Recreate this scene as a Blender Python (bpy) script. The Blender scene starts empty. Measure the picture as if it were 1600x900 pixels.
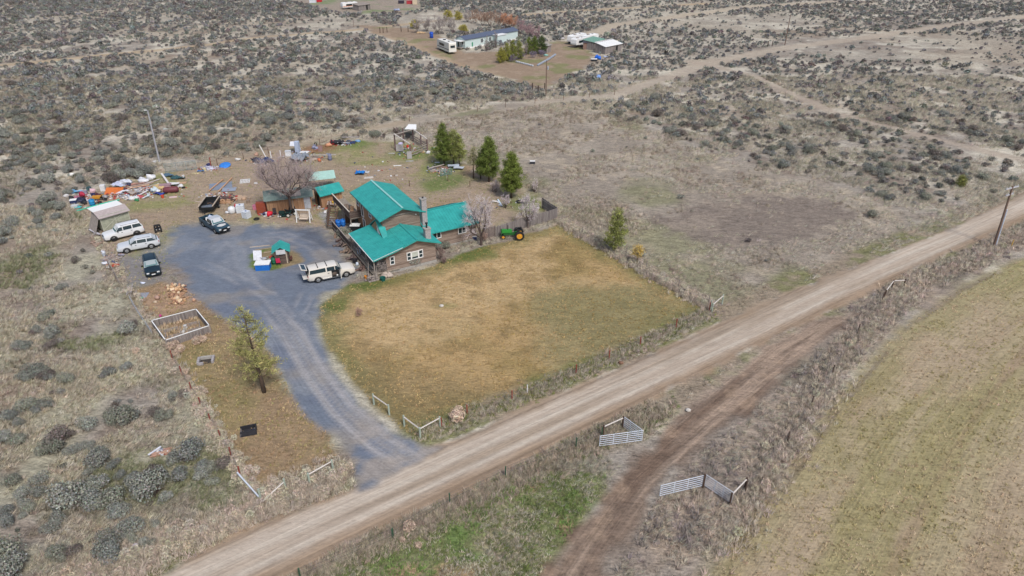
import bpy, bmesh, math, random
import numpy as np
from mathutils import Matrix, Vector
random.seed(7); rng=np.random.default_rng(11)
SC=bpy.context.scene; COL=SC.collection
R=math.radians
# ------------------------------------------------------------------ camera (24 mm drone camera 41 m above the ground)
PT=R(29.5); FP=1062.; CH=41.
def G(px,py,z=0.):
    dx=(px-800)/FP; dy=(450-py)/FP
    v=(dx, math.cos(PT)+dy*math.sin(PT), -math.sin(PT)+dy*math.cos(PT))
    t=(z-CH)/v[2]
    return Vector((v[0]*t, v[1]*t, z))
cam=bpy.data.cameras.new('camera'); camo=bpy.data.objects.new('camera',cam); COL.objects.link(camo)
camo.location=(0,0,CH); camo.rotation_euler=(math.pi/2-PT,0,0)
cam.sensor_width=36; cam.lens=36*FP/1600; cam.clip_end=9000; cam.clip_start=.5
SC.camera=camo
# ------------------------------------------------------------------ materials
ALB=.78
def S(r,g,b,k=None):
    k=ALB if k is None else k
    f=lambda c:(c/255/12.92 if c/255<=.04045 else ((c/255+.055)/1.055)**2.4)*k
    return (f(r),f(g),f(b),1)
MATS={}
def nodes(name):
    m=bpy.data.materials.new(name); m.use_nodes=True
    nt=m.node_tree; b=nt.nodes['Principled BSDF']
    return m,nt,b
def nn(nt,t,**k):
    n=nt.nodes.new(t)
    for a,v in k.items():
        if a in n.inputs.keys() if hasattr(n.inputs,'keys') else False: n.inputs[a].default_value=v
        else: setattr(n,a,v)
    return n
def mat(name,rgb,rough=.75,metal=0,var=.25,scale=3.,stretch=(1,1,1),bump=.0,alt=None,spec=.4,attr=None,objvar=0):
    if name in MATS: return MATS[name]
    m,nt,b=nodes(name); L=nt.links.new
    tc=nn(nt,'ShaderNodeTexCoord'); mp=nn(nt,'ShaderNodeMapping'); mp.inputs['Scale'].default_value=stretch
    L(tc.outputs['Object'],mp.inputs['Vector'])
    n=nn(nt,'ShaderNodeTexNoise'); n.inputs['Scale'].default_value=scale; n.inputs['Detail'].default_value=6; n.inputs['Roughness'].default_value=.65
    L(mp.outputs[0],n.inputs['Vector'])
    c=S(*rgb); a=S(*alt) if alt else tuple(x*(1-var) for x in c[:3])+(1,)
    if not alt: c=tuple(min(1,x*(1+var*.6)) for x in c[:3])+(1,)
    rp=nn(nt,'ShaderNodeValToRGB'); e=rp.color_ramp.elements
    e[0].position=.3; e[0].color=a; e[1].position=.7; e[1].color=c
    L(n.outputs['Fac'],rp.inputs['Fac'])
    out=rp.outputs[0]
    if attr:
        at=nn(nt,'ShaderNodeAttribute'); at.attribute_name=attr
        mx=nn(nt,'ShaderNodeMix',data_type='RGBA',blend_type='MULTIPLY'); mx.inputs['Factor'].default_value=1
        L(out,mx.inputs['A']); L(at.outputs['Color'],mx.inputs['B']); out=mx.outputs['Result']
    if objvar:
        oi=nn(nt,'ShaderNodeObjectInfo'); hs=nn(nt,'ShaderNodeHueSaturation')
        mr=nn(nt,'ShaderNodeMapRange'); mr.inputs['To Min'].default_value=1-objvar; mr.inputs['To Max'].default_value=1+objvar
        L(oi.outputs['Random'],mr.inputs['Value']); L(mr.outputs[0],hs.inputs['Value']); L(out,hs.inputs['Color']); out=hs.outputs[0]
    L(out,b.inputs['Base Color'])
    b.inputs['Roughness'].default_value=rough; b.inputs['Metallic'].default_value=metal; b.inputs['Specular IOR Level'].default_value=spec
    if bump:
        bp=nn(nt,'ShaderNodeBump'); bp.inputs['Strength'].default_value=bump; bp.inputs['Distance'].default_value=.05
        L(n.outputs['Fac'],bp.inputs['Height']); L(bp.outputs[0],b.inputs['Normal'])
    MATS[name]=m; return m
def glass(name='dark_glass',rgb=(40,58,66)):
    return mat(name,rgb,rough=.12,var=.1,spec=.6)
# ------------------------------------------------------------------ mesh builder
class MB:
    def __init__(s): s.v=[]; s.f=[]; s.M=Matrix()
    def add(s,vs,fs):
        o=len(s.v); s.v+= [tuple(s.M@Vector(v)) for v in vs]; s.f+=[tuple(i+o for i in f) for f in fs]; return s
    def box(s,c,d,rz=0,rx=0,ry=0):
        m=Matrix.Translation(c)@Matrix.Rotation(rz,4,'Z')@Matrix.Rotation(ry,4,'Y')@Matrix.Rotation(rx,4,'X')
        x,y,z=d[0]/2,d[1]/2,d[2]/2
        vs=[m@Vector(p) for p in ((-x,-y,-z),(x,-y,-z),(x,y,-z),(-x,y,-z),(-x,-y,z),(x,-y,z),(x,y,z),(-x,y,z))]
        return s.add(vs,[(3,2,1,0),(4,5,6,7),(0,1,5,4),(1,2,6,5),(2,3,7,6),(3,0,4,7)])
    def beam(s,a,b,w,h):     # a rectangular bar from a to b
        a=Vector(a);b=Vector(b);d=b-a;l=d.length
        if l<1e-5: return s
        x=d/l; up=Vector((0,0,1)) if abs(x.z)<.95 else Vector((1,0,0)); y=up.cross(x).normalized(); z=x.cross(y)
        vs=[p+y*(i*w/2)+z*(j*h/2) for p in (a,b) for i,j in ((-1,-1),(1,-1),(1,1),(-1,1))]
        return s.add(vs,[(3,2,1,0),(4,5,6,7),(0,1,5,4),(1,2,6,5),(2,3,7,6),(3,0,4,7)])
    def tube(s,a,b,r0,r1=None,n=8,cap=True):
        r1=r0 if r1 is None else r1
        a=Vector(a);b=Vector(b);d=(b-a)
        if d.length<1e-6: return s
        d.normalize(); up=Vector((0,0,1)) if abs(d.z)<.9 else Vector((1,0,0)); y=up.cross(d).normalized(); z=d.cross(y)
        vs=[]
        for p,r in ((a,r0),(b,r1)):
            for i in range(n):
                t=2*math.pi*i/n; vs.append(p+y*(math.cos(t)*r)+z*(math.sin(t)*r))
        fs=[(i,(i+1)%n,n+(i+1)%n,n+i) for i in range(n)]
        if cap: fs+=[tuple(range(n-1,-1,-1)),tuple(range(n,2*n))]
        return s.add(vs,fs)
    def lathe(s,prof,n=14,c=(0,0,0)):   # (r,z) pairs, closed at both ends
        vs=[];fs=[]
        for r,z in prof:
            for i in range(n):
                t=2*math.pi*i/n; vs.append((c[0]+r*math.cos(t),c[1]+r*math.sin(t),c[2]+z))
        k=len(prof)
        for j in range(k-1):
            for i in range(n): fs.append((j*n+i,j*n+(i+1)%n,(j+1)*n+(i+1)%n,(j+1)*n+i))
        fs+=[tuple(range(n-1,-1,-1)),tuple(range((k-1)*n,k*n))]
        return s.add(vs,fs)
    def prism(s,poly,ax,a,b):    # 2-D outline extruded along axis ax from a to b
        def P(p,t): return {'x':(t,p[0],p[1]),'y':(p[0],t,p[1]),'z':(p[0],p[1],t)}[ax]
        n=len(poly); vs=[P(p,a) for p in poly]+[P(p,b) for p in poly]
        fs=[tuple(range(n)),tuple(range(2*n-1,n-1,-1))]+[(i,n+i,n+(i+1)%n,(i+1)%n) for i in range(n)]
        return s.add(vs,fs)
    def slab(s,q,t):    # a quad thickened downward
        q=[Vector(p) for p in q]; vs=q+[p-Vector((0,0,t)) for p in q]; n=len(q)
        return s.add(vs,[tuple(range(n)),tuple(range(2*n-1,n-1,-1))]+[(i,n+i,n+(i+1)%n,(i+1)%n) for i in range(n)])
    def loft(s,rings,cap=True):
        n=len(rings[0]); vs=[p for r in rings for p in r]; fs=[]
        for j in range(len(rings)-1):
            for i in range(n): fs.append((j*n+i,j*n+(i+1)%n,(j+1)*n+(i+1)%n,(j+1)*n+i))
        if cap: fs+=[tuple(range(n-1,-1,-1)),tuple(range((len(rings)-1)*n,len(rings)*n))]
        return s.add(vs,fs)
    def blob(s,c,r,seed=0,sub=2,jit=.2,flat=None):
        bm=bmesh.new(); bmesh.ops.create_icosphere(bm,subdivisions=sub,radius=1)
        rr=random.Random(seed); ph=[rr.uniform(0,6.28) for _ in range(6)]
        vs=[]
        for v in bm.verts:
            p=v.co; k=1+jit*(math.sin(3*p.x+ph[0])*math.cos(2.6*p.y+ph[1])+.6*math.sin(5*p.z+ph[2]+2*p.x)+.5*rr.uniform(-1,1))
            z=p.z*k*r[2]
            if flat is not None: z=max(z,-flat*r[2])
            vs.append((c[0]+p.x*k*r[0],c[1]+p.y*k*r[1],c[2]+z))
        fs=[tuple(v.index for v in f.verts) for f in bm.faces]; bm.free()
        return s.add(vs,fs)
    def sheet(s,w,d,t=.03,bend=.0,nx=8,ny=5,seed=0,wave=0,z=0):   # panel with ripples, thickness t
        rr=random.Random(seed); a,b_=rr.uniform(0,6),rr.uniform(0,6)
        top=[]
        for j in range(ny+1):
            for i in range(nx+1):
                x=(i/nx-.5)*w; y=(j/ny-.5)*d
                h=z+t+bend*(math.sin(x*2.3+a)*math.cos(y*2.9+b_)+1)*.5+wave*rr.random()
                top.append((x,y,h))
        n=len(top); vs=top+[(x,y,h-t) for x,y,h in top]; fs=[]
        W=nx+1
        for j in range(ny):
            for i in range(nx):
                q=(j*W+i,j*W+i+1,(j+1)*W+i+1,(j+1)*W+i); fs.append(q); fs.append(tuple(n+k for k in q[::-1]))
        bd=[i for i in range(W)]+[j*W+nx for j in range(1,ny+1)]+[ny*W+i for i in range(nx-1,-1,-1)]+[j*W for j in range(ny-1,0,-1)]
        for k in range(len(bd)): a1,b1=bd[k],bd[(k+1)%len(bd)]; fs.append((b1,a1,n+a1,n+b1))
        return s.add(vs,fs)
    def build(s,name,m,parent=None,smooth=False,bevel=0):
        me=bpy.data.meshes.new(name); me.from_pydata(s.v,[],s.f); me.update()
        bm=bmesh.new(); bm.from_mesh(me)
        bmesh.ops.recalc_face_normals(bm,faces=bm.faces)
        if bevel: bmesh.ops.bevel(bm,geom=bm.edges[:],offset=bevel,segments=2,affect='EDGES',clamp_overlap=True)
        bm.to_mesh(me); bm.free()
        if smooth:
            for p in me.polygons: p.use_smooth=True
        me.materials.append(m)
        o=bpy.data.objects.new(name,me); COL.objects.link(o)
        if parent is not None: o.parent=parent
        return o
def tag(o,label,cat,group=None,kind=None):
    if label: o['label']=label
    if cat: o['category']=cat
    if group: o['group']=group
    if kind: o['kind']=kind
    return o
def thing(name,label,cat,loc=(0,0,0),rz=0,group=None):
    o=bpy.data.objects.new(name,None); COL.objects.link(o); o.empty_display_size=.2
    o.location=loc; o.rotation_euler=(0,0,rz); return tag(o,label,cat,group)
def dup(o,parent=None,kids=True):
    c=o.copy(); COL.objects.link(c)
    if parent is not None: c.parent=parent
    if kids:
        for ch in list(o.children): dup(ch,c)
    return c
def put(o,loc,rz=0,sc=None):
    o.location=loc; o.rotation_euler[2]=rz
    if sc: o.scale=(sc,sc,sc) if isinstance(sc,(int,float)) else sc
    return o
# ------------------------------------------------------------------ noise and zones
def hash2(ix,iy,s):
    h=(ix.astype(np.int64)*374761393+iy.astype(np.int64)*668265263+s*974711)&0x7fffffff
    h=((h^(h>>13))*1274126177)&0x7fffffff
    return ((h^(h>>16))&0xffff)/65535.
def vnoise(x,y,s=0):
    ix=np.floor(x);iy=np.floor(y);fx=x-ix;fy=y-iy
    fx=fx*fx*(3-2*fx);fy=fy*fy*(3-2*fy)
    a=hash2(ix,iy,s);b=hash2(ix+1,iy,s);c=hash2(ix,iy+1,s);d=hash2(ix+1,iy+1,s)
    return (a*(1-fx)+b*fx)*(1-fy)+(c*(1-fx)+d*fx)*fy
def fbm(x,y,sc,s=0,o=4):
    r=0;a=.5;t=0
    for i in range(o):
        r=r+a*vnoise(x/sc*2**i+17*i,y/sc*2**i+5*i,s+i);t+=a;a*=.55
    return r/t
def sst(x,a,b):
    t=np.clip((x-a)/(b-a),0,1); return t*t*(3-2*t)
def sdist(x,y,poly):      # signed distance, positive inside
    n=len(poly); d=np.full(x.shape,1e9); ins=np.zeros(x.shape,bool)
    for i in range(n):
        ax,ay=poly[i];bx,by=poly[(i+1)%n]
        ex,ey=bx-ax,by-ay; L2=ex*ex+ey*ey+1e-12
        t=np.clip(((x-ax)*ex+(y-ay)*ey)/L2,0,1)
        d=np.minimum(d,(x-ax-t*ex)**2+(y-ay-t*ey)**2)
        c=((ay>y)!=(by>y))&(x<ex*(y-ay)/(ey if abs(ey)>1e-9 else 1e-9)+ax)
        ins^=c
    d=np.sqrt(d); return np.where(ins,d,-d)
def pline(x,y,pts):     # distance to an open line, and arc length along it
    d=np.full(x.shape,1e9); al=np.zeros(x.shape); sd=np.zeros(x.shape); acc=0
    for i in range(len(pts)-1):
        ax,ay=pts[i];bx,by=pts[i+1]
        ex,ey=bx-ax,by-ay; l=math.hypot(ex,ey)
        t=((x-ax)*ex+(y-ay)*ey)/(l*l+1e-12); tc=np.clip(t,0,1)
        dd=np.hypot(x-ax-tc*ex,y-ay-tc*ey); m=dd<d
        d=np.where(m,dd,d); al=np.where(m,acc+tc*l,al); sd=np.where(m,((x-ax)*ey-(y-ay)*ex)/(l+1e-9),sd); acc+=l
    return d,al,sd
def W(pts): return [tuple(G(*p)[:2]) for p in pts]
Z={
'road':W([(1700,262),(1600,303),(1500,352),(1400,392),(1300,430),(1200,470),(1130,500),(1000,560),(900,603),(800,645),(720,680),(660,704),(590,745),(553,764),(480,790),(400,817),(340,846),(240,903),(120,960),(330,965),(460,903),(540,857),(600,827),(700,785),(800,735),(880,692),(960,655),(1060,602),(1150,558),(1245,512),(1330,470),(1440,415),(1540,370),(1600,343),(1700,300)]),
'drive':W([(560,770),(553,745),(552,718),(520,680),(470,640),(442,590),(424,550),(392,522),(345,492),(300,455),(268,420),(262,395),(268,368),(285,352),(318,345),(350,352),(400,352),(470,354),(505,358),(522,388),(540,402),(556,420),(548,437),(520,455),(497,472),(491,500),(505,545),(530,590),(565,635),(612,670),(662,698),(690,700),(640,730)]),
'island':W([(388,398),(410,388),(440,385),(468,396),(470,408),(440,420),(410,426),(392,418)]),
'lawn':W([(515,465),(545,442),(585,440),(640,425),(695,408),(745,388),(800,375),(872,350),(960,396),(1040,446),(1112,478),(1100,492),(1000,547),(900,592),(800,634),(730,655),(655,690),(625,672),(580,633),(545,590),(512,545),(496,500),(498,478)]),
'yard':W([(108,312),(165,290),(250,270),(330,255),(400,243),(470,228),(560,218),(640,222),(680,232),(740,262),(830,300),(870,325),(760,360),(700,380),(600,300),(540,345),(520,360),(470,352),(400,350),(330,350),(275,368),(260,395),(265,420),(250,445),(205,462),(185,430),(165,392),(140,350)]),
'strip':W([(200,455),(255,440),(300,458),(345,495),(392,524),(424,552),(442,592),(470,642),(520,684),(530,730),(480,760),(425,785),(395,760),(330,655),(275,565)]),
'pasture':W([(640,188),(800,162),(900,170),(1010,200),(1090,238),(1200,265),(1330,300),(1440,338),(1430,372),(1300,428),(1200,468),(1128,498),(1112,478),(960,396),(872,345),(760,280),(700,240)]),
'bare':W([(1010,345),(1080,320),(1180,300),(1290,310),(1340,335),(1290,370),(1180,385),(1080,380)]),
'field':W([(1800,330),(1600,398),(1500,446),(1400,512),(1310,605),(1215,738),(1130,845),(1085,920),(1000,1060),(1900,1060)]),
'green':W([(400,960),(480,906),(560,866),(700,803),(800,755),(880,735),(945,745),(950,775),(900,835),(850,905),(800,970)]),
'track':W([(1290,495),(1230,522),(1160,565),(1080,632),(1020,690),(965,745),(885,848),(840,910),(800,970),(920,970),(945,900),(968,850),(1035,752),(1100,692),(1170,640),(1220,592),(1280,540),(1340,490)]),
'brush':W([(1250,520),(1330,475),(1440,420),(1600,352),(1700,320),(1700,350),(1600,395),(1500,442),(1400,508),(1310,600),(1215,735),(1150,810),(1060,905),(950,905),(990,830),(1045,752),(1110,690),(1190,620)]),
'far':W([(555,38),(640,45),(700,62),(730,82),(800,78),(880,62),(910,68),(930,85),(915,105),(870,125),(858,140),(825,132),(770,112),(700,90),(650,70),(600,55)]),
'far2':W([(380,-20),(470,5),(540,22),(640,18),(660,8),(640,-20)]),
'wild':W([(-200,350),(90,295),(120,325),(150,365),(200,455),(270,560),(330,655),(400,775),(380,820),(200,900),(100,1000),(-400,1000)]),
}
ROADC=W([(1900,190),(1650,300),(1500,371),(1300,456),(1100,551),(900,643),(700,735),(500,826),(350,897),(150,990)])
DRIVEC=W([(640,722),(590,690),(535,640),(490,580),(455,520),(420,480),(380,440),(340,390),(320,350)])
TRACKC=W([(1350,478),(1230,552),(1135,630),(1060,695),(1000,750),(925,850),(880,920)])
FIELDC=W([(1600,420),(1450,520),(1330,650),(1200,830),(1120,950)])
PATHS=[(W([(-60,108),(100,94),(300,74),(420,58),(560,46),(700,30),(900,18),(1100,5)]),1.6,S(178,158,130)),
 (W([(600,200),(700,182),(850,160),(960,150),(1030,125),(1100,100),(1230,76),(1400,50),(1650,20)]),2.2,S(178,165,148)),
 (W([(1080,95),(1180,120),(1300,175),(1450,215),(1650,262)]),1.2,S(172,158,142)),
 (W([(905,62),(960,40),(1040,28),(1150,12),(1300,2)]),2.2,S(182,168,148)),
 (W([(590,50),(660,75),(730,100),(800,118),(870,112),(905,95),(890,78)]),2.2,S(165,142,115)),
 (W([(640,190),(560,205),(430,235),(250,270)]),1.0,S(165,150,128)),
 (W([(505,334),(520,352)]),.6,S(165,160,158))]
ROADZ=['road','drive','track']
def zmask(n,x,y,soft=1.,warp=1.2,s=3):
    sd=sdist(x,y,Z[n])
    w=(fbm(x,y,2.2,s,3)-.5)*2*warp
    return sst(sd+w,-soft*.5,soft*.5),sd
def hterr(x,y):
    x=np.asarray(x,float);y=np.asarray(y,float)
    away=sst(y,112,170)+sst(-x-70,0,40)*sst(y,60,90)
    away=np.clip(away,0,1)
    h=(fbm(x,y,45,50,3)-.5)*1.4*away+(fbm(x,y,9,60,2)-.5)*.25*np.clip(away+.15,0,1)
    # soft rise of the far hill side
    return h*sst(np.hypot(x,y),30,60)
def gz(x,y): return float(hterr(np.array([x]),np.array([y]))[0])
def P(px,py,dz=0):
    g=G(px,py); return Vector((g.x,g.y,gz(g.x,g.y)+dz))
# ------------------------------------------------------------------ ground
WBAL=np.array([.975,1.0,1.07])
def lin(r,g,b): return np.array(S(r,g,b)[:3])*WBAL
def mixc(c,new,m): return c*(1-m[:,None])+(new if new.ndim==2 else new[None,:])*m[:,None]
def ground_color(x,y):
    n1=fbm(x,y,26,1,4); n2=fbm(x,y,7,9,4); n3=fbm(x,y,2.2,21,3); n4=fbm(x,y,60,31,3)
    N=len(x); c=np.tile(lin(158,148,133),(N,1)); rough=np.full(N,1.); streak=np.zeros(N)
    c=mixc(c,lin(202,192,170),sst(n2+.4*(n1-.5),.42,.68)); c=mixc(c,lin(136,121,106),sst(n3*.5+n2*.5,.5,.34)*.75)
    c=mixc(c,lin(150,132,110),sst(n1,.55,.68)*.5)
    nearleft=sst(-x,5,25)*sst(110-y,0,40)
    c=mixc(c,lin(140,136,108),nearleft*sst(n2,.36,.6)*.6)
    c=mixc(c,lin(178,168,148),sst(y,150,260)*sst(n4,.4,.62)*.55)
    for pts,w,col in PATHS[:-1]:
        d,_,_=pline(x,y,pts); wob=(fbm(x,y,6,77,2)-.5)*1.6
        m=sst(w*1.3+wob-d,-1.1,1.1)*.8
        c=mixc(c,np.array(col[:3]),m); rough=rough*(1-.5*m)
    def Zm(n,soft,warp,s=3): return zmask(n,x,y,soft,warp,s)[0]
    # pasture
    m=Zm('pasture',4,3); p=np.tile(lin(164,152,134),(N,1)); p=mixc(p,lin(146,134,118),sst(n2,.4,.62)*.7); p=mixc(p,lin(188,172,146),sst(n3,.52,.74)*.55)
    p=mixc(p,lin(128,128,88),sst(fbm(x,y,12,41,3),.58,.72)*.6)
    c=mixc(c,p,m)
    m=Zm('bare',4.5,4); c=mixc(c,mixc(np.tile(lin(132,119,106),(N,1)),lin(148,134,118),sst(n2,.5,.68)),m*.92)
    # fence-side grass band of the pasture along the road
    # far property
    m=Zm('far',2.5,2.5); p=np.tile(lin(152,131,108),(N,1)); p=mixc(p,lin(124,128,80),sst(n2,.5,.7)*.7); p=mixc(p,lin(170,150,126),sst(n3,.55,.7)*.5); c=mixc(c,p,m); rough*=1-.45*m
    m=Zm('far2',4,3); c=mixc(c,mixc(np.tile(lin(158,144,126),(N,1)),lin(130,138,100),sst(n2,.5,.66)),m)
    # junk yard / back yard
    m=Zm('yard',3,2.4); p=np.tile(lin(162,143,120),(N,1)); p=mixc(p,lin(138,138,86),sst(n2*.6+n1*.4,.47,.6)*.8); p=mixc(p,lin(168,148,122),sst(n3,.55,.7)*.5)
    dd,_,_=pline(x,y,W([(200,345),(280,335),(340,325),(400,290),(470,268),(520,262)])); p=mixc(p,lin(160,140,118),sst(5-dd,0,4)*.8)
    for q,r_,col in (((672,208),4.2,(178,140,100)),((770,262),6,(165,138,112)),((700,330),5,(158,136,108)),((860,318),3,(180,142,105)),((500,232),3.2,(140,104,78))):
        g=G(*q); p=mixc(p,lin(*col),sst(r_-np.hypot(x-g.x,y-g.y)+(n3-.5)*3,-1.2,1.5)*.85)
    for q,r_ in (((690,285),4),((830,318),4),((560,225),3),((640,238),4),((690,262),3),((590,300),4)):
        g=G(*q); p=mixc(p,lin(96,118,52),sst(r_-np.hypot(x-g.x,y-g.y)+(n3-.5)*4,-1.5,2)*.75)
    g=G(238,425); p=mixc(p,lin(126,124,122),sst(5.6-np.hypot((x-g.x)*.8,(y-g.y)*.6)+(n3-.5)*4,-1.5,2)*.7); g=G(270,395); p=mixc(p,lin(134,132,130),sst(4.-np.hypot((x-g.x)*.8,(y-g.y)*.5)+(n3-.5)*4,-1.5,2)*.6)
    c=mixc(c,p,m); rough*=1-.35*m
    # strip beside the drive
    m=Zm('strip',1.2,.8); p=np.tile(lin(150,127,98),(N,1)); p=mixc(p,lin(132,126,78),sst(n2,.48,.68)*.6); p=mixc(p,lin(160,138,104),sst(n3,.5,.7)*.5)
    g=G(275,463); p=mixc(p,lin(172,142,115),sst(4-np.hypot(x-g.x,y-g.y)+(n3-.5)*3,-1,1.6)*.8)
    c=mixc(c,p,m); rough*=1-.3*m
    # lawn
    m=Zm('lawn',.9,.7); p=np.tile(lin(175,147,102),(N,1)); p=mixc(p,lin(146,126,80),sst(n2,.42,.64)*.75); p=mixc(p,lin(192,165,122),sst(fbm(x,y,9,71,3),.46,.64)*.6)
    p=mixc(p,lin(126,106,68),sst(n3*.6+n1*.4,.5,.36)*.5)
    sd=sdist(x,y,Z['lawn']); p=mixc(p,lin(118,116,72),sst(2.6-sd+(n3-.5)*3+(n1-.5)*5,-1.2,2)*.75)
    g=G(1030,520); p=mixc(p,lin(128,122,84),sst(9-np.hypot((x-g.x)*.55+(y-g.y)*.4,(y-g.y)*.8)+(n2-.5)*8,-2,3)*.75)
    g=G(650,620); p=mixc(p,lin(132,116,82),sst(5.5-np.hypot((x-g.x)*.7,y-g.y)+(n2-.5)*7,-2,3)*.6)
    for q,r_ in (((515,480),1.6),((720,395),3.),((690,478),.7),((560,440),2.)):
        g=G(*q); p=mixc(p,lin(84,102,44),sst(r_-np.hypot((x-g.x)*.6,y-g.y)+(n3-.5)*2,-.6,1)*.7)
    c=mixc(c,p,m); rough=rough*(1-m)+.75*m
    # verge north of the road
    sdr=sdist(x,y,Z['road']); dr=-sdr
    m=sst(3.2-dr+(n2-.5)*2,-.8,1.2)*(sdr<0)*(1-Zm('track',1,1)); c=mixc(c,mixc(np.tile(lin(150,134,112),(N,1)),lin(112,116,64),sst(n3*.5+n2*.5,.46,.58)*.8),m*.85)
    # field, verge, brush
    d,al,sx=pline(x,y,FIELDC)
    m=Zm('field',2.2,1.5); p=np.tile(lin(170,151,122),(N,1)); st=fbm(sx*1.0,al*.08,1.6,91,4); p=mixc(p,lin(154,143,100),sst(fbm(sx,al*.22,5,92,4)+.25*(st-.5),.44,.64)*.85); p=mixc(p,lin(178,160,130),sst(st,.54,.72)*.55); p=mixc(p,lin(150,128,100),sst(st,.42,.28)*.5)
    sf=sdist(x,y,Z['field']); p=mixc(p,lin(146,140,92),sst(3.5-sf+(n2-.5)*5,-1,2)*.5); p=mixc(p,lin(132,118,96),sst(.26-pline(x,y,W([(1560,425),(1500,455),(1420,511),(1345,598),(1290,668),(1240,742),(1180,830)]))[0],-.2,.15)*.8*sst(n2,.3,.55))
    c=mixc(c,p,m); streak=streak*(1-m)+.75*m; rough=rough*(1-m)+.55*m
    m=Zm('brush',2,1.6); p=np.tile(lin(150,136,120),(N,1)); p=mixc(p,lin(168,150,128),sst(n3,.5,.7)*.7); p=mixc(p,lin(118,110,92),sst(n2,.55,.7)*.6); c=mixc(c,p,m)
    m=Zm('green',1.6,1.2); p=np.tile(lin(122,126,84),(N,1)); p=mixc(p,lin(150,140,112),sst(n2,.48,.66)*.85); p=mixc(p,lin(104,126,70),sst(n3,.55,.72)*.7); p=mixc(p,lin(168,140,110),sst(fbm(x,y,4,51,3),.66,.76)*.8); c=mixc(c,p,m)
    # road, drive, track
    suv=np.stack([al,sx],1)
    m=Zm('road',.9,.7); d,al,sx=pline(x,y,ROADC); suv=np.where((m>.5)[:,None],np.stack([al,sx],1),suv)
    st=fbm(sx,al*.03,1.1,101,4); p=np.tile(lin(181,164,143),(N,1)); p=mixc(p,lin(200,184,163),sst(st,.52,.7)*.7); p=mixc(p,lin(156,138,116),sst(st,.45,.28)*.7)
    p=mixc(p,lin(158,135,108),sst(np.abs(sx)-1.9+(n3-.5)*1.2,-.3,1.)*.75); p=mixc(p,lin(205,192,172),(sst(.34-np.abs(sx-.75+.2*(n1-.5)),-.2,.25)+sst(.34-np.abs(sx+.85),-.2,.25))*.55*sst(n2,.25,.6))
    p=mixc(p,lin(156,131,104),sst(-1.3-sx+(n3-.5)*.9,-.4,.6)*.7); p=mixc(p,lin(124,106,88),(sst(.16-np.abs(sx+2.0+(n1-.5)*.8),-.15,.15)+sst(.13-np.abs(sx-2.55+(n1-.5)*.6),-.12,.12)+sst(.12-np.abs(sx+1.2+(n1-.5)*.5),-.1,.1)*.6)*.6*sst(n2,.3,.5))  # brown dirt and ruts southward; dark north-edge line is shadow painted in
    c=mixc(c,p,m); streak=streak*(1-m)+.85*m; rough=rough*(1-m)+.24*m
    sd=sdist(x,y,Z['drive']); nr=sst(66-y,-4,4); m=sst(sd+(fbm(x,y,2.2,3,3)-.5)*(4.4-3.4*nr),-(1.3-.9*nr),1.3-.9*nr); d,al,sx=pline(x,y,DRIVEC); suv=np.where((m>.5)[:,None],np.stack([al,sx],1),suv)
    p=np.tile(lin(114,121,130),(N,1)); p=mixc(p,lin(138,141,144),sst(n2,.5,.68)*.7); p=mixc(p,lin(110,116,128),sst(n1*.6+n3*.4,.5,.36)*.7); p=mixc(p,lin(150,140,126),sst(fbm(x,y,5,87,3),.58,.74)*.6)
    lane=sst(30-al,-6,6); st=(sst(.32-np.abs(np.abs(sx)-.9),-.25,.2)); p=mixc(p,lin(160,156,152),st*lane*1.); p=mixc(p,lin(176,164,150),sst(.22-np.abs(sx+.1*(n1-.5)),-.2,.2)*lane*.4); p=mixc(p,lin(165,152,136),sst(7-al,-3,4)*sst(n3,.35,.6)*.7)
    for k_,pts in enumerate(([(470,545),(452,500),(420,462),(360,430),(300,405)],[(478,560),(462,500),(480,458),(530,437)],[(410,470),(378,420),(372,385),(350,365)],[(520,420),(490,385),(440,366),(380,372)],[(300,420),(330,400),(352,370)])):
        d2,a2,_=pline(x,y,W(pts)); tl=sum(math.dist(p_,q_) for p_,q_ in zip(W(pts),W(pts)[1:])); fd=sst(a2,.5,5)*sst(tl-a2,.5,5); w2=np.abs(d2-.75+(fbm(x,y,3,180+k_,2)-.5)*.3); p=mixc(p,lin(158,156,154),fd*sst(.24-w2,-.2,.2)*.5*sst(fbm(x,y,2.5,190+k_,2),.3,.6)); p=mixc(p,lin(102,107,116),sst(.3-np.abs(d2-1.15),-.2,.2)*.3*fd)
    for q,r_ in (((440,352),1.4),((495,370),1.7),((470,361),1.2),((510,380),1.5)):
        g=G(*q); p=mixc(p,lin(88,92,100),sst(r_-np.hypot((x-g.x)*.5,y-g.y)+(n3-.5)*2,-.6,.8)*.6)
    c=mixc(c,p,m); streak=streak*(1-m)+.55*m*lane; rough=rough*(1-m)+.42*m
    g=G(420,358); 
    m=Zm('island',.8,.7); p=mixc(np.tile(lin(146,128,96),(N,1)),lin(96,120,52),sst(n3*.5+n2*.5,.45,.58)*.85); c=mixc(c,p,m); rough=rough*(1-m)+.7*m
    d,al,sx=pline(x,y,TRACKC); m=Zm('track',1.2,1.); suv=np.where((m>.5)[:,None],np.stack([al,sx],1),suv)
    st=fbm(sx,al*.06,.8,111,4); p=np.tile(lin(132,113,96),(N,1)); p=mixc(p,lin(168,146,124),sst(st,.5,.68)*.8); p=mixc(p,lin(114,94,78),sst(st,.46,.3)*.8); p=mixc(p,lin(170,145,120),sst(n3,.62,.75)*.5)
    c=mixc(c,p,m); streak=streak*(1-m)+1.*m; rough=rough*(1-m)+.6*m
    d,_,_=pline(x,y,PATHS[-1][0]); c=mixc(c,lin(160,156,154),sst(.75-d+(n3-.5)*.5,-.25,.25)*.85)
    return c,rough,streak,suv
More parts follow.
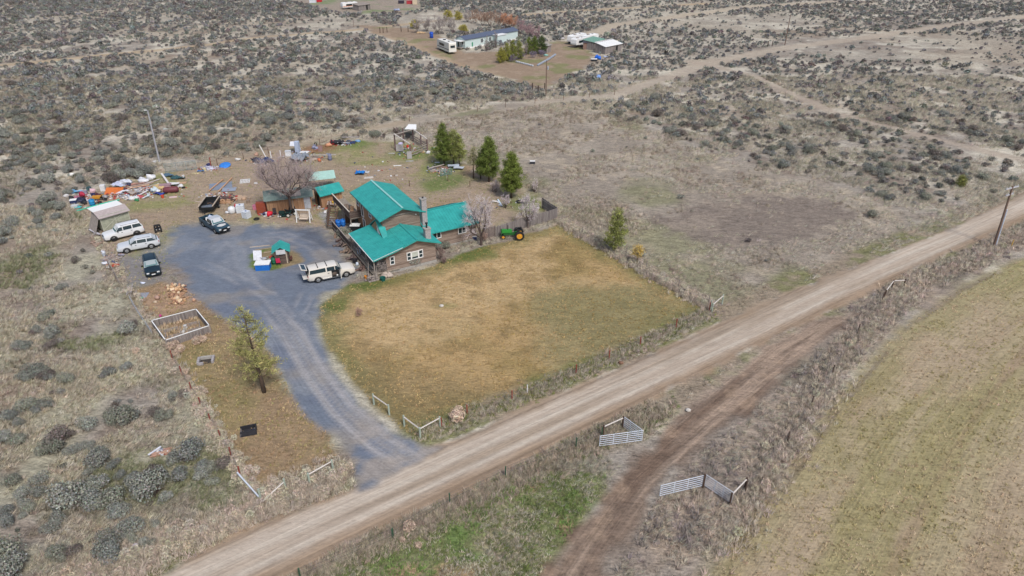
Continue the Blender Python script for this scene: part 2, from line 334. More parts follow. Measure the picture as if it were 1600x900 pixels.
def relief(x,y):
    h=hterr(x,y)
    d,al,sx=pline(x,y,TRACKC); m=zmask('track',x,y,1.2,1.)[0]
    h=h+m*((fbm(sx,al*.08,.7,121,3)-.5)*.22-.03)
    m=zmask('road',x,y,.9,.7)[0]; d,al,sx=pline(x,y,ROADC); h=h+m*(.10-np.clip(np.abs(sx)/3.2,0,1)**2*.1+(fbm(sx,al*.04,.8,131,3)-.5)*.07)
    sl=zmask('lawn',x,y,1,.7)[0]+zmask('strip',x,y,1,.7)[0]+zmask('field',x,y,1,1)[0]*.6
    h=h+np.clip(sl,0,1)*(fbm(x,y,.9,141,2)-.5)*.1
    wild=1-np.clip(sl+m+zmask('drive',x,y,1,1)[0]+zmask('yard',x,y,2,1)[0],0,1)
    h=h+wild*(fbm(x,y,1.5,151,3)-.5)*.22*sst(190-y,0,80)
    return h
def axis(segs):
    a=[segs[0][0]]
    for s0,s1,d0,d1 in segs:
        while a[-1]<s1-1e-6:
            t=(a[-1]-s0)/(s1-s0); a.append(min(s1,a[-1]+d0+(d1-d0)*t))
    return np.array(a)
hx=axis([(0,66,.34,.4),(66,240,.5,2.2),(240,4000,5,700)]); gx=np.concatenate([-hx[:0:-1],hx])
gy=axis([(-3000,-20,600,6),(-20,24,5,.6),(24,108,.3,.34),(108,380,.45,1.9),(380,6000,6,800)])
X,Y=np.meshgrid(gx,gy); fxx=X.ravel(); fyy=Y.ravel(); nx,ny=len(gx),len(gy)
VIS=(fyy>18)&(fyy<420)&(np.abs(fxx)<260)
zz=np.zeros(len(fxx)); zz[VIS]=relief(fxx[VIS],fyy[VIS])
cc=np.tile(lin(150,139,120),(len(fxx),1)); rr_=np.ones(len(fxx)); ss_=np.zeros(len(fxx)); uv_=np.zeros((len(fxx),2))
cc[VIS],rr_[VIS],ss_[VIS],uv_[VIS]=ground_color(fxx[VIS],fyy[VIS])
def np_mesh(name,v,f,m,attrs=None,smooth=False):     # f: n x k array of corners, all the same k
    me=bpy.data.meshes.new(name); me.vertices.add(len(v)); me.vertices.foreach_set('co',np.ascontiguousarray(v,np.float32).ravel())
    k=f.shape[1]; me.loops.add(f.size); me.loops.foreach_set('vertex_index',np.ascontiguousarray(f,np.int32).ravel())
    me.polygons.add(len(f)); me.polygons.foreach_set('loop_start',np.arange(0,f.size,k,dtype=np.int32))
    me.polygons.foreach_set('use_smooth',np.full(len(f),smooth))
    me.update(calc_edges=True)
    for a,(dom,typ,arr) in (attrs or {}).items():
        at=me.attributes.new(a,typ,dom); at.data.foreach_set('color' if 'COLOR' in typ else ('vector' if 'VECTOR' in typ else 'value'),np.ascontiguousarray(arr,np.float32).ravel())
    me.materials.append(m); o=bpy.data.objects.new(name,me); COL.objects.link(o); return o
def ground_mat():
    m,nt,b=nodes('earth'); L=nt.links.new
    at=nn(nt,'ShaderNodeAttribute'); at.attribute_name='Col'
    mx=nn(nt,'ShaderNodeAttribute'); mx.attribute_name='Tex'; sep=nn(nt,'ShaderNodeSeparateXYZ'); L(mx.outputs['Vector'],sep.inputs[0])
    uv=nn(nt,'ShaderNodeAttribute'); uv.attribute_name='Flow'
    geo=nn(nt,'ShaderNodeNewGeometry')
    def noise(vec,sc,det=5,ro=.7):
        n=nn(nt,'ShaderNodeTexNoise'); n.inputs['Scale'].default_value=sc; n.inputs['Detail'].default_value=det; n.inputs['Roughness'].default_value=ro; L(vec,n.inputs['Vector']); return n.outputs['Fac']
    def math_(op,a,b_=None,c=None):
        n=nn(nt,'ShaderNodeMath',operation=op)
        for i,v in enumerate((a,b_,c)):
            if v is None: continue
            if isinstance(v,(int,float)): n.inputs[i].default_value=v
            else: L(v,n.inputs[i])
        return n.outputs[0]
    mp=nn(nt,'ShaderNodeMapping'); mp.inputs['Rotation'].default_value=(0,0,.5); mp.inputs['Scale'].default_value=(.55,1.5,1); L(geo.outputs['Position'],mp.inputs['Vector'])
    a=noise(mp.outputs[0],.9,6,.75); f=noise(geo.outputs['Position'],5,4,.7); g=noise(mp.outputs[0],3.2,4,.65)
    s1=math_('MULTIPLY',math_('SUBTRACT',a,.5),1.9); s2=math_('MULTIPLY',math_('SUBTRACT',f,.5),1.5); s3=math_('MULTIPLY',math_('SUBTRACT',g,.5),1.7)
    tot=math_('MULTIPLY',math_('ADD',math_('ADD',s1,s2),s3),sep.outputs[0])
    sm=nn(nt,'ShaderNodeMapping'); sm.inputs['Scale'].default_value=(.10,4.2,1); L(uv.outputs['Vector'],sm.inputs['Vector'])
    st=noise(sm.outputs[0],1.,6,.7); tot=math_('ADD',tot,math_('MULTIPLY',math_('MULTIPLY',math_('SUBTRACT',st,.5),1.3),sep.outputs[1]))
    fac=math_('MAXIMUM',math_('ADD',1.0,tot),.3)
    vm=nn(nt,'ShaderNodeVectorMath',operation='SCALE'); L(at.outputs['Color'],vm.inputs[0]); L(fac,vm.inputs['Scale'])
    L(vm.outputs[0],b.inputs['Base Color']); b.inputs['Roughness'].default_value=.95; b.inputs['Specular IOR Level'].default_value=.15
    bp=nn(nt,'ShaderNodeBump'); bp.inputs['Strength'].default_value=.6; bp.inputs['Distance'].default_value=.12; L(tot,bp.inputs['Height']); L(bp.outputs[0],b.inputs['Normal'])
    return m
GM=ground_mat()
idx=np.arange(nx*ny).reshape(ny,nx)
quads=np.stack([idx[:-1,:-1],idx[:-1,1:],idx[1:,1:],idx[1:,:-1]],-1).reshape(-1,4)
def gattrs(sel):
    n=len(sel); ones=np.ones((n,1))
    return {'Col':('POINT','FLOAT_COLOR',np.hstack([cc[sel],ones])),'Tex':('POINT','FLOAT_VECTOR',np.stack([rr_[sel],ss_[sel],np.zeros(n)],1)),'Flow':('POINT','FLOAT_VECTOR',np.hstack([uv_[sel],np.zeros((n,1))]))}
allv=np.stack([fxx,fyy,zz],1)
tag(np_mesh('ground',allv,quads,GM,gattrs(np.arange(len(fxx))),True),None,None,kind='structure')
def sheet_of(name,zone,soft,warp,lift,minus=()):
    m=np.zeros(len(fxx)); m[VIS]=zmask(zone,fxx[VIS],fyy[VIS],soft,warp)[0]
    for z in minus: k=np.zeros(len(fxx)); k[VIS]=zmask(z,fxx[VIS],fyy[VIS],1,1)[0]; m=m*(1-(k>.5))
    q=quads[(m[quads]>.5).all(1)]; u,inv=np.unique(q,return_inverse=True)
    v=allv[u].copy(); v[:,2]+=lift
    o=np_mesh(name,v,inv.reshape(-1,4),GM,gattrs(u),True); tag(o,None,None,kind='structure')
sheet_of('lawn','lawn',.9,.7,.004,('drive','road'))
sheet_of('crop_field','field',2.2,1.5,.004,('road','track'))
sheet_of('dirt_road','road',.9,.7,.008)
sheet_of('gravel_driveway','drive',1.1,1.,.004,('road','island'))
sheet_of('dirt_track','track',1.2,1.,.004,('road',))
# ------------------------------------------------------------------ world and sun (overcast)
w=bpy.data.worlds.new('World'); SC.world=w; w.use_nodes=True; nt=w.node_tree
sky=nt.nodes.new('ShaderNodeTexSky'); sky.sky_type='NISHITA'; sky.sun_disc=False
SE,SA=R(52),R(150)     # sun height, and bearing measured from +Y towards +X
sky.sun_elevation=SE; sky.sun_rotation=SA; sky.air_density=1.; sky.dust_density=3.; sky.ozone_density=1.
nt.links.new(sky.outputs[0],nt.nodes['Background'].inputs['Color']); nt.nodes['Background'].inputs['Strength'].default_value=.10
sun=bpy.data.lights.new('sun','SUN'); sun.energy=1.9; sun.angle=R(11); sun.color=(1,.97,.93)
so=bpy.data.objects.new('sun',sun); COL.objects.link(so)
d=Vector((math.sin(SA)*math.cos(SE),math.cos(SA)*math.cos(SE),math.sin(SE))); so.rotation_euler=d.to_track_quat('Z','Y').to_euler()
SC.view_settings.view_transform='Standard'; SC.view_settings.look='None'; SC.view_settings.exposure=.64; SC.view_settings.gamma=1
SC.view_settings.use_curve_mapping=False
# ------------------------------------------------------------------ vegetation
def fol_mat(name,objvar=.0,rough=.9,trans=0):
    m,nt,b=nodes(name); L=nt.links.new
    at=nn(nt,'ShaderNodeAttribute'); at.attribute_name='Col'; geo=nn(nt,'ShaderNodeNewGeometry')
    n=nn(nt,'ShaderNodeTexNoise'); n.inputs['Scale'].default_value=3.; n.inputs['Detail'].default_value=3; L(geo.outputs['Position'],n.inputs['Vector'])
    mr=nn(nt,'ShaderNodeMapRange'); mr.inputs['From Min'].default_value=.3; mr.inputs['From Max'].default_value=.7; mr.inputs['To Min'].default_value=1.12; mr.inputs['To Max'].default_value=1.85; L(n.outputs['Fac'],mr.inputs['Value'])
    fac=mr.outputs[0]
    if objvar:
        oi=nn(nt,'ShaderNodeObjectInfo'); m2=nn(nt,'ShaderNodeMapRange'); m2.inputs['To Min'].default_value=1-objvar; m2.inputs['To Max'].default_value=1+objvar; L(oi.outputs['Random'],m2.inputs['Value'])
        mu=nn(nt,'ShaderNodeMath',operation='MULTIPLY'); L(fac,mu.inputs[0]); L(m2.outputs[0],mu.inputs[1]); fac=mu.outputs[0]
    vm=nn(nt,'ShaderNodeVectorMath',operation='SCALE'); L(at.outputs['Color'],vm.inputs[0]); L(fac,vm.inputs['Scale']); L(vm.outputs[0],b.inputs['Base Color'])
    b.inputs['Roughness'].default_value=rough; b.inputs['Specular IOR Level'].default_value=.15
    return m
FOL=fol_mat('foliage'); FOLI=fol_mat('shrub_foliage',.22)
def tris_cloud(cent,dirs,ln,wd,r,jit=.5):
    """one kite-like pair of triangles per centre, pointing along dirs"""
    n=len(cent); d=dirs+r.normal(0,jit,(n,3)); d/=np.linalg.norm(d,axis=1)[:,None]+1e-9
    s=np.cross(d,r.normal(0,1,(n,3))); s/=np.linalg.norm(s,axis=1)[:,None]+1e-9
    L=ln*r.uniform(.6,1.3,n)[:,None]; Wd=wd*r.uniform(.6,1.3,n)[:,None]
    a=cent-d*L*.5; b=cent+s*Wd*.5; c=cent+d*L*.5; e=cent-s*Wd*.5
    v=np.stack([a,b,c,e],1).reshape(-1,3); k=np.arange(n)*4
    f=np.concatenate([np.stack([k,k+1,k+2],1),np.stack([k,k+2,k+3],1)])
    return v,f
def vcol(n,base,var,r,per=4):
    k=(n+per-1)//per; c=np.array(base)[None]*(1+r.normal(0,var,(k,1)))*(1+r.normal(0,var*.3,(k,3)))
    return np.clip(np.repeat(c,per,0)[:n],.005,.9)
def bush_proto(seed,n,col,leaf=.2,wood=True,lob=5,h=1.05):
    r=np.random.default_rng(seed); cs=[]
    L=r.uniform(-.46,.46,(lob,2)); lr=r.uniform(.38,.62,lob); lz=r.uniform(.25,.5,lob)*h
    L[0]=0; lr[0]=.62; lz[0]=.45*h
    k=r.integers(0,lob,n); u=r.normal(0,1,(n,3)); u[:,2]=np.abs(u[:,2])*1.1-.25; u/=np.linalg.norm(u,axis=1)[:,None]
    rad=lr[k]*r.uniform(.72,1.05,n); c=np.stack([L[k,0]+u[:,0]*rad,L[k,1]+u[:,1]*rad,lz[k]+u[:,2]*rad*.85*h],1); c[:,2]=np.maximum(c[:,2],.04)
    d=np.cross(u+r.normal(0,.45,(n,3)),r.normal(0,1,(n,3))); d/=np.linalg.norm(d,axis=1)[:,None]+1e-9
    nrm=u+r.normal(0,.42,(n,3)); s_=np.cross(d,nrm); s_/=np.linalg.norm(s_,axis=1)[:,None]+1e-9
    L_=leaf*r.uniform(.6,1.3,(n,1)); v=np.stack([c-d*L_*.6,c+s_*L_*.45,c+d*L_*.6,c-s_*L_*.45],1).reshape(-1,3); kk=np.arange(n)*4
    f=np.concatenate([np.stack([kk,kk+1,kk+2],1),np.stack([kk,kk+2,kk+3],1)]); cl=vcol(len(v),col,.2,r)
    if wood:
        m=max(6,n//18); a=r.uniform(0,6.28,m); e=np.stack([np.cos(a),np.sin(a),np.full(m,.45)],1)*r.uniform(.25,.5,(m,1))
        v2,f2=tris_cloud(e*.5,e,.9,.05,r,.15); f=np.concatenate([f,f2+len(v)]); v=np.concatenate([v,v2]); cl=np.concatenate([cl,vcol(len(v2),lin(92,80,70),.15,r)])
    v[:,2]=np.maximum(v[:,2],-.05)
    return v,f,cl
def tuft_proto(seed,n,col,ln=.45,wd=.05,lean=(.35,-.1),spread=.12):
    r=np.random.default_rng(seed); a=r.uniform(0,6.28,n); o=np.stack([np.cos(a),np.sin(a)],1)*r.uniform(0,spread,(n,1))
    d=np.stack([np.cos(a)*.45+lean[0],np.sin(a)*.45+lean[1],np.full(n,1.)],1)+r.normal(0,.2,(n,3)); L=ln*r.uniform(.55,1.2,(n,1)); d=d/np.linalg.norm(d,axis=1)[:,None]*L
    s=np.stack([-np.sin(a+.8),np.cos(a+.8),np.zeros(n)],1)*wd
    b=np.concatenate([o,np.zeros((n,1))],1)
    v=np.stack([b-s,b+s,b+d],1).reshape(-1,3); f=np.arange(n*3).reshape(-1,3)
    return v,f,vcol(n*3,col,.14,r,3)
def ball_proto(seed,n,col):
    r=np.random.default_rng(seed); u=r.normal(0,1,(n,3)); u/=np.linalg.norm(u,axis=1)[:,None]; c=u*r.uniform(.55,1,(n,1)); c[:,2]=c[:,2]*.9+.85
    t=np.cross(u,r.normal(0,1,(n,3))); v,f=tris_cloud(c,t,.55,.1,r,.35); v[:,2]=np.maximum(v[:,2],.0); return v,f,vcol(len(v),col,.16,r)
def bake(name,protos,x,y,sc,tint=None,kind='stuff',mat_=None,zs=1.,seed=5,sink=.0):
    r=np.random.default_rng(seed); n=len(x); pi=r.integers(0,len(protos),n); rot=r.uniform(0,6.283,n) if zs!=-1 else r.uniform(-.5,.5,n); z=hterr(x,y)-sink
    V=[];F=[];C=[];o=0
    for k,(pv,pf,pc) in enumerate(protos):
        s=np.where(pi==k)[0]
        if not len(s): continue
        c_,s_=np.cos(rot[s])[:,None],np.sin(rot[s])[:,None]; S_=sc[s][:,None]
        vx=(pv[None,:,0]*c_-pv[None,:,1]*s_)*S_+x[s][:,None]; vy=(pv[None,:,0]*s_+pv[None,:,1]*c_)*S_+y[s][:,None]; vz=pv[None,:,2]*S_+z[s][:,None]
        V.append(np.stack([vx,vy,vz],-1).reshape(-1,3)); F.append((pf[None]+(np.arange(len(s))*len(pv))[:,None,None]).reshape(-1,3)+o)
        t=np.ones((len(s),3)) if tint is None else tint[s]; C.append((pc[None]*t[:,None,:]).reshape(-1,3)); o+=len(s)*len(pv)
    V=np.concatenate(V);F=np.concatenate(F);C=np.concatenate(C)
    ob=np_mesh(name,V,F,mat_ or FOL,{'Col':('POINT','FLOAT_COLOR',np.hstack([np.clip(C,.004,.9),np.ones((len(C),1))]))})
    return tag(ob,None,None,kind=kind)
def proto_obj(name,p,m): 
    me_o=np_mesh(name,p[0],p[1],m,{'Col':('POINT','FLOAT_COLOR',np.hstack([p[2],np.ones((len(p[2]),1))]))}); return me_o
def depth(x,y,z=0): return y*math.cos(PT)+(CH-z)*math.sin(PT)
def proj(x,y,z=0):
    d=y*math.cos(PT)+(CH-z)*math.sin(PT); u=y*math.sin(PT)+(z-CH)*math.cos(PT); return 800+FP*x/d,450-FP*u/d
def sample(n,ymin=24,ymax=400,pad=60,power=1.):
    """points spread evenly over the land the camera looks at"""
    y=np.sqrt(rng.uniform(ymin**2*.7,ymax**2,n)) if power==1 else ymin+(ymax-ymin)*rng.uniform(0,1,n)**power
    x=rng.uniform(-1,1,n)*(.8*y+26); px,py=proj(x,y); k=(px>-pad)&(px<1600+pad)&(py>-70)&(py<900+pad); return x[k],y[k]
def zdist(names,x,y): return {n:sdist(x,y,Z[n]) for n in names}
SAGE=lin(108,108,101); SAGED=lin(96,88,81)
# --- sagebrush
x,y=sample(84000); d=zdist(['road','drive','yard','strip','lawn','field','track','far','far2','pasture','green','brush','wild'],x,y)
px,py=proj(x,y)
nz=fbm(x,y,6,201,3); nb=fbm(x,y,55,203,3)
pr=(.28+.72*sst(nz*.6+nb*.4,.38,.54))*np.where((px<900)&(py<260),1.15,.85)
pr*=np.where(d['wild']>0,np.where(py>430,np.where(py>600,.75*sst(nz,.44,.56),.35*sst(nz,.5,.6)),.6*sst(nz,.42,.56)),1)
for n in ('road','drive','yard','strip','lawn','field','track','green','brush'): pr*=d[n]<-1.6
pr*=np.where(d['road']>-7,.12,1); pr*=np.where(d['pasture']>-1,.012,1)*np.where((d['pasture']>-8)&(d['pasture']<0),.5,1)
pr*=np.where(d['far']>-1,.0,1)*np.where(d['far2']>0,.0,1)
for (qx,qy,rx,ry,k) in ((1400,75,190,22,.12),(1180,35,110,12,.15),(960,60,1,1,1),(1010,130,80,22,.25),(700,175,150,14,.15),(330,255,140,14,.2),(530,40,70,13,.12),(720,35,60,14,.1),(1530,120,90,30,.5),(1240,285,120,20,.25),(1450,330,60,20,.4),(470,215,60,14,.35),(120,300,60,30,.6),(820,100,80,30,0),(690,35,70,18,.0)):
    pr*=np.where(((px-qx)/rx)**2+((py-qy)/ry)**2<1,k,1)
for pts,w_,_ in PATHS: pr*=pline(x,y,pts)[0]>w_+1.
pr*=np.where(y>215,.8,1)
k=rng.uniform(0,1,len(x))<pr*.9; x,y,px,py=x[k],y[k],px[k],py[k]
ex=W([(60,520),(80,528),(30,545),(95,535),(75,590),(45,592),(20,655),(45,640),(5,690),(95,615),(215,650),(110,680),(135,770),(150,790),(110,785),(185,800),(205,830),(225,850),(190,745),(90,800),(330,735),(315,745),(280,750),(275,720),(20,755),(40,790),(15,810),(35,880),(270,620),(130,700),(150,720),(85,705),(235,790),(245,745),(5,380),(90,870),(175,870),(200,520),(55,585)])
x=np.concatenate([x,[q[0] for q in ex]]);y=np.concatenate([y,[q[1] for q in ex]])
jx=[(q[0]+rng.normal(0,.9),q[1]+rng.normal(0,.7)) for q in ex for _ in range(2)]; ex=ex+jx; x=np.concatenate([x,[q[0] for q in jx]]);y=np.concatenate([y,[q[1] for q in jx]])
# green sagebrush fence corner and big clump beside the junk
ex2=W([(195,268),(208,262),(222,270),(205,276),(188,279),(176,285),(232,273),(185,270),(215,278)]); x=np.concatenate([x,[q[0] for q in ex2]]);y=np.concatenate([y,[q[1] for q in ex2]])
rad=np.clip(rng.lognormal(-.40,.40,len(x)),.32,1.6)
rad[-len(ex2):]=1.5; rad[-len(ex2)-len(ex):-len(ex2)]*=1.08
rad*=np.where(x>40,.86,1)
size=rad/depth(x,y); px,py=proj(x,y); inn=(px>-5)&(px<1605)&(py>0)&(py<905)
order=np.argsort(-np.where(inn,size,0)); near=order[:300]; rest=order[300:]
print('sage',len(x))
cols=[SAGE,SAGE*np.array([1.12,1.1,1.05]),SAGED*1.1,lin(110,109,96)]
NP=[bush_proto(300+i,1700,(cols[i%4]*np.array([1.16,1.18,1.16]) if i%4!=2 else cols[i%4]),.075,True,7) for i in range(8)]
MP=[bush_proto(340+i,300,cols[i%4]*(1.0),.15) for i in range(10)]
FPR=[bush_proto(360+i,90,cols[i%4]*1.0,.27,False,4) for i in range(10)]
labs=['rounded grey-green sagebrush on the open range','pale silvery sagebrush bush on the open range','dark brown leafless-looking sagebrush on the open range','olive tinted sagebrush bush on the open range']
nmesh=[proto_obj('sagebrush',p,FOLI) for p in NP]; used=[0]*8
for i in near:
    j=int(rng.integers(0,8)); j=j-1 if j%4==2 and rng.uniform()<.55 else j; o=nmesh[j]
    if used[j]: o=o.copy(); COL.objects.link(o)
    used[j]=1; put(o,(x[i],y[i],gz(x[i],y[i])-.03),rng.uniform(0,6.28),(rad[i],rad[i],rad[i]*rng.uniform(.9,1.3)))
    tag(o,labs[j%4],'shrub','scattered sagebrush '+('grey-green','silvery','dark brown','olive')[j%4])
m1=rest[y[rest]<150]; m2=rest[y[rest]>=150]
def tintv(n,v=.2): return (1+rng.normal(0,v,(n,1)))*(1+rng.normal(0,.04,(n,3)))
bake('sagebrush_range',MP,x[m1],y[m1],rad[m1],tintv(len(m1)))
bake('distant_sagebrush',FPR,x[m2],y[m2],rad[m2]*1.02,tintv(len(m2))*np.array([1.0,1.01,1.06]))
# --- bunch grass on the wild land
STRAW=lin(188,177,155); STR2=lin(170,161,140); GRN=lin(112,124,70); PUR=lin(160,147,128)
x,y=sample(240000,24,190,40,1.35); d=zdist(['road','drive','yard','strip','lawn','field','track','far','pasture','green','brush','wild'],x,y)
pr=sst(fbm(x,y,5,221,3),.32,.56)
for n in ('road','drive','yard','strip','lawn','field','track','far'): pr=pr*(d[n]<-.5)
pr=pr*np.where(sdist(x,y,Z['bare'])>0,.12,1)*np.where(d['pasture']>0,.45,1)*np.where(d['green']>0,.45,1)*np.where(d['brush']>0,.35,1)
for pts,w_,_ in PATHS: pr=pr*(pline(x,y,pts)[0]>w_)
k=rng.uniform(0,1,len(x))<pr; x,y=x[k],y[k]; dw=d['wild'][k]; dg=d['green'][k]; dp=d['pasture'][k]
g=fbm(x,y,8,231,3); t=np.where((g>.5)[:,None],np.where((dw>0)[:,None],STRAW*1.14,STRAW),STR2[None]); t=np.where(((g<.43)&(dw>0))[:,None],lin(150,150,116)[None],t); t=np.where((dg>0)[:,None]&(rng.uniform(0,1,len(x))<.6)[:,None],GRN[None],t); t=np.where((dp>0)[:,None],np.where((g>.5)[:,None],STRAW*.95,PUR)[:, :],t)
TP=[tuft_proto(400+i,14,(1,1,1),.46,.02,(.6,-.2),.2) for i in range(8)]
bake('dry_bunch_grass',TP,x,y,rng.uniform(.7,1.4,len(x))*(1+np.clip(y-70,0,120)/120)*np.where(dw>0,1.15,.92),t*tintv(len(x),.1),zs=-1)
print('grass',len(x))
# --- weeds of the verges, ditches and fence lines
def along(pts,n,wd,jit=0):
    seg=[(Vector(pts[i]),Vector(pts[i+1])) for i in range(len(pts)-1)]; L=np.array([(b-a).length for a,b in seg]); pk=rng.choice(len(seg),n,p=L/L.sum()); u=rng.uniform(0,1,n)
    a=np.array([seg[i][0][:2] for i in pk]); b=np.array([seg[i][1][:2] for i in pk]); p=a+(b-a)*u[:,None]+rng.normal(0,wd,(n,2)); return p[:,0],p[:,1]
FENCE_W=W([(95,292),(128,330),(150,366),(178,412),(205,458),(240,512),(270,562),(300,612),(330,662),(362,715),(400,772)])
FENCE_E=W([(878,346),(910,366),(960,394),(1010,424),(1060,452),(1110,480)])
VERGE_N=W([(650,684),(730,652),(800,628),(900,586),(1000,541),(1110,488)])
VERGE_W=W([(400,778),(447,765),(500,745),(540,735)]); VERGE_W2=W([(60,940),(200,880),(320,835),(400,800),(520,765)])
VERGE_S=W([(420,925),(560,855),(700,797),(820,740),(900,700),(960,670),(1030,640)])
BRUSH_S=W([(1110,870),(1165,800),(1230,700),(1300,590),(1330,540),(1390,470),(1440,435),(1500,410),(1580,372),(1680,330)])
px_=[];
xs,ys,ts,sc_=[],[],[],[]
def addw(pts,n,wd,col,s0,s1):
    x,y=along(pts,n,wd); xs.append(x);ys.append(y);ts.append(np.tile(np.array(col),(n,1)));sc_.append(rng.uniform(s0,s1,n))
TAN=lin(184,169,150); TAN2=lin(172,159,140)
addw(FENCE_W,900,.5,TAN2,.6,1.3); addw(FENCE_E,1700,.65,TAN,.8,1.5); addw(FENCE_E,700,.5,lin(150,140,132),.7,1.3); addw(VERGE_N,1300,.55,TAN2,.6,1.2); addw(VERGE_N,900,.6,lin(120,126,66),.5,.9)
addw(VERGE_W,700,.8,TAN2,.6,1.2); addw(VERGE_W2,2400,1.1,TAN,.7,1.4); addw(VERGE_S,2600,.9,lin(168,154,134),.7,1.4); addw(VERGE_S,900,1.2,GRN,.5,.9)
addw(BRUSH_S,3000,.9,TAN,.7,1.6); addw(W([(990,360),(900,345),(880,330),(930,320),(1000,350)]),600,1.5,TAN2,.8,1.4)
x,y=sample(60000,26,110,40,1.2); d=sdist(x,y,Z['brush']); k=(d>.3)&(sdist(x,y,Z['road'])<-.3)&(sdist(x,y,Z['track'])<-.5)&(rng.uniform(0,1,len(x))<.15+.55*sst(fbm(x,y,4,241,3),.42,.6)); x,y=x[k],y[k]
xs.append(x);ys.append(y);ts.append(np.where((fbm(x,y,3,251,2)>.5)[:,None],lin(172,158,140)[None],lin(140,130,122)[None]));sc_.append(rng.uniform(.8,1.5,len(x)))
x=np.concatenate(xs);y=np.concatenate(ys);t=np.concatenate(ts);s=np.concatenate(sc_)
k=(sdist(x,y,Z['road'])<.15)&(sdist(x,y,Z['drive'])<-.1)&(sdist(x,y,Z['track'])<0)&(y>20); x,y,t,s=x[k],y[k],t[k],s[k]
WP=[tuft_proto(420+i,20,(1,1,1),.40,.018,(.35,-.12),.26) for i in range(6)]
bake('dry_weeds',WP,x,y,s,t*tintv(len(x),.13)); print('weeds',len(x))
# tumbleweeds drifted against the fences
xs,ys,sc_=[],[],[]
for pts,n,wd in ((FENCE_E,230,.45),(FENCE_W[2:],90,.3),(FENCE_W[7:],170,.42),(VERGE_W,90,.6),(BRUSH_S,120,.5),(VERGE_W2[:5],170,.8)):
    x,y=along(pts,n,wd); xs.append(x);ys.append(y);sc_.append(rng.uniform(.2,.45,n))
x=np.concatenate(xs);y=np.concatenate(ys);s=np.concatenate(sc_); k=(sdist(x,y,Z['road'])<-.5)&(sdist(x,y,Z['drive'])<-.3); x,y,s=x[k],y[k],s[k]
BP=[ball_proto(440+i,150,lin(172,159,138)*(1+.04*i)) for i in range(3)]
bake('tumbleweed_drift',BP,x,y,s,tintv(len(x),.1))
tw=proto_obj('tumbleweed',ball_proto(450,420,lin(180,158,136)),FOLI); first=True
TWL=[(268,546,.5,'tan tumbleweed against the corner of the weathered garden pen'),(276,556,.45,'lowest tumbleweed of the heap at the garden pen corner'),(283,549,.5,'tan tumbleweed nearest the driveway in the pen corner heap'),(275,541,.42,'tan tumbleweed touching the front rail of the garden pen'),(262,538,.4,'tan tumbleweed between the wire fence and the garden pen'),
 (309,537,.55,'larger tan tumbleweed by the middle of the pen front'),(318,534,.45,'brownish tumbleweed beside a larger one at the pen front'),(640,828,.5,'round pale tumbleweed on the green bank south of the road'),(214,552,.4,'brown tumbleweed in the grass west of the garden pen'),(715,655,.95,'big tan tumbleweed clump by the lawn corner fence'),(290,585,.4,'pale tumbleweed at the wire fence near the fire pit'),(654,855,.28,'small peach tumbleweed low on the green bank south of the road'),(629,846,.25,'small grey tumbleweed beside the round pale one south of the road')]
for q in TWL:
    o=tw if first else tw.copy()
    if not first: COL.objects.link(o)
    first=False; p=P(q[0],q[1]); put(o,p,rng.uniform(0,6),(q[2],q[2]*.8,q[2]*.75) if q[2]>.8 else q[2]); tag(o,q[3],'tumbleweed')
# lawn and strip stubble, field stubble, pasture scrub
def stubble(name,zn,n,cols_,ln,sc0,sc1,zl=.0,mx=95,excl=()):
    x,y=sample(n,25,mx,30,1.1); k=sdist(x,y,Z[zn])>zl
    for e in excl: k&=sdist(x,y,Z[e])<-.2
    x,y=x[k],y[k]; g=fbm(x,y,4,261,3)+rng.normal(0,.06,len(x)); t=np.where((g>.52)[:,None],cols_[0][None],np.where((g>.44)[:,None],cols_[1][None],cols_[2][None]))
    bake(name,[tuft_proto(470+i,7,(1,1,1),ln,.03,(.3,-.1),.16) for i in range(5)],x,y,rng.uniform(sc0,sc1,len(x)),t*tintv(len(x),.1)); print(name,len(x))
stubble('lawn_grass','lawn',70000,[lin(182,155,108),lin(172,146,98),lin(156,134,84)],.14,.6,1.2,.1,95,('drive','road'))
stubble('strip_grass','strip',90000,[lin(172,150,112),lin(146,136,88),lin(156,134,102)],.18,.6,1.3)
stubble('field_stubble','field',60000,[lin(184,164,132),lin(174,156,118),lin(160,148,102)],.13,.7,1.4,.5,95)
stubble('green_bank_grass','green',90000,[lin(112,132,74),lin(130,134,90),lin(166,158,136)],.2,.7,1.4,.0,60,('road','track'))
stubble('yard_grass','yard',60000,[lin(140,140,86),lin(180,162,130),lin(160,144,116)],.2,.6,1.1,.0,150,('drive',))
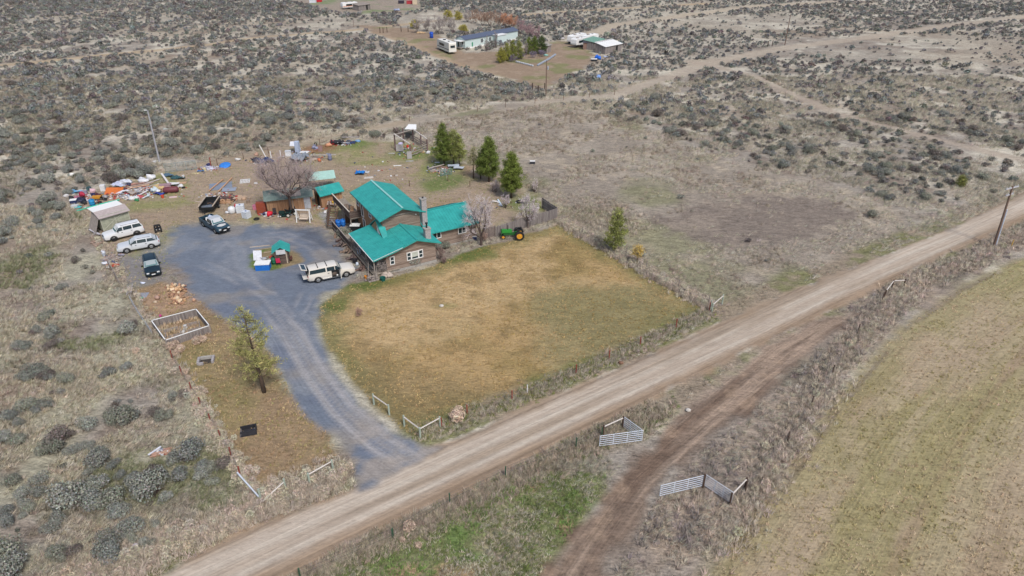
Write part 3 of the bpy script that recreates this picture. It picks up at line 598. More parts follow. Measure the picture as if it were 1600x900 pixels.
# --- trees
BARK=mat('pine_bark',(98,82,70),.95,var=.35,scale=6,stretch=(1,1,.3),bump=.4); BARKG=mat('grey_bark',(122,110,104),.95,var=.3,scale=6,bump=.3); BARKD=mat('dark_bark',(92,78,72),.95,var=.3,scale=6,bump=.3)
def pine(q,h,w,label,col,seed,dens=1.,base=.18,group=None,lean=0,shape=1.,trunks=1):
    r=np.random.default_rng(seed); root=thing('pine_tree',label,'tree',P(*q),0,group)
    mb=MB()
    for t in range(trunks):
        o=Vector((r.uniform(-.3,.3),r.uniform(-.3,.3),0)) if t else Vector((0,0,0)); tp=Vector((lean,0,h*(.93-.15*t)))
        mb.tube(o-Vector((0,0,.2)),o+tp*.5,.06+h*.016,.04+h*.008,9); mb.tube(o+tp*.5,o+tp,.04+h*.008,.02,8)
    C=[];D=[]; nb=int(52*dens*(h/6.5)**.6)+10
    for i in range(nb):
        t=base+(1-base)*(i+r.uniform(0,1))/nb; tt=(t-base)/(1-base)
        prof=(min(1,(tt+.08)/.28)**.7)*(1-tt)**(.62*shape)*1.25; l=w*.5*prof*r.uniform(.65,1.15)+.12
        a=i*2.4+r.uniform(-.5,.5); z=t*h; e=Vector((math.cos(a)*l+lean*t,math.sin(a)*l,z+l*r.uniform(-.05,.45)))
        mb.tube((lean*t,0,z-.05*h*.3),e,.035,.012,4,False)
        nc=max(2,int(l*5.5*dens**.5))
        for k in range(nc):
            u=(k+1)/nc*r.uniform(.75,1.08); u=.25+.75*u
            c=np.array([e.x*u+lean*t*(1-u),e.y*u,z+(e.z-z)*u])+r.normal(0,.10,3); C.append(c); D.append((math.cos(a)*.5,math.sin(a)*.5,.75))
    mb.build('trunk',BARK,root,True)
    C=np.array(C);D=np.array(D); m=20; cc_=np.repeat(C,m,0)+r.normal(0,.17,(len(C)*m,3)); v,f=tris_cloud(cc_,np.repeat(D,m,0),.36,.06,r,.75)
    clump=np.repeat(1+r.normal(0,.2,len(C)),m*4)[:,None]; cl=vcol(len(v),col,.13,r)*clump
    o=proto_obj('crown',(v,f,np.clip(cl,.004,.9)),FOL); o.parent=root
    return root
PG=lin(98,110,52); PG2=lin(118,122,66); PG3=lin(150,142,74)
pine((694,258),7.4,3.4,'dark green pine nearest the open post shelter',PG*.95,1,1.25,.12)
pine((709,258),6.4,2.8,'olive green pine behind the scrap heap',PG2,2,.9,.15); pine((718,260),5.8,2.4,'thin faded pine on the house side of the scrap heap',PG2*1.1,3,.75,.2)
pine((740,279),5.2,1.9,'sparse bare-stemmed pine beside two bushy pines',lin(126,122,84),4,.3,.45); pine((751,279),4.2,1.6,'small pine tucked behind the tall bushy pine',PG,44,.7,.2)
pine((764,284),7.6,3.9,'tall bushy pine in the middle of the back yard row',PG,5,1.5,.14); pine((799,309),7.4,3.9,'bushy rounded pine nearest the board fence',PG*np.array([1.12,1.08,1]),6,1.5,.15,trunks=2)
pine((960,394),6.2,2.7,'lone pine at the wire fence beside the lawn',PG2,7,.8,.14,shape=.8)
pine((413,613),9.4,4.4,'loose yellow-green pine beside the gravel driveway',lin(138,134,82),8,.42,.2,shape=.75,trunks=2,lean=-.3)
pine((995,414),2.6,1.0,'small yellow sapling at the wire fence beside the lawn',lin(170,144,80),9,.2,.5)
pine((1500,292),1.7,1.2,'low yellow-green juniper by the road bend',lin(118,120,66),10,1.,.05)
FARP=[(783,98,4.2,3.2,'yellow-green conifer at the end of the hedge before the mobile home',lin(132,128,58)),(792,95,5,2.8,'second yellow-green conifer of the hedge before the mobile home',lin(122,124,56)),(801,93,5.6,3,'tall olive conifer in the hedge before the mobile home',lin(114,118,54)),(811,92,5.2,3,'broad olive conifer in the hedge before the mobile home',PG2),(826,84,4.8,3,'green conifer right of the gap in the hedge',PG*1.05),(835,84,5.2,3,'green conifer near the dark end of the hedge',PG),(846,84,5.4,3.6,'darkest conifer at the shed end of the hedge',lin(70,84,46))]
for i,(a,b,h,w_,lb,cl) in enumerate(FARP): pine((a,b),h,w_,lb,cl,60+i,.8,.05)
for i,(a,b,h,w_,lb) in enumerate([(700,30,3.6,4,'yellow-green willow above the mobile home driveway'),(716,30,3,3.4,'smaller yellow-green willow beside a larger one'),(648,45,3,3.2,'olive bush at the far gateway'),(725,50,2.2,3.6,'low yellow bush behind the mobile home porch')]): pine((a,b),h,w_,lb,lin(150,140,72),80+i,.8,.0,shape=.6)
def bare_tree(q,h,w,label,seed,m,twig,nl=6,ns=9,nt_=9,stems=1,tw=1.,name='bare_tree',group=None,fk=.22):
    """leafless crown w metres wide: limbs, branches and a haze of thin twigs"""
    r=random.Random(seed); root=thing(name,label,'tree' if name=='bare_tree' else 'shrub',P(*q),0,group); big=MB(); A=[];B=[]
    def rv3(k): return Vector((r.gauss(0,k),r.gauss(0,k),r.gauss(0,k)))
    fork=h*(fk if stems==1 else .02); rad=h*.022 if stems==1 else h*.012
    if stems==1: big.tube((0,0,-.1),(0,0,fork),rad*1.3,rad,8,False)
    for i in range(nl):
        a=6.283*i/nl+r.uniform(-.4,.4); k=r.uniform(.15,1.0)**.7; tip=Vector((math.cos(a)*w*.40*k,math.sin(a)*w*.40*k,h*(.95-.30*k*k)*r.uniform(.85,1)))
        st=Vector((0,0,fork*r.uniform(.7,1.))) if stems==1 else Vector((r.uniform(-.12,.12)*w*.5,r.uniform(-.12,.12)*w*.5,0)); mid=st.lerp(tip,.5)+Vector((math.cos(a)*w*.05,math.sin(a)*w*.05,-h*.03))+rv3(.04*h)
        pts=[st,st.lerp(mid,.55)+rv3(.015*h),mid,mid.lerp(tip,.5)+rv3(.02*h),tip]
        for j in range(4): big.tube(pts[j],pts[j+1],rad*(.75-.17*j),rad*(.75-.17*(j+1)),6,False)
        for j in range(ns):
            u=r.uniform(.3,1.); f=u*4; ji=min(3,int(f)); p=pts[ji].lerp(pts[ji+1],f-ji); d=((tip-st).normalized()*.5+rv3(.6)+Vector((0,0,.35))).normalized(); L=w*.20*r.uniform(.6,1.3)*(1.15-.4*u); e=p+d*L
            c=p.lerp(e,.5)+rv3(.05*L); big.tube(p,c,rad*.2,rad*.14,4,False); big.tube(c,e,rad*.14,.006,4,False)
            for k2 in range(nt_):
                t=r.uniform(.15,1.); p2=p.lerp(e,t); d2=(d*.6+rv3(.55)+Vector((0,0,.3))).normalized(); l2=w*.10*r.uniform(.6,1.4); e2=p2+d2*l2; A.append(p2);B.append(e2)
                for k3 in range(3): p3=p2.lerp(e2,r.uniform(.2,.9)); A.append(p3);B.append(p3+(d2*.7+rv3(.5)+Vector((0,0,.2))).normalized()*l2*.6)
    big.build('trunk',m,root,True)
    A=np.array(A);B=np.array(B); d=B-A; L=np.linalg.norm(d,axis=1)[:,None]; rs=np.random.default_rng(seed)
    s=np.cross(d,rs.normal(0,1,d.shape)); s/=np.linalg.norm(s,axis=1)[:,None]; s2=np.cross(d/L,s); wd=.010*tw
    v=np.stack([A-s*wd,A+s*wd*.6+s2*wd,A+s*wd*.6-s2*wd,B],1).reshape(-1,3); k=np.arange(len(A))*4
    f=np.concatenate([np.stack([k,k+1,k+3],1),np.stack([k+1,k+2,k+3],1),np.stack([k+2,k,k+3],1)])
    o=proto_obj('twigs',(v,f,vcol(len(v),twig,.12,rs)),FOL); o.parent=root; return root
TWG=lin(150,140,132); TWR=lin(148,122,104)
bare_tree((456,332),8.6,12,'wide leafless tree growing in front of the long low shed',21,BARKD,lin(152,137,130),9,15,14,1,1.15,fk=.36)
bare_tree((752,383),6.8,7.5,'leafless tree leaning over the end of the house wing',22,BARKD,lin(178,166,162),6,11,11,1,1.4)
bare_tree((825,356),5.4,4.2,'pale leafless tree in front of the board fence',23,BARKG,lin(182,170,166),7,10,11,1,1.4)
for q,h,lb,c in (((598,430),2.5,'leafless upright shrub at the front corner of the house',TWG),((636,417),1.4,'round leafless shrub under the picture window',lin(120,100,92)),((688,405),1.9,'twiggy shrub at the right corner of the front wing',lin(130,110,100)),((561,494),1.1,'low dry reddish shrub alone on the lawn',lin(160,130,112)),((694,412),1.,'small twiggy shrub on the grass before the corner shrub',lin(122,102,94)),((790,325),2.6,'grey leafless shrub behind the board fence',lin(186,172,168)),((835,300),2.4,'pale leafless shrub beyond the rounded pine',lin(190,176,170)),((757,376),1.3,'dry brush around the foot of the leaning tree',lin(166,140,124)),((455,408),.8,'dark red low shrub beside the well house',lin(110,72,66)),((775,300),2.2,'thin leafless bush under the bushy pine',lin(180,166,160))):
    bare_tree(q,h,h*.95 if h<2.3 else h*.7,lb,int(q[0]*7+q[1]),BARKD,c,12,8,7,2,.8,'bare_shrub')
FB=[(652,52,4,'pale bare tree at the far gateway',TWG),(668,50,4.5,'bare grey tree beside the blue barrel',TWG),(684,55,5.2,'tallest bare tree behind the motorhome',TWG),(706,50,4.2,'bare tree left of the mobile home porch',TWG),(694,42,4,'bare tree under the yellow-green willow',TWG),(730,34,4,'grey bare tree at the left end of the thicket',TWG),(742,36,4.4,'rust tinted bare tree behind the mobile home',TWR),(754,40,4.6,'rust tinted bare tree above the dark roof',TWR),(766,40,5,'second rust tinted tree above the dark roof',TWR),(778,42,4.4,'brown bare tree behind the white annex',TWR),(790,44,4.8,'orange tinted bare tree right of the annex roof',lin(176,128,98)),(800,44,4.4,'orange tinted bare tree at the roof end',lin(176,128,98)),(814,52,4.2,'purplish bare tree at the right end of the mobile home',lin(150,124,122)),(826,58,4.2,'purplish bare tree beside the orchard track',lin(150,124,122)),(838,60,3.8,'last purplish bare tree of the thicket',lin(150,124,122)),(760,79,4.6,'thin bare tree before the mobile home front',TWG),(775,74,4.8,'thin bare tree before the annex',TWG),(784,92,4.6,'slender bare tree in the conifer hedge',TWG),(822,86,4.,'slender bare tree in the gap of the conifer hedge',TWG)]
for a,b,h,lb,c in FB: bare_tree((a,b),h*1.2,h*(.4 if lb[:4] in('thin','slen') else 1.25),lb,a*3+b,BARKG,c,9,9,9,3,2.0)
for a,b,lb in ((800,96,'purple-grey brush at the left end of the raised bed'),(815,92,'purple-grey brush behind the raised bed'),(832,90,'purple-grey brush under the dark conifer'),(846,88,'purple-grey brush at the small shed')): bare_tree((a,b),1.9,3.2,lb,a,BARKG,lin(118,108,120),8,7,7,2,2,'bare_shrub')
# ------------------------------------------------------------------ the farmhouse
def plank(name,rgb,alt,dz=.2,rough=.9,vert=False):
    """weathered boards: a colour step per board, streaks along it, dark joints"""
    m,nt,b=nodes(name); L=nt.links.new
    tc=nn(nt,'ShaderNodeTexCoord'); sp=nn(nt,'ShaderNodeSeparateXYZ'); L(tc.outputs['Object'],sp.inputs[0])
    def M_(op,a,b_=0.,c=0.):
        n=nn(nt,'ShaderNodeMath',operation=op)
        for i,v in enumerate((a,b_,c)):
            if isinstance(v,(int,float)): n.inputs[i].default_value=v
            else: L(v,n.inputs[i])
        return n.outputs[0]
    u=M_('ADD',sp.outputs[0],sp.outputs[1]) if vert else sp.outputs[2]
    q=M_('DIVIDE',u,dz); fl=M_('FLOOR',q); fr=M_('FRACT',q)
    wn=nn(nt,'ShaderNodeTexWhiteNoise',noise_dimensions='1D'); L(fl,wn.inputs['W'])
    mp=nn(nt,'ShaderNodeMapping'); mp.inputs['Scale'].default_value=(3,3,.4) if vert else (.5,.5,5); L(tc.outputs['Object'],mp.inputs[0])
    n=nn(nt,'ShaderNodeTexNoise'); n.inputs['Scale'].default_value=1.6; n.inputs['Detail'].default_value=6; n.inputs['Roughness'].default_value=.7; L(mp.outputs[0],n.inputs['Vector'])
    f=M_('ADD',M_('MULTIPLY',wn.outputs[0],.22),M_('MULTIPLY',n.outputs['Fac'],.95))
    rp=nn(nt,'ShaderNodeValToRGB'); e=rp.color_ramp.elements; e[0].position=.35; e[0].color=S(*alt); e[1].position=.85; e[1].color=S(*rgb); L(f,rp.inputs[0])
    j=M_('GREATER_THAN',fr,.08); k=M_('ADD',M_('MULTIPLY',j,.5),.5)
    vm=nn(nt,'ShaderNodeVectorMath',operation='SCALE'); L(rp.outputs[0],vm.inputs[0]); L(k,vm.inputs['Scale']); L(vm.outputs[0],b.inputs['Base Color']); b.inputs['Roughness'].default_value=rough; b.inputs['Specular IOR Level'].default_value=.2
    bp=nn(nt,'ShaderNodeBump'); bp.inputs['Strength'].default_value=.5; bp.inputs['Distance'].default_value=.03; L(M_('MULTIPLY',M_('ADD',j,n.outputs['Fac']),.5),bp.inputs['Height']); L(bp.outputs[0],b.inputs['Normal'])
    return m
LOGW=plank('weathered_log_siding',(176,158,144),(112,94,84),.2); TANW=plank('tan_plywood_siding',(196,158,124),(150,112,84),.6,vert=True); DARKW=plank('dark_weathered_boards',(122,106,98),(74,62,58),.18); GREYV=plank('grey_upright_boards',(168,160,156),(110,102,100),.22,vert=True)
TEAL=mat('teal_metal_roof',(58,172,166),.36,var=.12,scale=1.1,stretch=(1,1,1),bump=.08,spec=.6,alt=(42,146,142)); TEALP=mat('pale_teal_ridge',(150,205,198),.4,var=.1,spec=.5)
WHITE=mat('white_paint',(238,238,236),.55,var=.06); GL=glass(); STONE=mat('chimney_block',(172,166,166),.9,var=.35,scale=5,bump=.5); CONC=mat('concrete',(168,164,158),.9,var=.2,scale=3,bump=.2); DECK=plank('grey_deck_boards',(176,166,152),(130,120,110),.15,vert=True); GREYW=mat('grey_wood',(158,148,140),.9,var=.35,scale=4,stretch=(1,1,.3),bump=.3); BROWNW=mat('brown_wood',(112,88,72),.9,var=.35,scale=4,bump=.3); BLACK=mat('black_metal',(34,34,36),.55,var=.2)
HA=R(30.2); HO=G(603,429)
house=thing('farmhouse','brown log farmhouse with teal metal roofs and a side deck','house',HO,HA)
def hb(name,m,par=None,**k): 
    return lambda mb: mb.build(name,m,par or house,**k)
def roofslab(mb,a,b,c,d,t=.12,ribs=.4):
    """roof plane a-b along the eave, c-d along the ridge (c above b, d above a), with standing seams"""
    a,b,c,d=map(Vector,(a,b,c,d)); mb.slab((a,b,c,d),t)
    n=max(2,int((b-a).length/ribs)); up=(b-a).cross(d-a).normalized(); up=up if up.z>0 else -up
    for i in range(1,n):
        u=i/n; p=a+(b-a)*u+up*.012; q=d+(c-d)*u+up*.012; mb.beam(p,q,.045,.05)
# --- front block
fw=MB(); zr=lambda u:(4.1-(u-4.31)*.36 if u>4.31 else 4.1-(4.31-u)*.295)-.16
fw.prism([(.2,.35),(7.,.35),(7.,zr(7.)),(4.31,zr(4.31)),(.2,zr(.2))],'y',0,5.05); fw.build('front_wall',LOGW,house)
MB().box((3.6,2.5,.16),(6.9,5.1,.36)).build('foundation',CONC,house)
rf=MB(); roofslab(rf,(1.08,-.6,3.15),(4.31,-.6,4.1),(4.31,5.2,4.1),(1.08,5.2,3.15),ribs=99); roofslab(rf,(4.31,-.6,4.1),(7.6,-.6,2.92),(7.6,5.3,2.92),(4.31,5.3,4.1),ribs=99)
for v in np.arange(-.2,5.1,.4): rf.beam((1.1,v,3.17),(4.3,v,4.12),.04,.04); rf.beam((4.32,v,4.11),(7.58,v,2.94),.04,.04)
for a,b in (((-1.65,-.62,2.55),(1.08,-.62,3.1)),((1.08,-.62,3.1),(4.31,-.62,4.05)),((4.31,-.62,4.05),(7.6,-.62,2.87))): rf.beam(a,b,.05,.2)
rf.build('front_roof',TEAL,house)
MB().beam((4.31,-.62,4.13),(4.31,5.1,4.13),.3,.05).build('ridge_cap',TEAL,house)
pr_=MB(); pr_.slab(((-1.65,-.6,2.6),(1.12,-.6,3.16),(1.12,8.8,3.16),(-1.65,8.8,2.6)),.1)
for v in np.arange(-.2,8.7,.4): pr_.beam((-1.64,v,2.62),(1.1,v,3.18),.04,.04)
pr_.slab(((1.08,5.05,3.16),(1.95,5.05,3.36),(1.95,8.8,3.36),(1.08,8.8,3.16)),.1)
pr_.build('porch_roof',TEAL,house)
gt=MB(); gt.beam((-1.68,-.6,2.55),(-1.68,8.8,2.55),.07,.1); gt.beam((-1.6,-.66,2.63),(2.3,-.66,3.5),.03,.05); gt.build('gutter',WHITE,house)
# --- upper block
uw=MB(); uw.prism([(1.9,.4),(7.2,.4),(7.2,5.46),(4.57,6.36),(1.9,5.46)],'y',5.05,15.5); uw.build('upper_wall',LOGW,house)
MB().box((1.87,10.4,2.95),(.05,10.2,4.95)).build('side_siding',TANW,house)
ur=MB(); roofslab(ur,(1.3,16.1,5.4),(1.3,4.35,5.4),(4.57,4.35,6.55),(4.57,16.1,6.55)); roofslab(ur,(7.8,4.35,5.4),(7.8,16.1,5.4),(4.57,16.1,6.55),(4.57,4.35,6.55))
for a,b in (((1.3,4.33,5.34),(4.57,4.33,6.49)),((4.57,4.33,6.49),(7.8,4.33,5.34)),((1.28,16.1,5.34),(1.28,4.35,5.34))): ur.beam(a,b,.05,.2)
ur.build('upper_roof',TEAL,house)
MB().beam((4.57,4.3,6.6),(4.57,16.12,6.6),.26,.06).build('ridge_cap',TEALP,house)
MB().beam((3.0,4.98,5.46),(7.1,4.98,5.46),.04,.16).build('trim_board',GREYW,house)
# --- dormer over the porch
dw=MB(); dw.prism([(3.9,3.0),(8.6,3.0),(6.25,4.75)],'x',1.42,1.95); dw.build('dormer_wall',TANW,house)
dr=MB(); dr.slab(((1.32,6.25,4.95),(2.4,6.25,4.95),(2.0,3.55,3.3),(1.32,3.55,3.2)),.1); dr.slab(((1.32,6.25,4.95),(2.4,6.25,4.95),(2.0,8.95,3.3),(1.32,8.95,3.2)),.1); dr.build('dormer_roof',TEAL,house)
MB().prism([(4.9,3.25),(5.9,3.25),(5.9,4.2)],'x',1.38,1.42).build('window',WHITE,house)
# --- right wing
ww=MB(); ww.prism([(3.4,.2),(10.5,.2),(10.5,2.75),(6.9,4.2),(3.4,2.75)],'x',7.2,14.7); ww.build('wing_wall',LOGW,house)
wr=MB(); roofslab(wr,(7.2,2.85,2.75),(15.,2.85,2.75),(15.,6.9,4.35),(7.2,6.9,4.35)); roofslab(wr,(15.,11,2.75),(7.2,11,2.75),(7.2,6.9,4.35),(15.,6.9,4.35)); wr.build('wing_roof',TEAL,house)
MB().beam((7.2,6.9,4.39),(15.02,6.9,4.39),.26,.05).build('ridge_cap',TEAL,house)
MB().box((11.1,3.36,.14),(7.6,.1,.3)).build('foundation',CONC,house)
# --- chimneys
def chim(u,v,z0,z1,w,flue=False):
    c=MB().box((u,v,(z0+z1)/2),(w,w*.95,z1-z0),).build('chimney',STONE,house,bevel=.02)
    MB().box((u,v,z1+.06),(w+.14,w+.1,.12)).build('chimney_cap',CONC,c)
    k=MB()
    if flue: k.tube((u,v,z1+.1),(u,v,z1+.75),.11,n=8); k.tube((u,v,z1+.72),(u,v,z1+.82),.2,n=8)
    else: k.tube((u,v,z1+.1),(u,v,z1+.3),.13,n=8)
    k.build('flue',BLACK,c)
chim(7.65,4.75,.2,7.05,.72); chim(6.2,.55,3.2,4.75,.75,True)
# --- windows: u/v centre on a wall, facing 'front' or 'left'
def hwin(par,c,w,h,face,panes=1,m=WHITE,bars=0,name='window',t=.08):
    f=MB(); x,y,z=c
    def bx(mb,du,dz,w_,h_,o,tt):
        if face=='front': mb.box((x+du,y-o,z+dz),(w_,tt,h_))
        elif face=='right': mb.box((x+o,y+du,z+dz),(tt,w_,h_))
        else: mb.box((x-o,y+du,z+dz),(tt,w_,h_))
    b=.09
    for du,dz,w_,h_ in ((0,h/2-b/2,w,b),(0,-h/2+b/2,w,b),(-w/2+b/2,0,b,h-2*b),(w/2-b/2,0,b,h-2*b)): bx(f,du,dz,w_,h_,.04,t)
    for i in range(1,panes): bx(f,-w/2+w*i/panes,0,b*.8,h-2*b,.042,t)
    if bars: bx(f,0,0,w-2*b,.06,.041,t)
    o=f.build(name,m,par); p=MB(); bx(p,0,0,w-b,h-b,.012,.02); p.build('pane',GL,o); return o
hwin(house,(1.0,0,1.75),.62,1.15,'front',1,bars=1)
for u,b in ((3.28,1),(4.9,1)): hwin(house,(u,0,1.75),.62,1.15,'front',1,bars=b)
o=hwin(house,(4.09,0,1.75),1.0,1.1,'front',1); MB().box((4.09,-.03,1.9),(.84,.02,.72)).build('curtain',mat('pale_curtain',(196,200,190),.9),o)
hwin(house,(8.75,3.4,2.05),1.25,.95,'front',2); hwin(house,(12.55,3.4,1.95),1.25,.95,'front',2)
for v in (14.6,9.6): hwin(house,(1.845,v,4.35),1.0,1.15,'left',1,bars=1)
hwin(house,(1.845,12.9,3.75),.95,2.05,'left',1,name='door'); hwin(house,(1.845,12.6,1.5),.95,2.0,'left',1,name='door')
MB().blob((6.6,4.95,5.0),(.13,.1,.1),1,1,.0).build('outdoor_lamp',WHITE,house)
# --- deck, rails, balcony, stairs
MB().box((.1,8.3,.44),(3.55,17.,.12)).build('deck',DECK,house)
sk=MB(); sk.box((-1.66,8.3,.19),(.05,17.,.36)); sk.build('deck_skirt',DARKW,house)
rl=MB()
for v in np.arange(8.9,16.9,.14): rl.box((-1.62,v,.95),(.03,.12,.85))
rl.build('deck_railing',DARKW,house); MB().beam((-1.63,8.8,1.42),(-1.63,16.9,1.42),.14,.05).build('rail_cap',GREYW,house)
for v in (-.3,2.7,5.7,8.6): MB().box((-1.5,v,1.5),(.12,.12,2.1)).build('porch_post',GREYW,house)
for k in range(6): MB().beam((-1.62,-.2+k*1.5,1.35),(-1.62,1.2+k*1.5,1.35),.05,.09).build('railing_board',DARKW if k%2 else GREYW,house)
MB().beam((-2.6,-.9,.55),(-1.6,1.6,1.6),.06,.14).build('stair_rail',GREYW,house); MB().beam((-1.7,-1.2,.6),(-.6,1.2,1.6),.06,.14).build('stair_rail',GREYW,house)
st=MB()
for k in range(3): st.box((-1.9,-.9+.3*k,.09+.15*k),(1.4,.32,.08))
st.build('front_steps',GREYW,house)
MB().box((1.02,15.6,2.52),(1.75,4.2,.14)).build('balcony',DECK,house)
br=MB()
for v in np.arange(13.55,21.3,.15): br.box((.12,v,3.08-max(0,(v-17.6))*.0),(.03,.13,1.0))
for u in np.arange(.2,1.9,.15): br.box((u,13.5,3.08),(.13,.03,1.0))
br.build('balcony_railing',DARKW,house)
cp=MB(); cp.beam((.12,13.45,3.6),(.12,21.4,3.6),.16,.05); cp.build('rail_cap',mat('pale_bare_wood',(206,196,182),.8),house)
MB().box((1.02,19.6,2.5),(1.75,3.6,.12)).build('walkway',DECK,house)
for u,v in ((.2,13.6),(.2,17.4),(.2,21.2),(1.8,21.2)): MB().box((u,v,1.45),(.12,.12,2.0 if v<17 else 2.9)).build('balcony_post',GREYW,house)
sr=MB(); sr.beam((.0,18.5,2.4),(-1.45,16.3,.6),.06,.28); sr.beam((-.9,19.2,2.4),(-2.3,17.0,.6),.06,.28)
for k in range(8):
    t=(k+.5)/8; sr.box((-.45-1.43*t,18.85-2.2*t,2.4-1.85*t),(.95,.26,.05),rz=-.57)
sr.build('outdoor_stair',BROWNW,house)
sp=MB(); 
for k in range(10): t=k/10; sp.box((-1.0-1.35*t,19.25-2.2*t,2.95-1.85*t),(.12,.12,1.))
sp.build('stair_railing',DARKW,house)
MB().box((1.1,16.9,1.4),(1.4,.08,1.8)).build('porch_wall',BROWNW,house); MB().box((1.1,14.6,2.35),(1.6,2.,.05)).build('porch_ceiling',CONC,house)
MB().tube((9.2,7.6,4.0),(9.2,7.6,5.0),.05).build('vent_pipe',BLACK,house)
def hl(u,v,z=0): c,s=math.cos(HA),math.sin(HA); return Vector((HO.x+u*c-v*s,HO.y+u*s+v*c,z))
# ------------------------------------------------------------------ outbuildings
def gable(mb,L,Wd,z0,ze,zr,x0=0):
    mb.prism([(-Wd/2,z0),(Wd/2,z0),(Wd/2,ze),(0,zr),(-Wd/2,ze)],'x',x0-L/2,x0+L/2); return mb
SHR=mat('grey_green_shingles',(128,146,140),.9,var=.3,scale=5,bump=.4)
a,b=P(419,333),P(489,325); sd=thing('long_shed','long low tan shed with a grey-green shingle roof','shed',(a+b)/2,math.atan2(b.y-a.y,b.x-a.x))
Ls=(b-a).length; w_=MB(); w_.box((0,1.7,1.1),(Ls,3.4,2.2)); w_.build('wall',TANW,sd); MB().prism([(0.01,2.18),(3.39,2.18),(1.7,2.85)],'x',-Ls/2+.01,Ls/2-.01).build('gable_wall',TANW,sd)
q=MB(); q.slab(((-Ls/2-.3,-.4,2.1),(Ls/2+.3,-.4,2.1),(Ls/2+.3,1.7,3.),(-Ls/2-.3,1.7,3.)),.1); q.slab(((Ls/2+.3,3.8,2.1),(-Ls/2-.3,3.8,2.1),(-Ls/2-.3,1.7,3.),(Ls/2+.3,1.7,3.)),.1); q.build('roof',SHR,sd)
MB().sheet(1.7,1.3,.03,.05,seed=3).build('roof_patch',mat('pale_weathered_patch',(188,176,168),.9,var=.3),sd).matrix_local=Matrix.Translation((1.0,.5,2.5))@Matrix.Rotation(.405,4,'X')
dd=MB().box((2.6,-.03,1.),(.95,.06,2.)).build('door',mat('pale_door',(188,192,200),.6),sd); MB().tube((2.25,-.06,1.),(2.25,-.14,1.),.04).build('handle',BLACK,dd)
MB().box((.5,-.02,1.),(.1,.05,2.)).build('trim_board',GREYW,sd)
a,b=P(504,326),P(536,318); sh=thing('garden_shed','small tan shed with a bright teal roof behind the house','shed',(a+b)/2,math.atan2(b.y-a.y,b.x-a.x)); Ls=(b-a).length
MB().prism([(0,0),(2.6,0),(2.6,2.3),(1.3,3.0),(0,2.3)],'x',-Ls/2,Ls/2).build('wall',TANW,sh)
q=MB(); roofslab(q,(-Ls/2-.3,-.45,2.2),(Ls/2+.3,-.45,2.2),(Ls/2+.3,1.3,3.12),(-Ls/2-.3,1.3,3.12)); roofslab(q,(Ls/2+.3,3.05,2.2),(-Ls/2-.3,3.05,2.2),(-Ls/2-.3,1.3,3.12),(Ls/2+.3,1.3,3.12)); q.build('roof',TEAL,sh)
MB().box((-Ls/2-.025,1.2,1.),(.05,.9,1.9)).build('door',BLACK,sh)
a,b=P(486,300),P(522,296); ls=thing('lean_to','pale green metal lean-to roof behind the small teal shed','shelter',(a+b)/2,math.atan2(b.y-a.y,b.x-a.x)); Ls=(b-a).length+1
q=MB(); roofslab(q,(-Ls/2,-.2,2.),(Ls/2,-.2,2.),(Ls/2,2.4,2.5),(-Ls/2,2.4,2.5),.05); q.build('roof',mat('pale_green_metal',(176,212,200),.45,var=.15,spec=.5),ls)
for u,v,h in ((-Ls/2+.1,0,2.),(Ls/2-.1,0,2.),(-Ls/2+.1,2.2,2.4),(Ls/2-.1,2.2,2.4)): MB().box((u,v,h/2-.06),(.1,.1,h)).build('post',GREYW,ls)
# well house on the island
a,b=P(431,413),P(453,411); wh=thing('well_house','little brown well house with a teal gable roof','shed',(a+b)/2,R(16))
gable(MB(),1.9,1.7,0,1.85,2.35).build('wall',DARKW,wh)
wh.children[0].matrix_local=Matrix.Rotation(math.pi/2,4,'Z')@Matrix.Translation((.85,0,0))
q=MB()
for s in (1,-1): roofslab(q,(s*1.15,-.3,1.75) if s>0 else (s*1.15,2.1,1.75),(s*1.15,2.1,1.75) if s>0 else (s*1.15,-.3,1.75),(0,2.1,2.5) if s>0 else (0,-.3,2.5),(0,-.3,2.5) if s>0 else (0,2.1,2.5),.07,.3)
q.build('roof',TEAL,wh); 
s_=MB().box((0,-.36,1.85),(1.15,.06,.62)).build('panel',mat('weathered_white_panel',(205,206,208),.7,var=.2),wh)
MB().box((.62,-.12,.9),(.14,.03,1.7)).build('stain_board',mat('pale_board',(190,176,158),.9),wh)
# box shed on skids
a,b=P(165,366),P(205,352); bs=thing('box_shed','weathered plywood box shed on skids with a half white roof','shed',(a+b)/2,math.atan2(b.y-a.y,b.x-a.x)-.12); Ls=(b-a).length
PLY=mat('grey_green_plywood',(170,172,152),.9,var=.35,scale=1.6,bump=.1)
MB().box((0,1.5,1.5),(Ls,3.0,2.2)).build('wall',PLY,bs); sk=MB()
for v in (.35,2.65): sk.box((0,v,.2),(Ls+.4,.2,.36))
sk.build('skid',BROWNW,bs)
q=MB(); 
for p0,p1 in (((-Ls/2,2.5),(Ls/2,.5)),((-Ls/2,.5),(0,1.7)),((0,1.7),(Ls/2,2.5))): q.beam((p0[0],-.03,p0[1]),(p1[0],-.03,p1[1]),.04,.1)
for u in (-Ls/2,0,Ls/2): q.box((u,-.035,1.5),(.12,.05,2.2))
q.build('brace',mat('pale_batten',(186,186,168),.9),bs)
MB().slab(((-Ls/2-.25,-.35,2.45),(Ls/2+.25,-.35,2.45),(Ls/2+.25,1.35,3.0),(-Ls/2-.25,1.35,3.0)),.08).build('roof',mat('pinkish_grey_roofing',(176,164,162),.9,var=.2),bs)
MB().slab(((-Ls/2-.25,1.35,3.02),(Ls/2+.05,1.35,3.02),(Ls/2+.05,3.5,3.02),(-Ls/2-.25,3.5,3.02)),.08).build('roof_sheet',WHITE,bs)
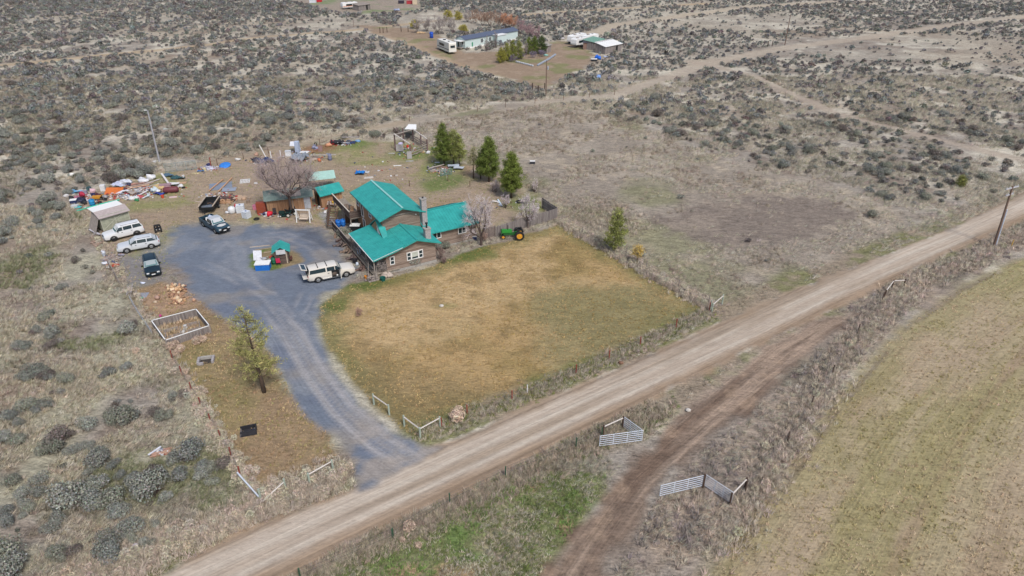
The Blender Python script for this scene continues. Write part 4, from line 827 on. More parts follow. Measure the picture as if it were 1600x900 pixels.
MB().slab(((-Ls/2-.02,0.2,2.6),(-Ls/2-.02,2.8,2.6),(-Ls/2-1.1,2.8,.2),(-Ls/2-1.1,.2,.2)),.06).build('ramp_door',GREYW,bs)
# ------------------------------------------------------------------ vehicles
TYRE=mat('tyre_rubber',(38,38,38),.85,var=.2); RIM=mat('alloy_rim',(176,178,180),.35,.6,var=.1); LAMP=mat('lamp_glass',(226,230,232),.15,var=.05,spec=.6); RED=mat('red_lens',(176,24,28),.25,var=.1); CHROME=mat('chrome',(196,198,200),.2,.8,var=.05); BLKP=mat('black_plastic',(30,31,33),.6,var=.2); SEATM=mat('seat_cloth',(96,84,76),.9,var=.3)
def paint(name,rgb,m=.15): return mat(name,rgb,.32,m,var=.05,scale=1.,spec=.5)
def wheel(par,x,y,r,w,side,rim=RIM):
    t=MB(); pr=[(r*.62,-w/2),(r*.92,-w/2),(r,-w*.32),(r,w*.32),(r*.92,w/2),(r*.62,w/2)]
    n=18; rings=[]
    for i in range(n):
        a=2*math.pi*i/n; rings.append([(x+q*math.cos(a),y+z,r+q*math.sin(a)) for q,z in pr])
    vs=[p for k in rings for p in k]; k=len(pr); fs=[(i*k+j,i*k+(j+1)%k,((i+1)%n)*k+(j+1)%k,((i+1)%n)*k+j) for i in range(n) for j in range(k)]
    t.add(vs,fs); wh=t.build('wheel',TYRE,par)
    q=MB(); q.tube((x,y-w*.38,r),(x,y+w*.38,r),r*.6,n=16); s=side
    q.tube((x,y+s*w*.36,r),(x,y+s*w*.46,r),r*.2,n=10)
    for i in range(5):
        a=2*math.pi*i/5; q.beam((x,y+s*w*.42,r),(x+r*.55*math.cos(a),y+s*w*.40,r+r*.55*math.sin(a)),r*.16,.03)
    q.build('rim',rim,wh); return wh
def ringhull(x,w,z0,z1,cr=.05):
    h=z1-z0
    half=[(w*.80,z0),(w*.97,z0+h*.18),(w,z0+h*.5),(w*.985,z0+h*.72),(w*.94,z1-.03),(w*.84,z1)]
    return [(x,-a,b) for a,b in half[::-1]]+[(x,a,b) for a,b in half]+[(x,w*.4,z1+cr),(x,-w*.4,z1+cr)]
def vehicle(name,label,cat,rear,front,near,pm,hull,cab,wb,tr=.8,wr=.37,grille='dark',rim=RIM,lights=True,group=None,roofm=None,rails=False,winm=None,openside=False,lower=None):
    """rear/front: where the near-side wheels stand in the photograph; near: +1 if the near side is the left one"""
    a,b=P(*rear),P(*front); d=(b-a); an=math.atan2(d.y,d.x); m=(a+b)/2; n=Vector((-math.sin(an),math.cos(an),0)); c=m-n*tr*near; c.z=0
    c.z=gz(c.x,c.y); car=thing(name,label,cat,c,an,group)
    mb=MB(); mb.loft([ringhull(*h) for h in hull]); body=mb.build('body',pm,car,True,bevel=0)
    body.modifiers.new('edge','EDGE_SPLIT').split_angle=R(38)
    # cabin: rows (xb,wb,zb,xt,wt,zt)
    if cab:
        rings=[]
        vs=[]
        for xb,w0,z0,xt,w1,z1 in cab:
            rings.append([(xb,-w0,z0-.06),(xb,-w0,z0),((xb+xt)/2,-(w0+w1)/2,(z0+z1)/2),(xt,-w1,z1-.05),(xt,-w1+.10,z1),(xt,0,z1+.035),(xt,w1-.10,z1),(xt,w1,z1-.05),((xb+xt)/2,(w0+w1)/2,(z0+z1)/2),(xb,w0,z0),(xb,w0,z0-.06)])
        q=MB(); q.loft(rings); o=q.build('cabin',roofm or pm,car,True); o.modifiers.new('edge','EDGE_SPLIT').split_angle=R(30)
        def sp(i,t,s,off=.018):
            xb,w0,z0,xt,w1,z1=cab[i]; z1=z1-.05; return Vector((xb+(xt-xb)*t,s*(w0+(w1-w0)*t+off),z0+(z1-z0)*t))
        for s in (1,-1):
            for i in range(len(cab)-1):
                p=[sp(i,.12,s),sp(i,.93,s),sp(i+1,.93,s),sp(i+1,.12,s)]
                ctr=sum(p,Vector())/4; p=[ctr+(v-ctr)*.9 for v in p]
                mm=MB(); mm.add(p+[v-Vector((0,s*.02,0)) for v in p],[(0,1,2,3),(7,6,5,4),(0,4,5,1),(1,5,6,2),(2,6,7,3),(3,7,4,0)])
                if openside and s==-near*-1*1 and i==openside[0]: mm.build('door_shade_panel',SEATM if False else BLKP,car)
                else: mm.build('window',winm or GL,car)
        for i,k,nm in ((0,1,'windshield'),(len(cab)-1,-1,'rear_window')):
            xb,w0,z0,xt,w1,z1=cab[i]; e=.016*k
            def fp(t,s): return Vector((xb+(xt-xb)*t+e,s*(w0+(w1-w0)*t-.09),z0+(z1-.05-z0)*t+abs(e)*.6))
            p=[fp(.1,1),fp(.92,1),fp(.92,-1),fp(.1,-1)]; mm=MB(); mm.add(p+[v-Vector((k*.02,0,.01)) for v in p],[(0,1,2,3),(7,6,5,4),(0,4,5,1),(1,5,6,2),(2,6,7,3),(3,7,4,0)])
            if not (nm=='rear_window' and openside): mm.build(nm,mat('windshield_glass',(70,112,116),.1,var=.1,spec=.7) if k>0 else GL,car)
    xf,wf,z0f,z1f=hull[0][:4]; xr,wr_,z0r,z1r=hull[-1][:4]
    for s in (1,-1):
        wx=wb/2; ty=max(h[1] for h in hull)-.115
        wheel(car,wx,s*ty,wr,.25,s,rim); wheel(car,-wx,s*ty,wr,.25,s,rim)
        for x in (wx,-wx):
            r=MB(); n=12; q=[]
            W_=max(h[1] for h in hull)*.985
            for i in range(n+1): a_=math.pi*i/n; q.append((x+math.cos(a_)*(wr+.10),wr*.95+math.sin(a_)*(wr+.09)))
            q2=[(x+math.cos(math.pi*i/n)*(wr+.01),wr*.95+math.sin(math.pi*i/n)*(wr+.01)) for i in range(n,-1,-1)]
            for i in range(n):
                pa=[q[i],q[i+1],q2[n-i-1],q2[n-i]]; r.add([(u,s*(W_+.025),v) for u,v in pa]+[(u,s*(W_-.2),v) for u,v in pa],[(0,1,2,3),(7,6,5,4),(0,4,5,1),(1,5,6,2),(2,6,7,3),(3,7,4,0)])
            r.build('wheel_arch',BLKP,car)
        if lights:
            zf=z0f+(z1f-z0f)*.78; MB().box((xf+.0,s*wf*.74,zf),(.12,wf*.38,.17)).build('headlight',LAMP,car,bevel=.02)
            MB().box((xr-.0,s*wr_*.88,z0r+(z1r-z0r)*.78),(.10,wr_*.2,.26)).build('taillight',RED,car,bevel=.02)
        if cab:
            m_=MB(); xb,w0,z0,xt,w1,z1=cab[0]; m_.box((xb-.32,s*(w0+.16),z0+.14),(.12,.22,.17)); m_.beam((xb-.3,s*(w0-.02),z0+.06),(xb-.3,s*(w0+.12),z0+.1),.05,.05); m_.build('mirror',BLKP,car,bevel=.015)
            for i in range(1,len(cab)-1 if len(cab)>2 else 1):
                MB().box((cab[i][0]+.18,s*(max(h[1] for h in hull)*.985),cab[i][2]-.14),(.2,.05,.04)).build('handle',BLKP,car)
        if rails: MB().beam((cab[0][3]-.3,s*(cab[0][4]-.14),cab[0][5]+.05),(cab[-1][3]+.2,s*(cab[-1][4]-.14),cab[-1][5]+.05),.05,.04).build('roof_rail',BLKP,car)
    MB().box((xf+.015,0,z0f+(z1f-z0f)*.72),(.08,wf*1.02,.22)).build('grille',BLKP if grille=='dark' else CHROME,car,bevel=.02)
    MB().box((xf+.03,0,z0f+.16),(.16,wf*1.84,.2)).build('front_bumper',lower or BLKP,car,bevel=.04); MB().box((xr-.03,0,z0r+.16),(.14,wr_*1.84,.2)).build('rear_bumper',lower or BLKP,car,bevel=.04)
    MB().box((0,0,.36),(hull[0][0]-hull[-1][0]-.5,hull[0][1]*1.7,.2)).build('underbody',BLKP,car)
    MB().box((xf+.115,0,z0f+.18),(.02,.42,.13)).build('license_plate',WHITE,car)
    return car
def suvhull(L,Wd,hood,belt,fr=.42,nose=.86):
    h=L/2; w=Wd/2
    return [(h,w*.86,.38,nose*hood),(h-.12,w*.94,.32,hood*.95),(h-.5,w,.28,hood),(h-L*.25,w,.28,belt-.02),(h-L*.30,w,.28,belt),(-h+.6,w,.28,belt),(-h+.12,w*.97,.3,belt-.02),(-h,w*.9,.4,belt-.08)]
def suvcab(L,Wd,belt,top,f=.27,rake=.62,back=.28,posts=(.02,-.22)):
    h=L/2; w=Wd/2; r=[(h-L*f,w*.93,belt,h-L*f-rake,w*.78,top-.04)]
    for p in posts: r.append((L*p,w*.94,belt,L*p-.02,w*.8,top))
    r.append((-h+.10,w*.91,belt,-h+.10+back,w*.77,top-.05)); return r
PW=paint('white_car_paint',(236,237,238)); PS=paint('silver_white_paint',(220,224,228),.2); PD=paint('dark_blue_paint',(40,58,70),.3); PG_=paint('slate_blue_paint',(54,82,98),.3); PB=paint('cream_car_paint',(232,226,216)); 
vehicle('parked_suv','boxy white SUV with black wheels parked beside the plywood box shed','car',(213,368.5),(181,376.5),1,PW,suvhull(5.05,2.0,1.08,1.18),suvcab(5.05,2.0,1.18,1.9,.28,.55,.22),2.95,.84,.39,rim=mat('black_rim',(40,40,42),.5),rails=True,lower=mat('grey_bumper',(150,154,160),.5))
vehicle('parked_suv','rounded silver-white SUV parked between the white and dark vehicles','car',(234.5,389),(202.5,395),1,PS,suvhull(5.05,1.97,1.0,1.08,nose=.8),suvcab(5.05,1.97,1.08,1.7,.28,.85,.62),3.0,.83,.38,rails=True,lower=PS)
vehicle('parked_suv','dark blue car with pale headlights parked nose-out beside the gravel','car',(246,408),(252.5,433),1,PD,suvhull(4.6,1.85,.98,1.05),suvcab(4.6,1.85,1.05,1.68,.28,.6,.3),2.7,.78,.36,lower=PD,rails=True)
# pickup with open bed
a=vehicle('pickup_truck','dark slate pickup with a cluttered open bed hitched to a black trailer','truck',(319,354),(338.5,365.5),-1,PG_,[(2.85,.86,.45,.95),(2.7,.95,.38,1.08),(2.2,1.0,.34,1.14),(1.45,1.0,.34,1.18),(1.2,1.0,.34,1.2),(-.4,1.0,.34,1.2),(-.5,1.0,.34,.78),(-2.7,1.0,.4,.78),(-2.82,.97,.45,.76)],[(1.4,.93,1.2,.85,.78,1.84),(.45,.94,1.2,.42,.8,1.9),(-.42,.92,1.2,-.3,.78,1.87)],3.6,.84,.41,roofm=paint('pale_hood_paint',(196,200,204)))
q=MB()
for s in (1,-1): q.box((-1.62,s*.96,.98),(2.3,.08,.46))
q.box((-2.78,0,.98),(.08,1.9,.46)); q.build('bed_side',PG_,a)
MB().box((-1.62,0,.81),(2.2,1.8,.04)).build('bed_floor',BLKP,a); MB().blob((2.0,0,1.15),(.55,.72,.07),1,2,.05).build('hood_panel',mat('faded_hood',(206,206,204),.5,var=.2),a)
def bedjunk():
    for i,(n_,u,v,m_,lb) in enumerate((('bucket',-1.1,.3,mat('red_plastic',(206,42,60),.5),'red bucket in the bed of the dark pickup'),('white_bag',-1.7,-.2,WHITE,'crumpled white bag in the bed of the dark pickup'),('white_bag',-2.2,.45,mat('pale_blue_plastic',(186,200,224),.5),'pale blue bag at the tailgate of the dark pickup'))):
        mb=MB()
        if n_=='bucket': mb.lathe([(.14,0),(.18,.36),(.19,.36),(.19,.4),(.15,.4),(.13,.1)],12)
        else: mb.blob((0,0,.2),(.36,.3,.24),i,2,.3,.8)
        o=mb.build(n_,m_); w_=a.matrix_basis@Vector((u,v,.83)); put(o,w_,i); tag(o,lb,'bucket' if n_=='bucket' else 'bag')
bpy.context.view_layer.update(); bedjunk()
# open cream SUV
L=5.75
ex_=vehicle('open_suv','long cream SUV with its tailgate and a side door standing open','car',(500,441),(539.5,433),-1,PB,suvhull(L,2.03,1.12,1.2),suvcab(L,2.03,1.2,1.93,.27,.6,.12,(.08,-.10,)),3.48,.86,.40,lower=mat('tan_lower',(176,164,150),.5),rails=False)
h=L/2
MB().box((.45,-1.035,.92),(.95,.03,.9)).build('door_shade_panel',BLKP,ex_); q=MB(); q.blob((.3,-1.04,.86),(.28,.05,.3),3,2,.2); q.build('seat',SEATM,ex_); MB().blob((.62,-1.06,.62),(.12,.06,.12),4,2,.1).build('load',WHITE,ex_)  # black panel on the body stands in for the shaded cabin inside
dr_=MB().box((.93,-1.5,.95),(.10,.95,.9)).build('open_door',PB,ex_,bevel=.03); MB().box((.93,-1.45,1.6),(.05,.75,.5)).build('door_window',GL,dr_)
q=MB().box((0,0,0),(.75,1.75,.07)); o=q.build('tailgate',PB,ex_,bevel=.02); o.location=(-h-.35,0,2.02); o.rotation_euler=(0,R(18),0)
MB().box((-.0,0,.045),(.5,1.4,.02)).build('tailgate_window',GL,o)
MB().box((-h-.005,0,1.3),(.04,1.7,1.0)).build('cargo_shade_panel',BLKP,ex_); MB().box((-h-.3,0,.82),(.6,1.75,.08)).build('drop_gate',PB,ex_)  # dark sheet across the tail imitates shade inside the cargo space
for i,x in enumerate((-1.55,-.45)): MB().box((x,0,1.975),(.09,1.5,.03)).build('roof_bar',BLKP,ex_)
q=MB()
for s in (1,-1): q.box((0,s*1.05,.42),(2.3,.16,.06))
q.build('running_board',CHROME,ex_)
# utility trailer
p0,p1,p2=P(313,333),P(336,334),P(323,319); an=math.atan2((p0-p2).y,(p0-p2).x); c=(P(313,333)+P(345,319))/2
t=thing('utility_trailer','black utility trailer with bare wooden side rails behind the dark pickup','trailer',(c.x,c.y,gz(c.x,c.y)),an)
MB().box((0,0,.62),(4.0,2.1,.1)).build('trailer_bed',BLKP,t); q=MB()
for s in (1,-1): q.box((0,s*1.02,.92),(4.,.05,.5))
q.box((-1.98,0,.92),(.05,2.0,.5)); q.box((1.98,0,.85),(.05,2.0,.36)); q.build('side_panel',BLKP,t); q=MB()
for s in (1,-1): q.box((0,s*1.03,1.21),(4.1,.16,.1))
q.build('side_rail',mat('tan_bare_rail',(190,174,156),.85,var=.25),t)
for s in (1,-1): wheel(t,-.2,s*1.2,.36,.24,s); MB().box((-.2,s*1.2,.78),(1.0,.3,.05)).build('fender',BLKP,t)
q=MB(); q.beam((2.,.7,.55),(3.1,0,.5),.08,.1); q.beam((2.,-.7,.55),(3.1,0,.5),.08,.1); q.tube((2.9,0,.05),(2.9,0,.7),.04); q.build('drawbar',BLACK,t)
tr_=t; bpy.context.view_layer.update()
for n_,u,v,rz,m_,lb in (('sheet_metal',1.0,-.2,.3,mat('grey_sheet',(126,132,140),.5,.3),'grey metal sheet lying in the black trailer'),('tree_branch',.2,.3,1.,BROWNW,'crooked branch lying in the black trailer')):
    mb=MB()
    if n_=='sheet_metal': mb.sheet(1.3,1.5,.02,.12,seed=4)
    else:
        for k in range(4): mb.tube((k*.4-.8,math.sin(k)*.2,.1+.1*(k%2)),(k*.4-.4,math.sin(k+1)*.2,.1+.1*((k+1)%2)),.07,.06,7)
    o=mb.build(n_,m_); put(o,t.matrix_basis@Vector((u,v,.68)),an+rz); tag(o,lb,'scrap')
# quad bike, tractor, garden tractor
def quad(q,an,label,bodym,hubm,cat='quad bike',name='quad_bike',sc=1.):
    p=P(*q); t=thing(name,label,cat,p,an); t.scale=(sc,)*3
    for x in (.62,-.62):
        for s in (1,-1): wheel(t,x,s*.45,.3,.26,s,hubm)
    q=MB(); q.blob((0,0,.62),(.6,.22,.2),1,2,.05); q.build('body',bodym,t,True)
    q=MB(); q.blob((-.2,0,.86),(.42,.17,.09),2,2,.05); q.build('seat',BLKP,t,True)
    for x in (.66,-.66):
        MB().box((x,0,.74),(.62,1.08,.06)).build('fender',bodym,t,bevel=.02); q=MB()
        for k in range(5): q.box((x-.24+.12*k,0,.86),(.03,.8,.03))
        for s in (1,-1): q.box((x,s*.4,.86),(.55,.03,.03))
        q.build('rack',BLACK,t)
    q=MB(); q.beam((.3,0,.8),(.22,0,1.1),.05,.05); q.beam((.22,-.4,1.12),(.22,.4,1.12),.04,.04); q.build('handlebar',BLACK,t)
    for s in (1,-1): MB().box((.98,s*.25,.68),(.05,.16,.1)).build('headlight',LAMP,t)
    return t
quad((247.5,361),R(-60),'black quad bike parked behind the boxy white SUV',BLKP,BLACK,sc=.85)
p=P(447,338); t=thing('garden_tractor','dark green riding mower with pale hubs in front of the long shed','mower',p,R(186)); DG=mat('dark_green_paint',(28,58,56),.5); HUB=mat('pale_hub',(222,224,214),.5)
for x,y_,r in ((.7,.42,.22),(.7,-.42,.22),(-.45,.5,.33),(-.45,-.5,.33)): wheel(t,x,y_,r,.22,1 if y_>0 else -1,HUB)
MB().box((.55,0,.66),(.85,.5,.42)).build('hood',DG,t,bevel=.06); MB().box((-.45,0,.72),(.8,1.0,.12)).build('fender',DG,t,bevel=.04); q=MB(); q.box((-.45,0,.86),(.45,.5,.12)); q.box((-.68,0,1.1),(.1,.5,.42)); q.build('seat',BLKP,t,bevel=.03)
q=MB(); q.beam((.1,0,.7),(-.05,0,1.08),.05,.05); q.lathe([(.16,1.08),(.2,1.1),(.16,1.12)],14,(-.05,0,0)); q.build('steering_wheel',BLACK,t); MB().box((.15,0,.3),(.9,1.1,.16)).build('mower_deck',DG,t,bevel=.03)
t2=thing('garden_tractor','second dark riding mower half hidden beside the dark green one','mower',P(456,335),R(200))
for x,y_,r in ((.6,.4,.2),(.6,-.4,.2),(-.45,.45,.3),(-.45,-.45,.3)): wheel(t2,x,y_,r,.2,1 if y_>0 else -1,HUB)
MB().box((.5,0,.6),(.75,.46,.36)).build('hood',BLKP,t2,bevel=.06); MB().box((-.45,0,.66),(.7,.9,.1)).build('fender',BLKP,t2,bevel=.03); MB().box((-.55,0,.92),(.12,.45,.45)).build('seat',BLKP,t2,bevel=.03)
# old row-crop tractor
c=(P(787,375)+P(813,375))/2; t=thing('farm_tractor','old bright green farm tractor with yellow wheels by the board fence','tractor',c+Vector((0,.5,0)),R(184)); GRP=mat('bright_green_paint',(52,150,62),.5,var=.15); YEL=mat('yellow_rim_paint',(232,168,56),.5,var=.12)
for s in (1,-1): wheel(t,-1.0,s*.72,.68,.34,s,YEL); wheel(t,1.25,s*.22,.33,.18,s,YEL)
MB().box((.75,0,1.15),(1.5,.5,.55)).build('hood',GRP,t,bevel=.1); MB().box((1.5,0,1.0),(.12,.52,.85)).build('grille',mat('dark_green_grille',(38,96,48),.6),t,bevel=.03)
q=MB(); q.box((.4,0,.75),(1.6,.3,.4)); q.box((-.7,0,.8),(.8,.45,.5)); q.build('engine',mat('engine_green',(40,104,50),.6,var=.3),t,bevel=.04); q=MB(); q.tube((-1.0,-.75,.68),(-1.0,.75,.68),.12); q.tube((1.25,-.25,.33),(1.25,.25,.33),.06); q.beam((1.25,0,.33),(1.25,0,.8),.12,.12); q.build('axle',BLACK,t)
q=MB(); q.box((-1.0,0,1.32),(.45,.5,.08)); q.box((-1.22,0,1.5),(.06,.5,.35)); q.build('seat',BLKP,t,bevel=.02); q=MB(); q.beam((-.1,0,1.2),(-.55,0,1.55),.05,.05); q.lathe([(.2,1.55),(.25,1.57),(.2,1.6)],14,(-.55,0,0)); q.build('steering_wheel',BLACK,t); MB().tube((.6,.1,1.4),(.6,.1,2.1),.05).build('exhaust_pipe',BLACK,t)
q=MB()
for s in (1,-1): q.box((-1.0,s*.5,1.42),(.9,.12,.06))
q.build('fender',BLKP,t)
# ------------------------------------------------------------------ fences, gates, poles
WOODP=mat('greenish_treated_post',(166,178,164),.85,var=.2,scale=5); DKP=mat('dark_wood_post',(84,66,56),.9,var=.3,scale=5); RUST=mat('rusty_post',(150,72,58),.8,var=.2); GALV=mat('galvanised_steel',(206,212,222),.5,0,var=.12); WIRE=mat('fence_wire',(120,116,114),.6,.3); PWOOD=mat('pale_round_rail',(210,202,194),.8,var=.2,scale=5)
def rail_fence(label,posts,rails,pm=WOODP,rm=PWOOD,h=1.25,name='rail_fence',rr=.065,pr=.09,drop=.16):
    pts=[P(*q) for q in posts]; o=pts[0].copy(); t=thing(name,label,'fence',o); 
    for p in pts: q=p-o; MB().tube(q-Vector((0,0,.2)),q+Vector((0,0,h)),pr,pr*.9,8).build('post',pm,t)
    for i,j in rails: MB().tube(pts[i]-o+Vector((0,0,h-drop)),pts[j]-o+Vector((0,0,h-drop)),rr,rr*.85,8).build('rail',rm,t)
    return t
rail_fence('two-post rail with a white lamp at the driveway mouth',[(584.5,632),(608.5,649)],[(0,1)])
rail_fence('corner rail fence of three posts where lawn, drive and road meet',[(632,666),(657,685),(688,668)],[(0,1),(1,2)])
rail_fence('rail fence with a leaning end post west of the driveway mouth',[(484.5,757),(521,736)],[(0,1)])
t=rail_fence('rail fence with two sloping braces at the western property corner',[(408,782),(447,766)],[]); o=t.location.copy()
MB().tube(P(374,751)-o+Vector((0,0,.9)),P(406,783)-o+Vector((0,0,.5)),.07).build('rail',GALV,t); MB().tube(P(411,786)-o+Vector((0,0,.2)),P(447,766)-o+Vector((0,0,.95)),.06).build('rail',PWOOD,t)
rail_fence('greenish corner brace at the road end of the lawn fence',[(1110,484),(1112,489),(1128,475)],[(1,2)],h=1.3)
rail_fence('dark post brace with white rails beside the crop field',[(1381,466),(1393,450),(1411,449)],[(0,1),(1,2)],DKP,h=1.15)
def wire_fence(label,pts,sp,pm,h=1.15,skip=(),pr=.06,wires=(.45,.8,1.1),cat='fence'):
    pts=[P(*q) for q in pts]; o=pts[0].copy(); t=thing('wire_fence',label,cat,o); ps=[]
    for a,b in zip(pts,pts[1:]):
        n=max(1,int(round((b-a).length/sp)))
        for i in range(n): ps.append(a+(b-a)*(i/n))
    ps.append(pts[-1]); pp=MB(); pp.tube((0,0,-.2),(0,0,h),pr,pr,6); proto=pp.build('post',pm,t); 
    for i,p in enumerate(ps):
        x=proto if i==0 else proto.copy()
        if i: COL.objects.link(x)
        x.parent=t; x.location=p-o
    for z in wires:
        w=MB()
        for a,b in zip(ps,ps[1:]): w.beam(a-o+Vector((0,0,z)),b-o+Vector((0,0,z)),.012,.012)
        w.build('wire',WIRE,t)
    return t
wire_fence('wire fence on thin rusty posts along the west boundary',[(270,562),(300,612),(330,662),(362,715),(376,745)],3.2,RUST)
wire_fence('wire fence on rusty posts between lawn and dirt road',[(690,668),(730,648),(800,625),(900,584),(1000,540),(1108,486)],5.5,RUST)
wire_fence('wire fence on grey posts along the east side of the lawn',[(878,346),(910,366),(978,399),(1010,420),(1060,450),(1107,475)],6,GREYW)
wire_fence('wire fence on short green posts south of the dirt road',[(470,905),(615,842),(703,787),(790,745),(900,700),(940,684)],6.5,mat('green_steel_post',(64,92,70),.6))
wire_fence('wire fence on dark posts between ditch and crop field',[(1164,768),(1230,690),(1300,585),(1340,520),(1378,470)],7,DKP)
wire_fence('thin wire fence with wooden posts behind the back yard',[(640,190),(700,182),(790,168),(880,157),(960,148)],9,BROWNW,1.2)
wire_fence('thin wire fence across the green back yard',[(600,300),(640,291),(700,283),(770,300)],4.5,BROWNW,1.)
wire_fence('wire fence of dark posts behind the scrap along the range',[(340,258),(420,240),(500,226),(560,215),(616,208)],6,BROWNW,1.2)
# weathered low board fence along the west boundary
def board_fence(name,label,pts,h,m,bw=.18,gap=.02,jit=.08,parts=True):
    pts=[P(*q) for q in pts]; o=pts[0].copy(); t=thing(name,label,'fence',o); r=random.Random(int(o.x*10))
    for a,b in zip(pts,pts[1:]):
        mb=MB(); d=b-a; L=d.length; an=math.atan2(d.y,d.x); n=int(L/(bw+gap))
        for i in range(n):
            p=a+d*((i+.5)/n)-o; hh=h*(1-r.uniform(0,jit)); mb.box((p.x,p.y,hh/2+p.z*0),(bw,.03,hh),rz=an)
        mb.build('board_panel',m,t); q=MB(); nrm=Vector((-math.sin(an),math.cos(an),0))*.05
        for z in (.3*h,.8*h): q.beam(a-o+nrm+Vector((0,0,z)),b-o+nrm+Vector((0,0,z)),.05,.09)
        q.build('rail',GREYW,t)
        for u in np.linspace(0,1,max(2,int(L/2.4)+1)): p=a+d*float(u)-o+nrm*1.6; MB().box((p.x,p.y,h*.48),(.1,.1,h*.96)).build('post',GREYW,t)
    return t
board_fence('board_fence','tall grey board fence bending round the back garden behind the tractor',[(757,374),(774,370)],1.75,plank('brown_upright_boards',(150,136,130),(104,94,92),.2,vert=True))['label']='short brownish board fence between house wing and grey fence'
board_fence('board_fence','tall grey board fence bending round the back garden behind the tractor',[(775,371),(800,363),(823,355),(848,349),(871,341),(847,325)],1.75,GREYV)
board_fence('picket_fence','low leaning white-grey picket fence along the west boundary',[(203,468),(214,487),(226,506),(238,523)],.75,mat('white_grey_picket',(190,194,200),.8,var=.3),.12,.05,.35)
board_fence('picket_fence','low broken grey board fence beside the silver-white SUV',[(168,412),(180,432),(187,446)],.7,GREYV,.16,.05,.4)
# garden pen with raised beds
cs=[P(240,512),P(309,494),P(330,520),P(262,543)]; o=cs[0].copy(); t=thing('garden_pen','weathered board garden pen with a white top rail and dry raised beds','garden pen',o)
for i in range(4):
    a,b=cs[i]-o,cs[(i+1)%4]-o; d=b-a; an=math.atan2(d.y,d.x); n=int(d.length/.2); mb=MB()
    for k in range(n): p=a+d*((k+.5)/n); mb.box((p.x,p.y,.46),(.185,.03,.92),rz=an)
    mb.build('side_panel',GREYV,t); MB().beam(a+Vector((0,0,.95)),b+Vector((0,0,.95)),.1,.05).build('top_rail',WHITE,t)
    MB().box((a.x,a.y,.52),(.12,.12,1.04)).build('post',GREYW,t)
ctr=sum(cs,Vector())/4-o; e1=(cs[1]-cs[0]).normalized(); e2=(cs[3]-cs[0]).normalized()
for k,(u,v,l,w_) in enumerate(((-1.0,.2,1.5,1.6),(1.0,.1,1.5,1.4))):
    c=ctr+e1*u+e2*v; an=math.atan2(e1.y,e1.x); mb=MB(); 
    for s in (1,-1): mb.box((c.x-e2.x*s*w_*.5,c.y-e2.y*s*w_*.5,.2),(l,.08,.38),rz=an); mb.box((c.x+e1.x*s*l*.5,c.y+e1.y*s*l*.5,.2),(.08,w_,.36),rz=an+R(-6))
    mb.build('raised_bed',GREYW,t)
mb=MB(); mb.box((ctr.x+.1,ctr.y+.5,.22),(.3,.3,.36)); mb.box((ctr.x+.2,ctr.y-.1,.1),(.35,1.4,.1),rz=.1); mb.build('garden_box',mat('white_grey_boards',(206,206,204),.8,var=.2),t)
g=bake('pen_grass',[tuft_proto(490+i,12,(1,1,1),.5,.03) for i in range(3)],*[np.array([cs[0].x+(e1*u+e2*v).x for u,v in rng.uniform(.3,4.2,(160,2))*np.array([1.,.62])]),np.array([0.]*160)],np.full(160,1.),np.tile(lin(190,168,136),(160,1))) if False else None
uv=rng.uniform(.06,.94,(120,2)); ux=[cs[0]+(cs[1]-cs[0])*a_+(cs[3]-cs[0])*b_ for a_,b_ in uv]
bake('dry_pen_grass',[tuft_proto(490+i,12,(1,1,1),.5,.03,(.1,0)) for i in range(3)],np.array([p.x for p in ux]),np.array([p.y for p in ux]),rng.uniform(.6,1.2,120),np.tile(lin(186,164,134),(120,1))*tintv(120,.12))
# steel field gates
def gate(label,a,b,h=1.2,bars=6,fl=.18,m=GALV,tilt=0,name='field_gate'):
    a,b=P(*a),P(*b); d=b-a; L=d.length; t=thing(name,label,'gate',a,math.atan2(d.y,d.x)); mb=MB(); off=(0,tilt,0)
    for z in np.linspace(fl,fl+h-.1,bars)[1:-1]: mb.tube((0,tilt*z,z),(L,tilt*z,z),.028,n=6)
    mb.build('bar',m,t); q=MB()
    z1=fl+h-.1
    for x in (0.02,L-.02): q.tube((x,tilt*fl,fl),(x,tilt*z1,z1),.035,n=6)
    for z in (fl,z1): q.tube((0.0,tilt*z,z),(L,tilt*z,z),.034,n=6)
    q.build('frame',m,t); q=MB()
    for x in (L*.36,L*.68): q.box((x,tilt*.6,fl+h/2),(.06,.02,h-.1))
    q.build('brace',m,t); return t
rail_fence('dark post brace behind the northern pair of steel gates',[(942,683),(972.5,669)],[(0,1)],DKP,h=1.35)
gate('steel field gate swung from the brace post towards the track',(974,669),(1001,689)); gate('steel field gate folded back along the verge, nearer the road corner',(1003,690),(936,699))
rail_fence('dark post brace at the field end of the southern steel gates',[(1140,789),(1163,765)],[(0,1)],DKP,h=1.3)
MB().box((0,0,.6),(.16,.16,1.6)).build('gate_post',DKP); o=bpy.context.scene.objects['gate_post']; put(o,P(1098,761)); tag(o,'single dark post where the two southern steel gates meet','post')
gate('steel field gate reaching from the dark post to the dirt track',(1097,761),(1030,777)); gate('steel field gate sloping from the dark post down to the field brace',(1100,760),(1142,788))
gate('grey-green livestock panel leaning behind the scrap pile',(259,270),(308,264),1.7,8,.1,mat('grey_green_panel',(150,166,168),.6,var=.2),-.25,'livestock_panel')
gate('green wire livestock panel before the scrap heap under the pines',(688,275.5),(706,272.5),1.25,9,.05,mat('teal_green_panel',(104,140,130),.6),-.1,'livestock_panel')
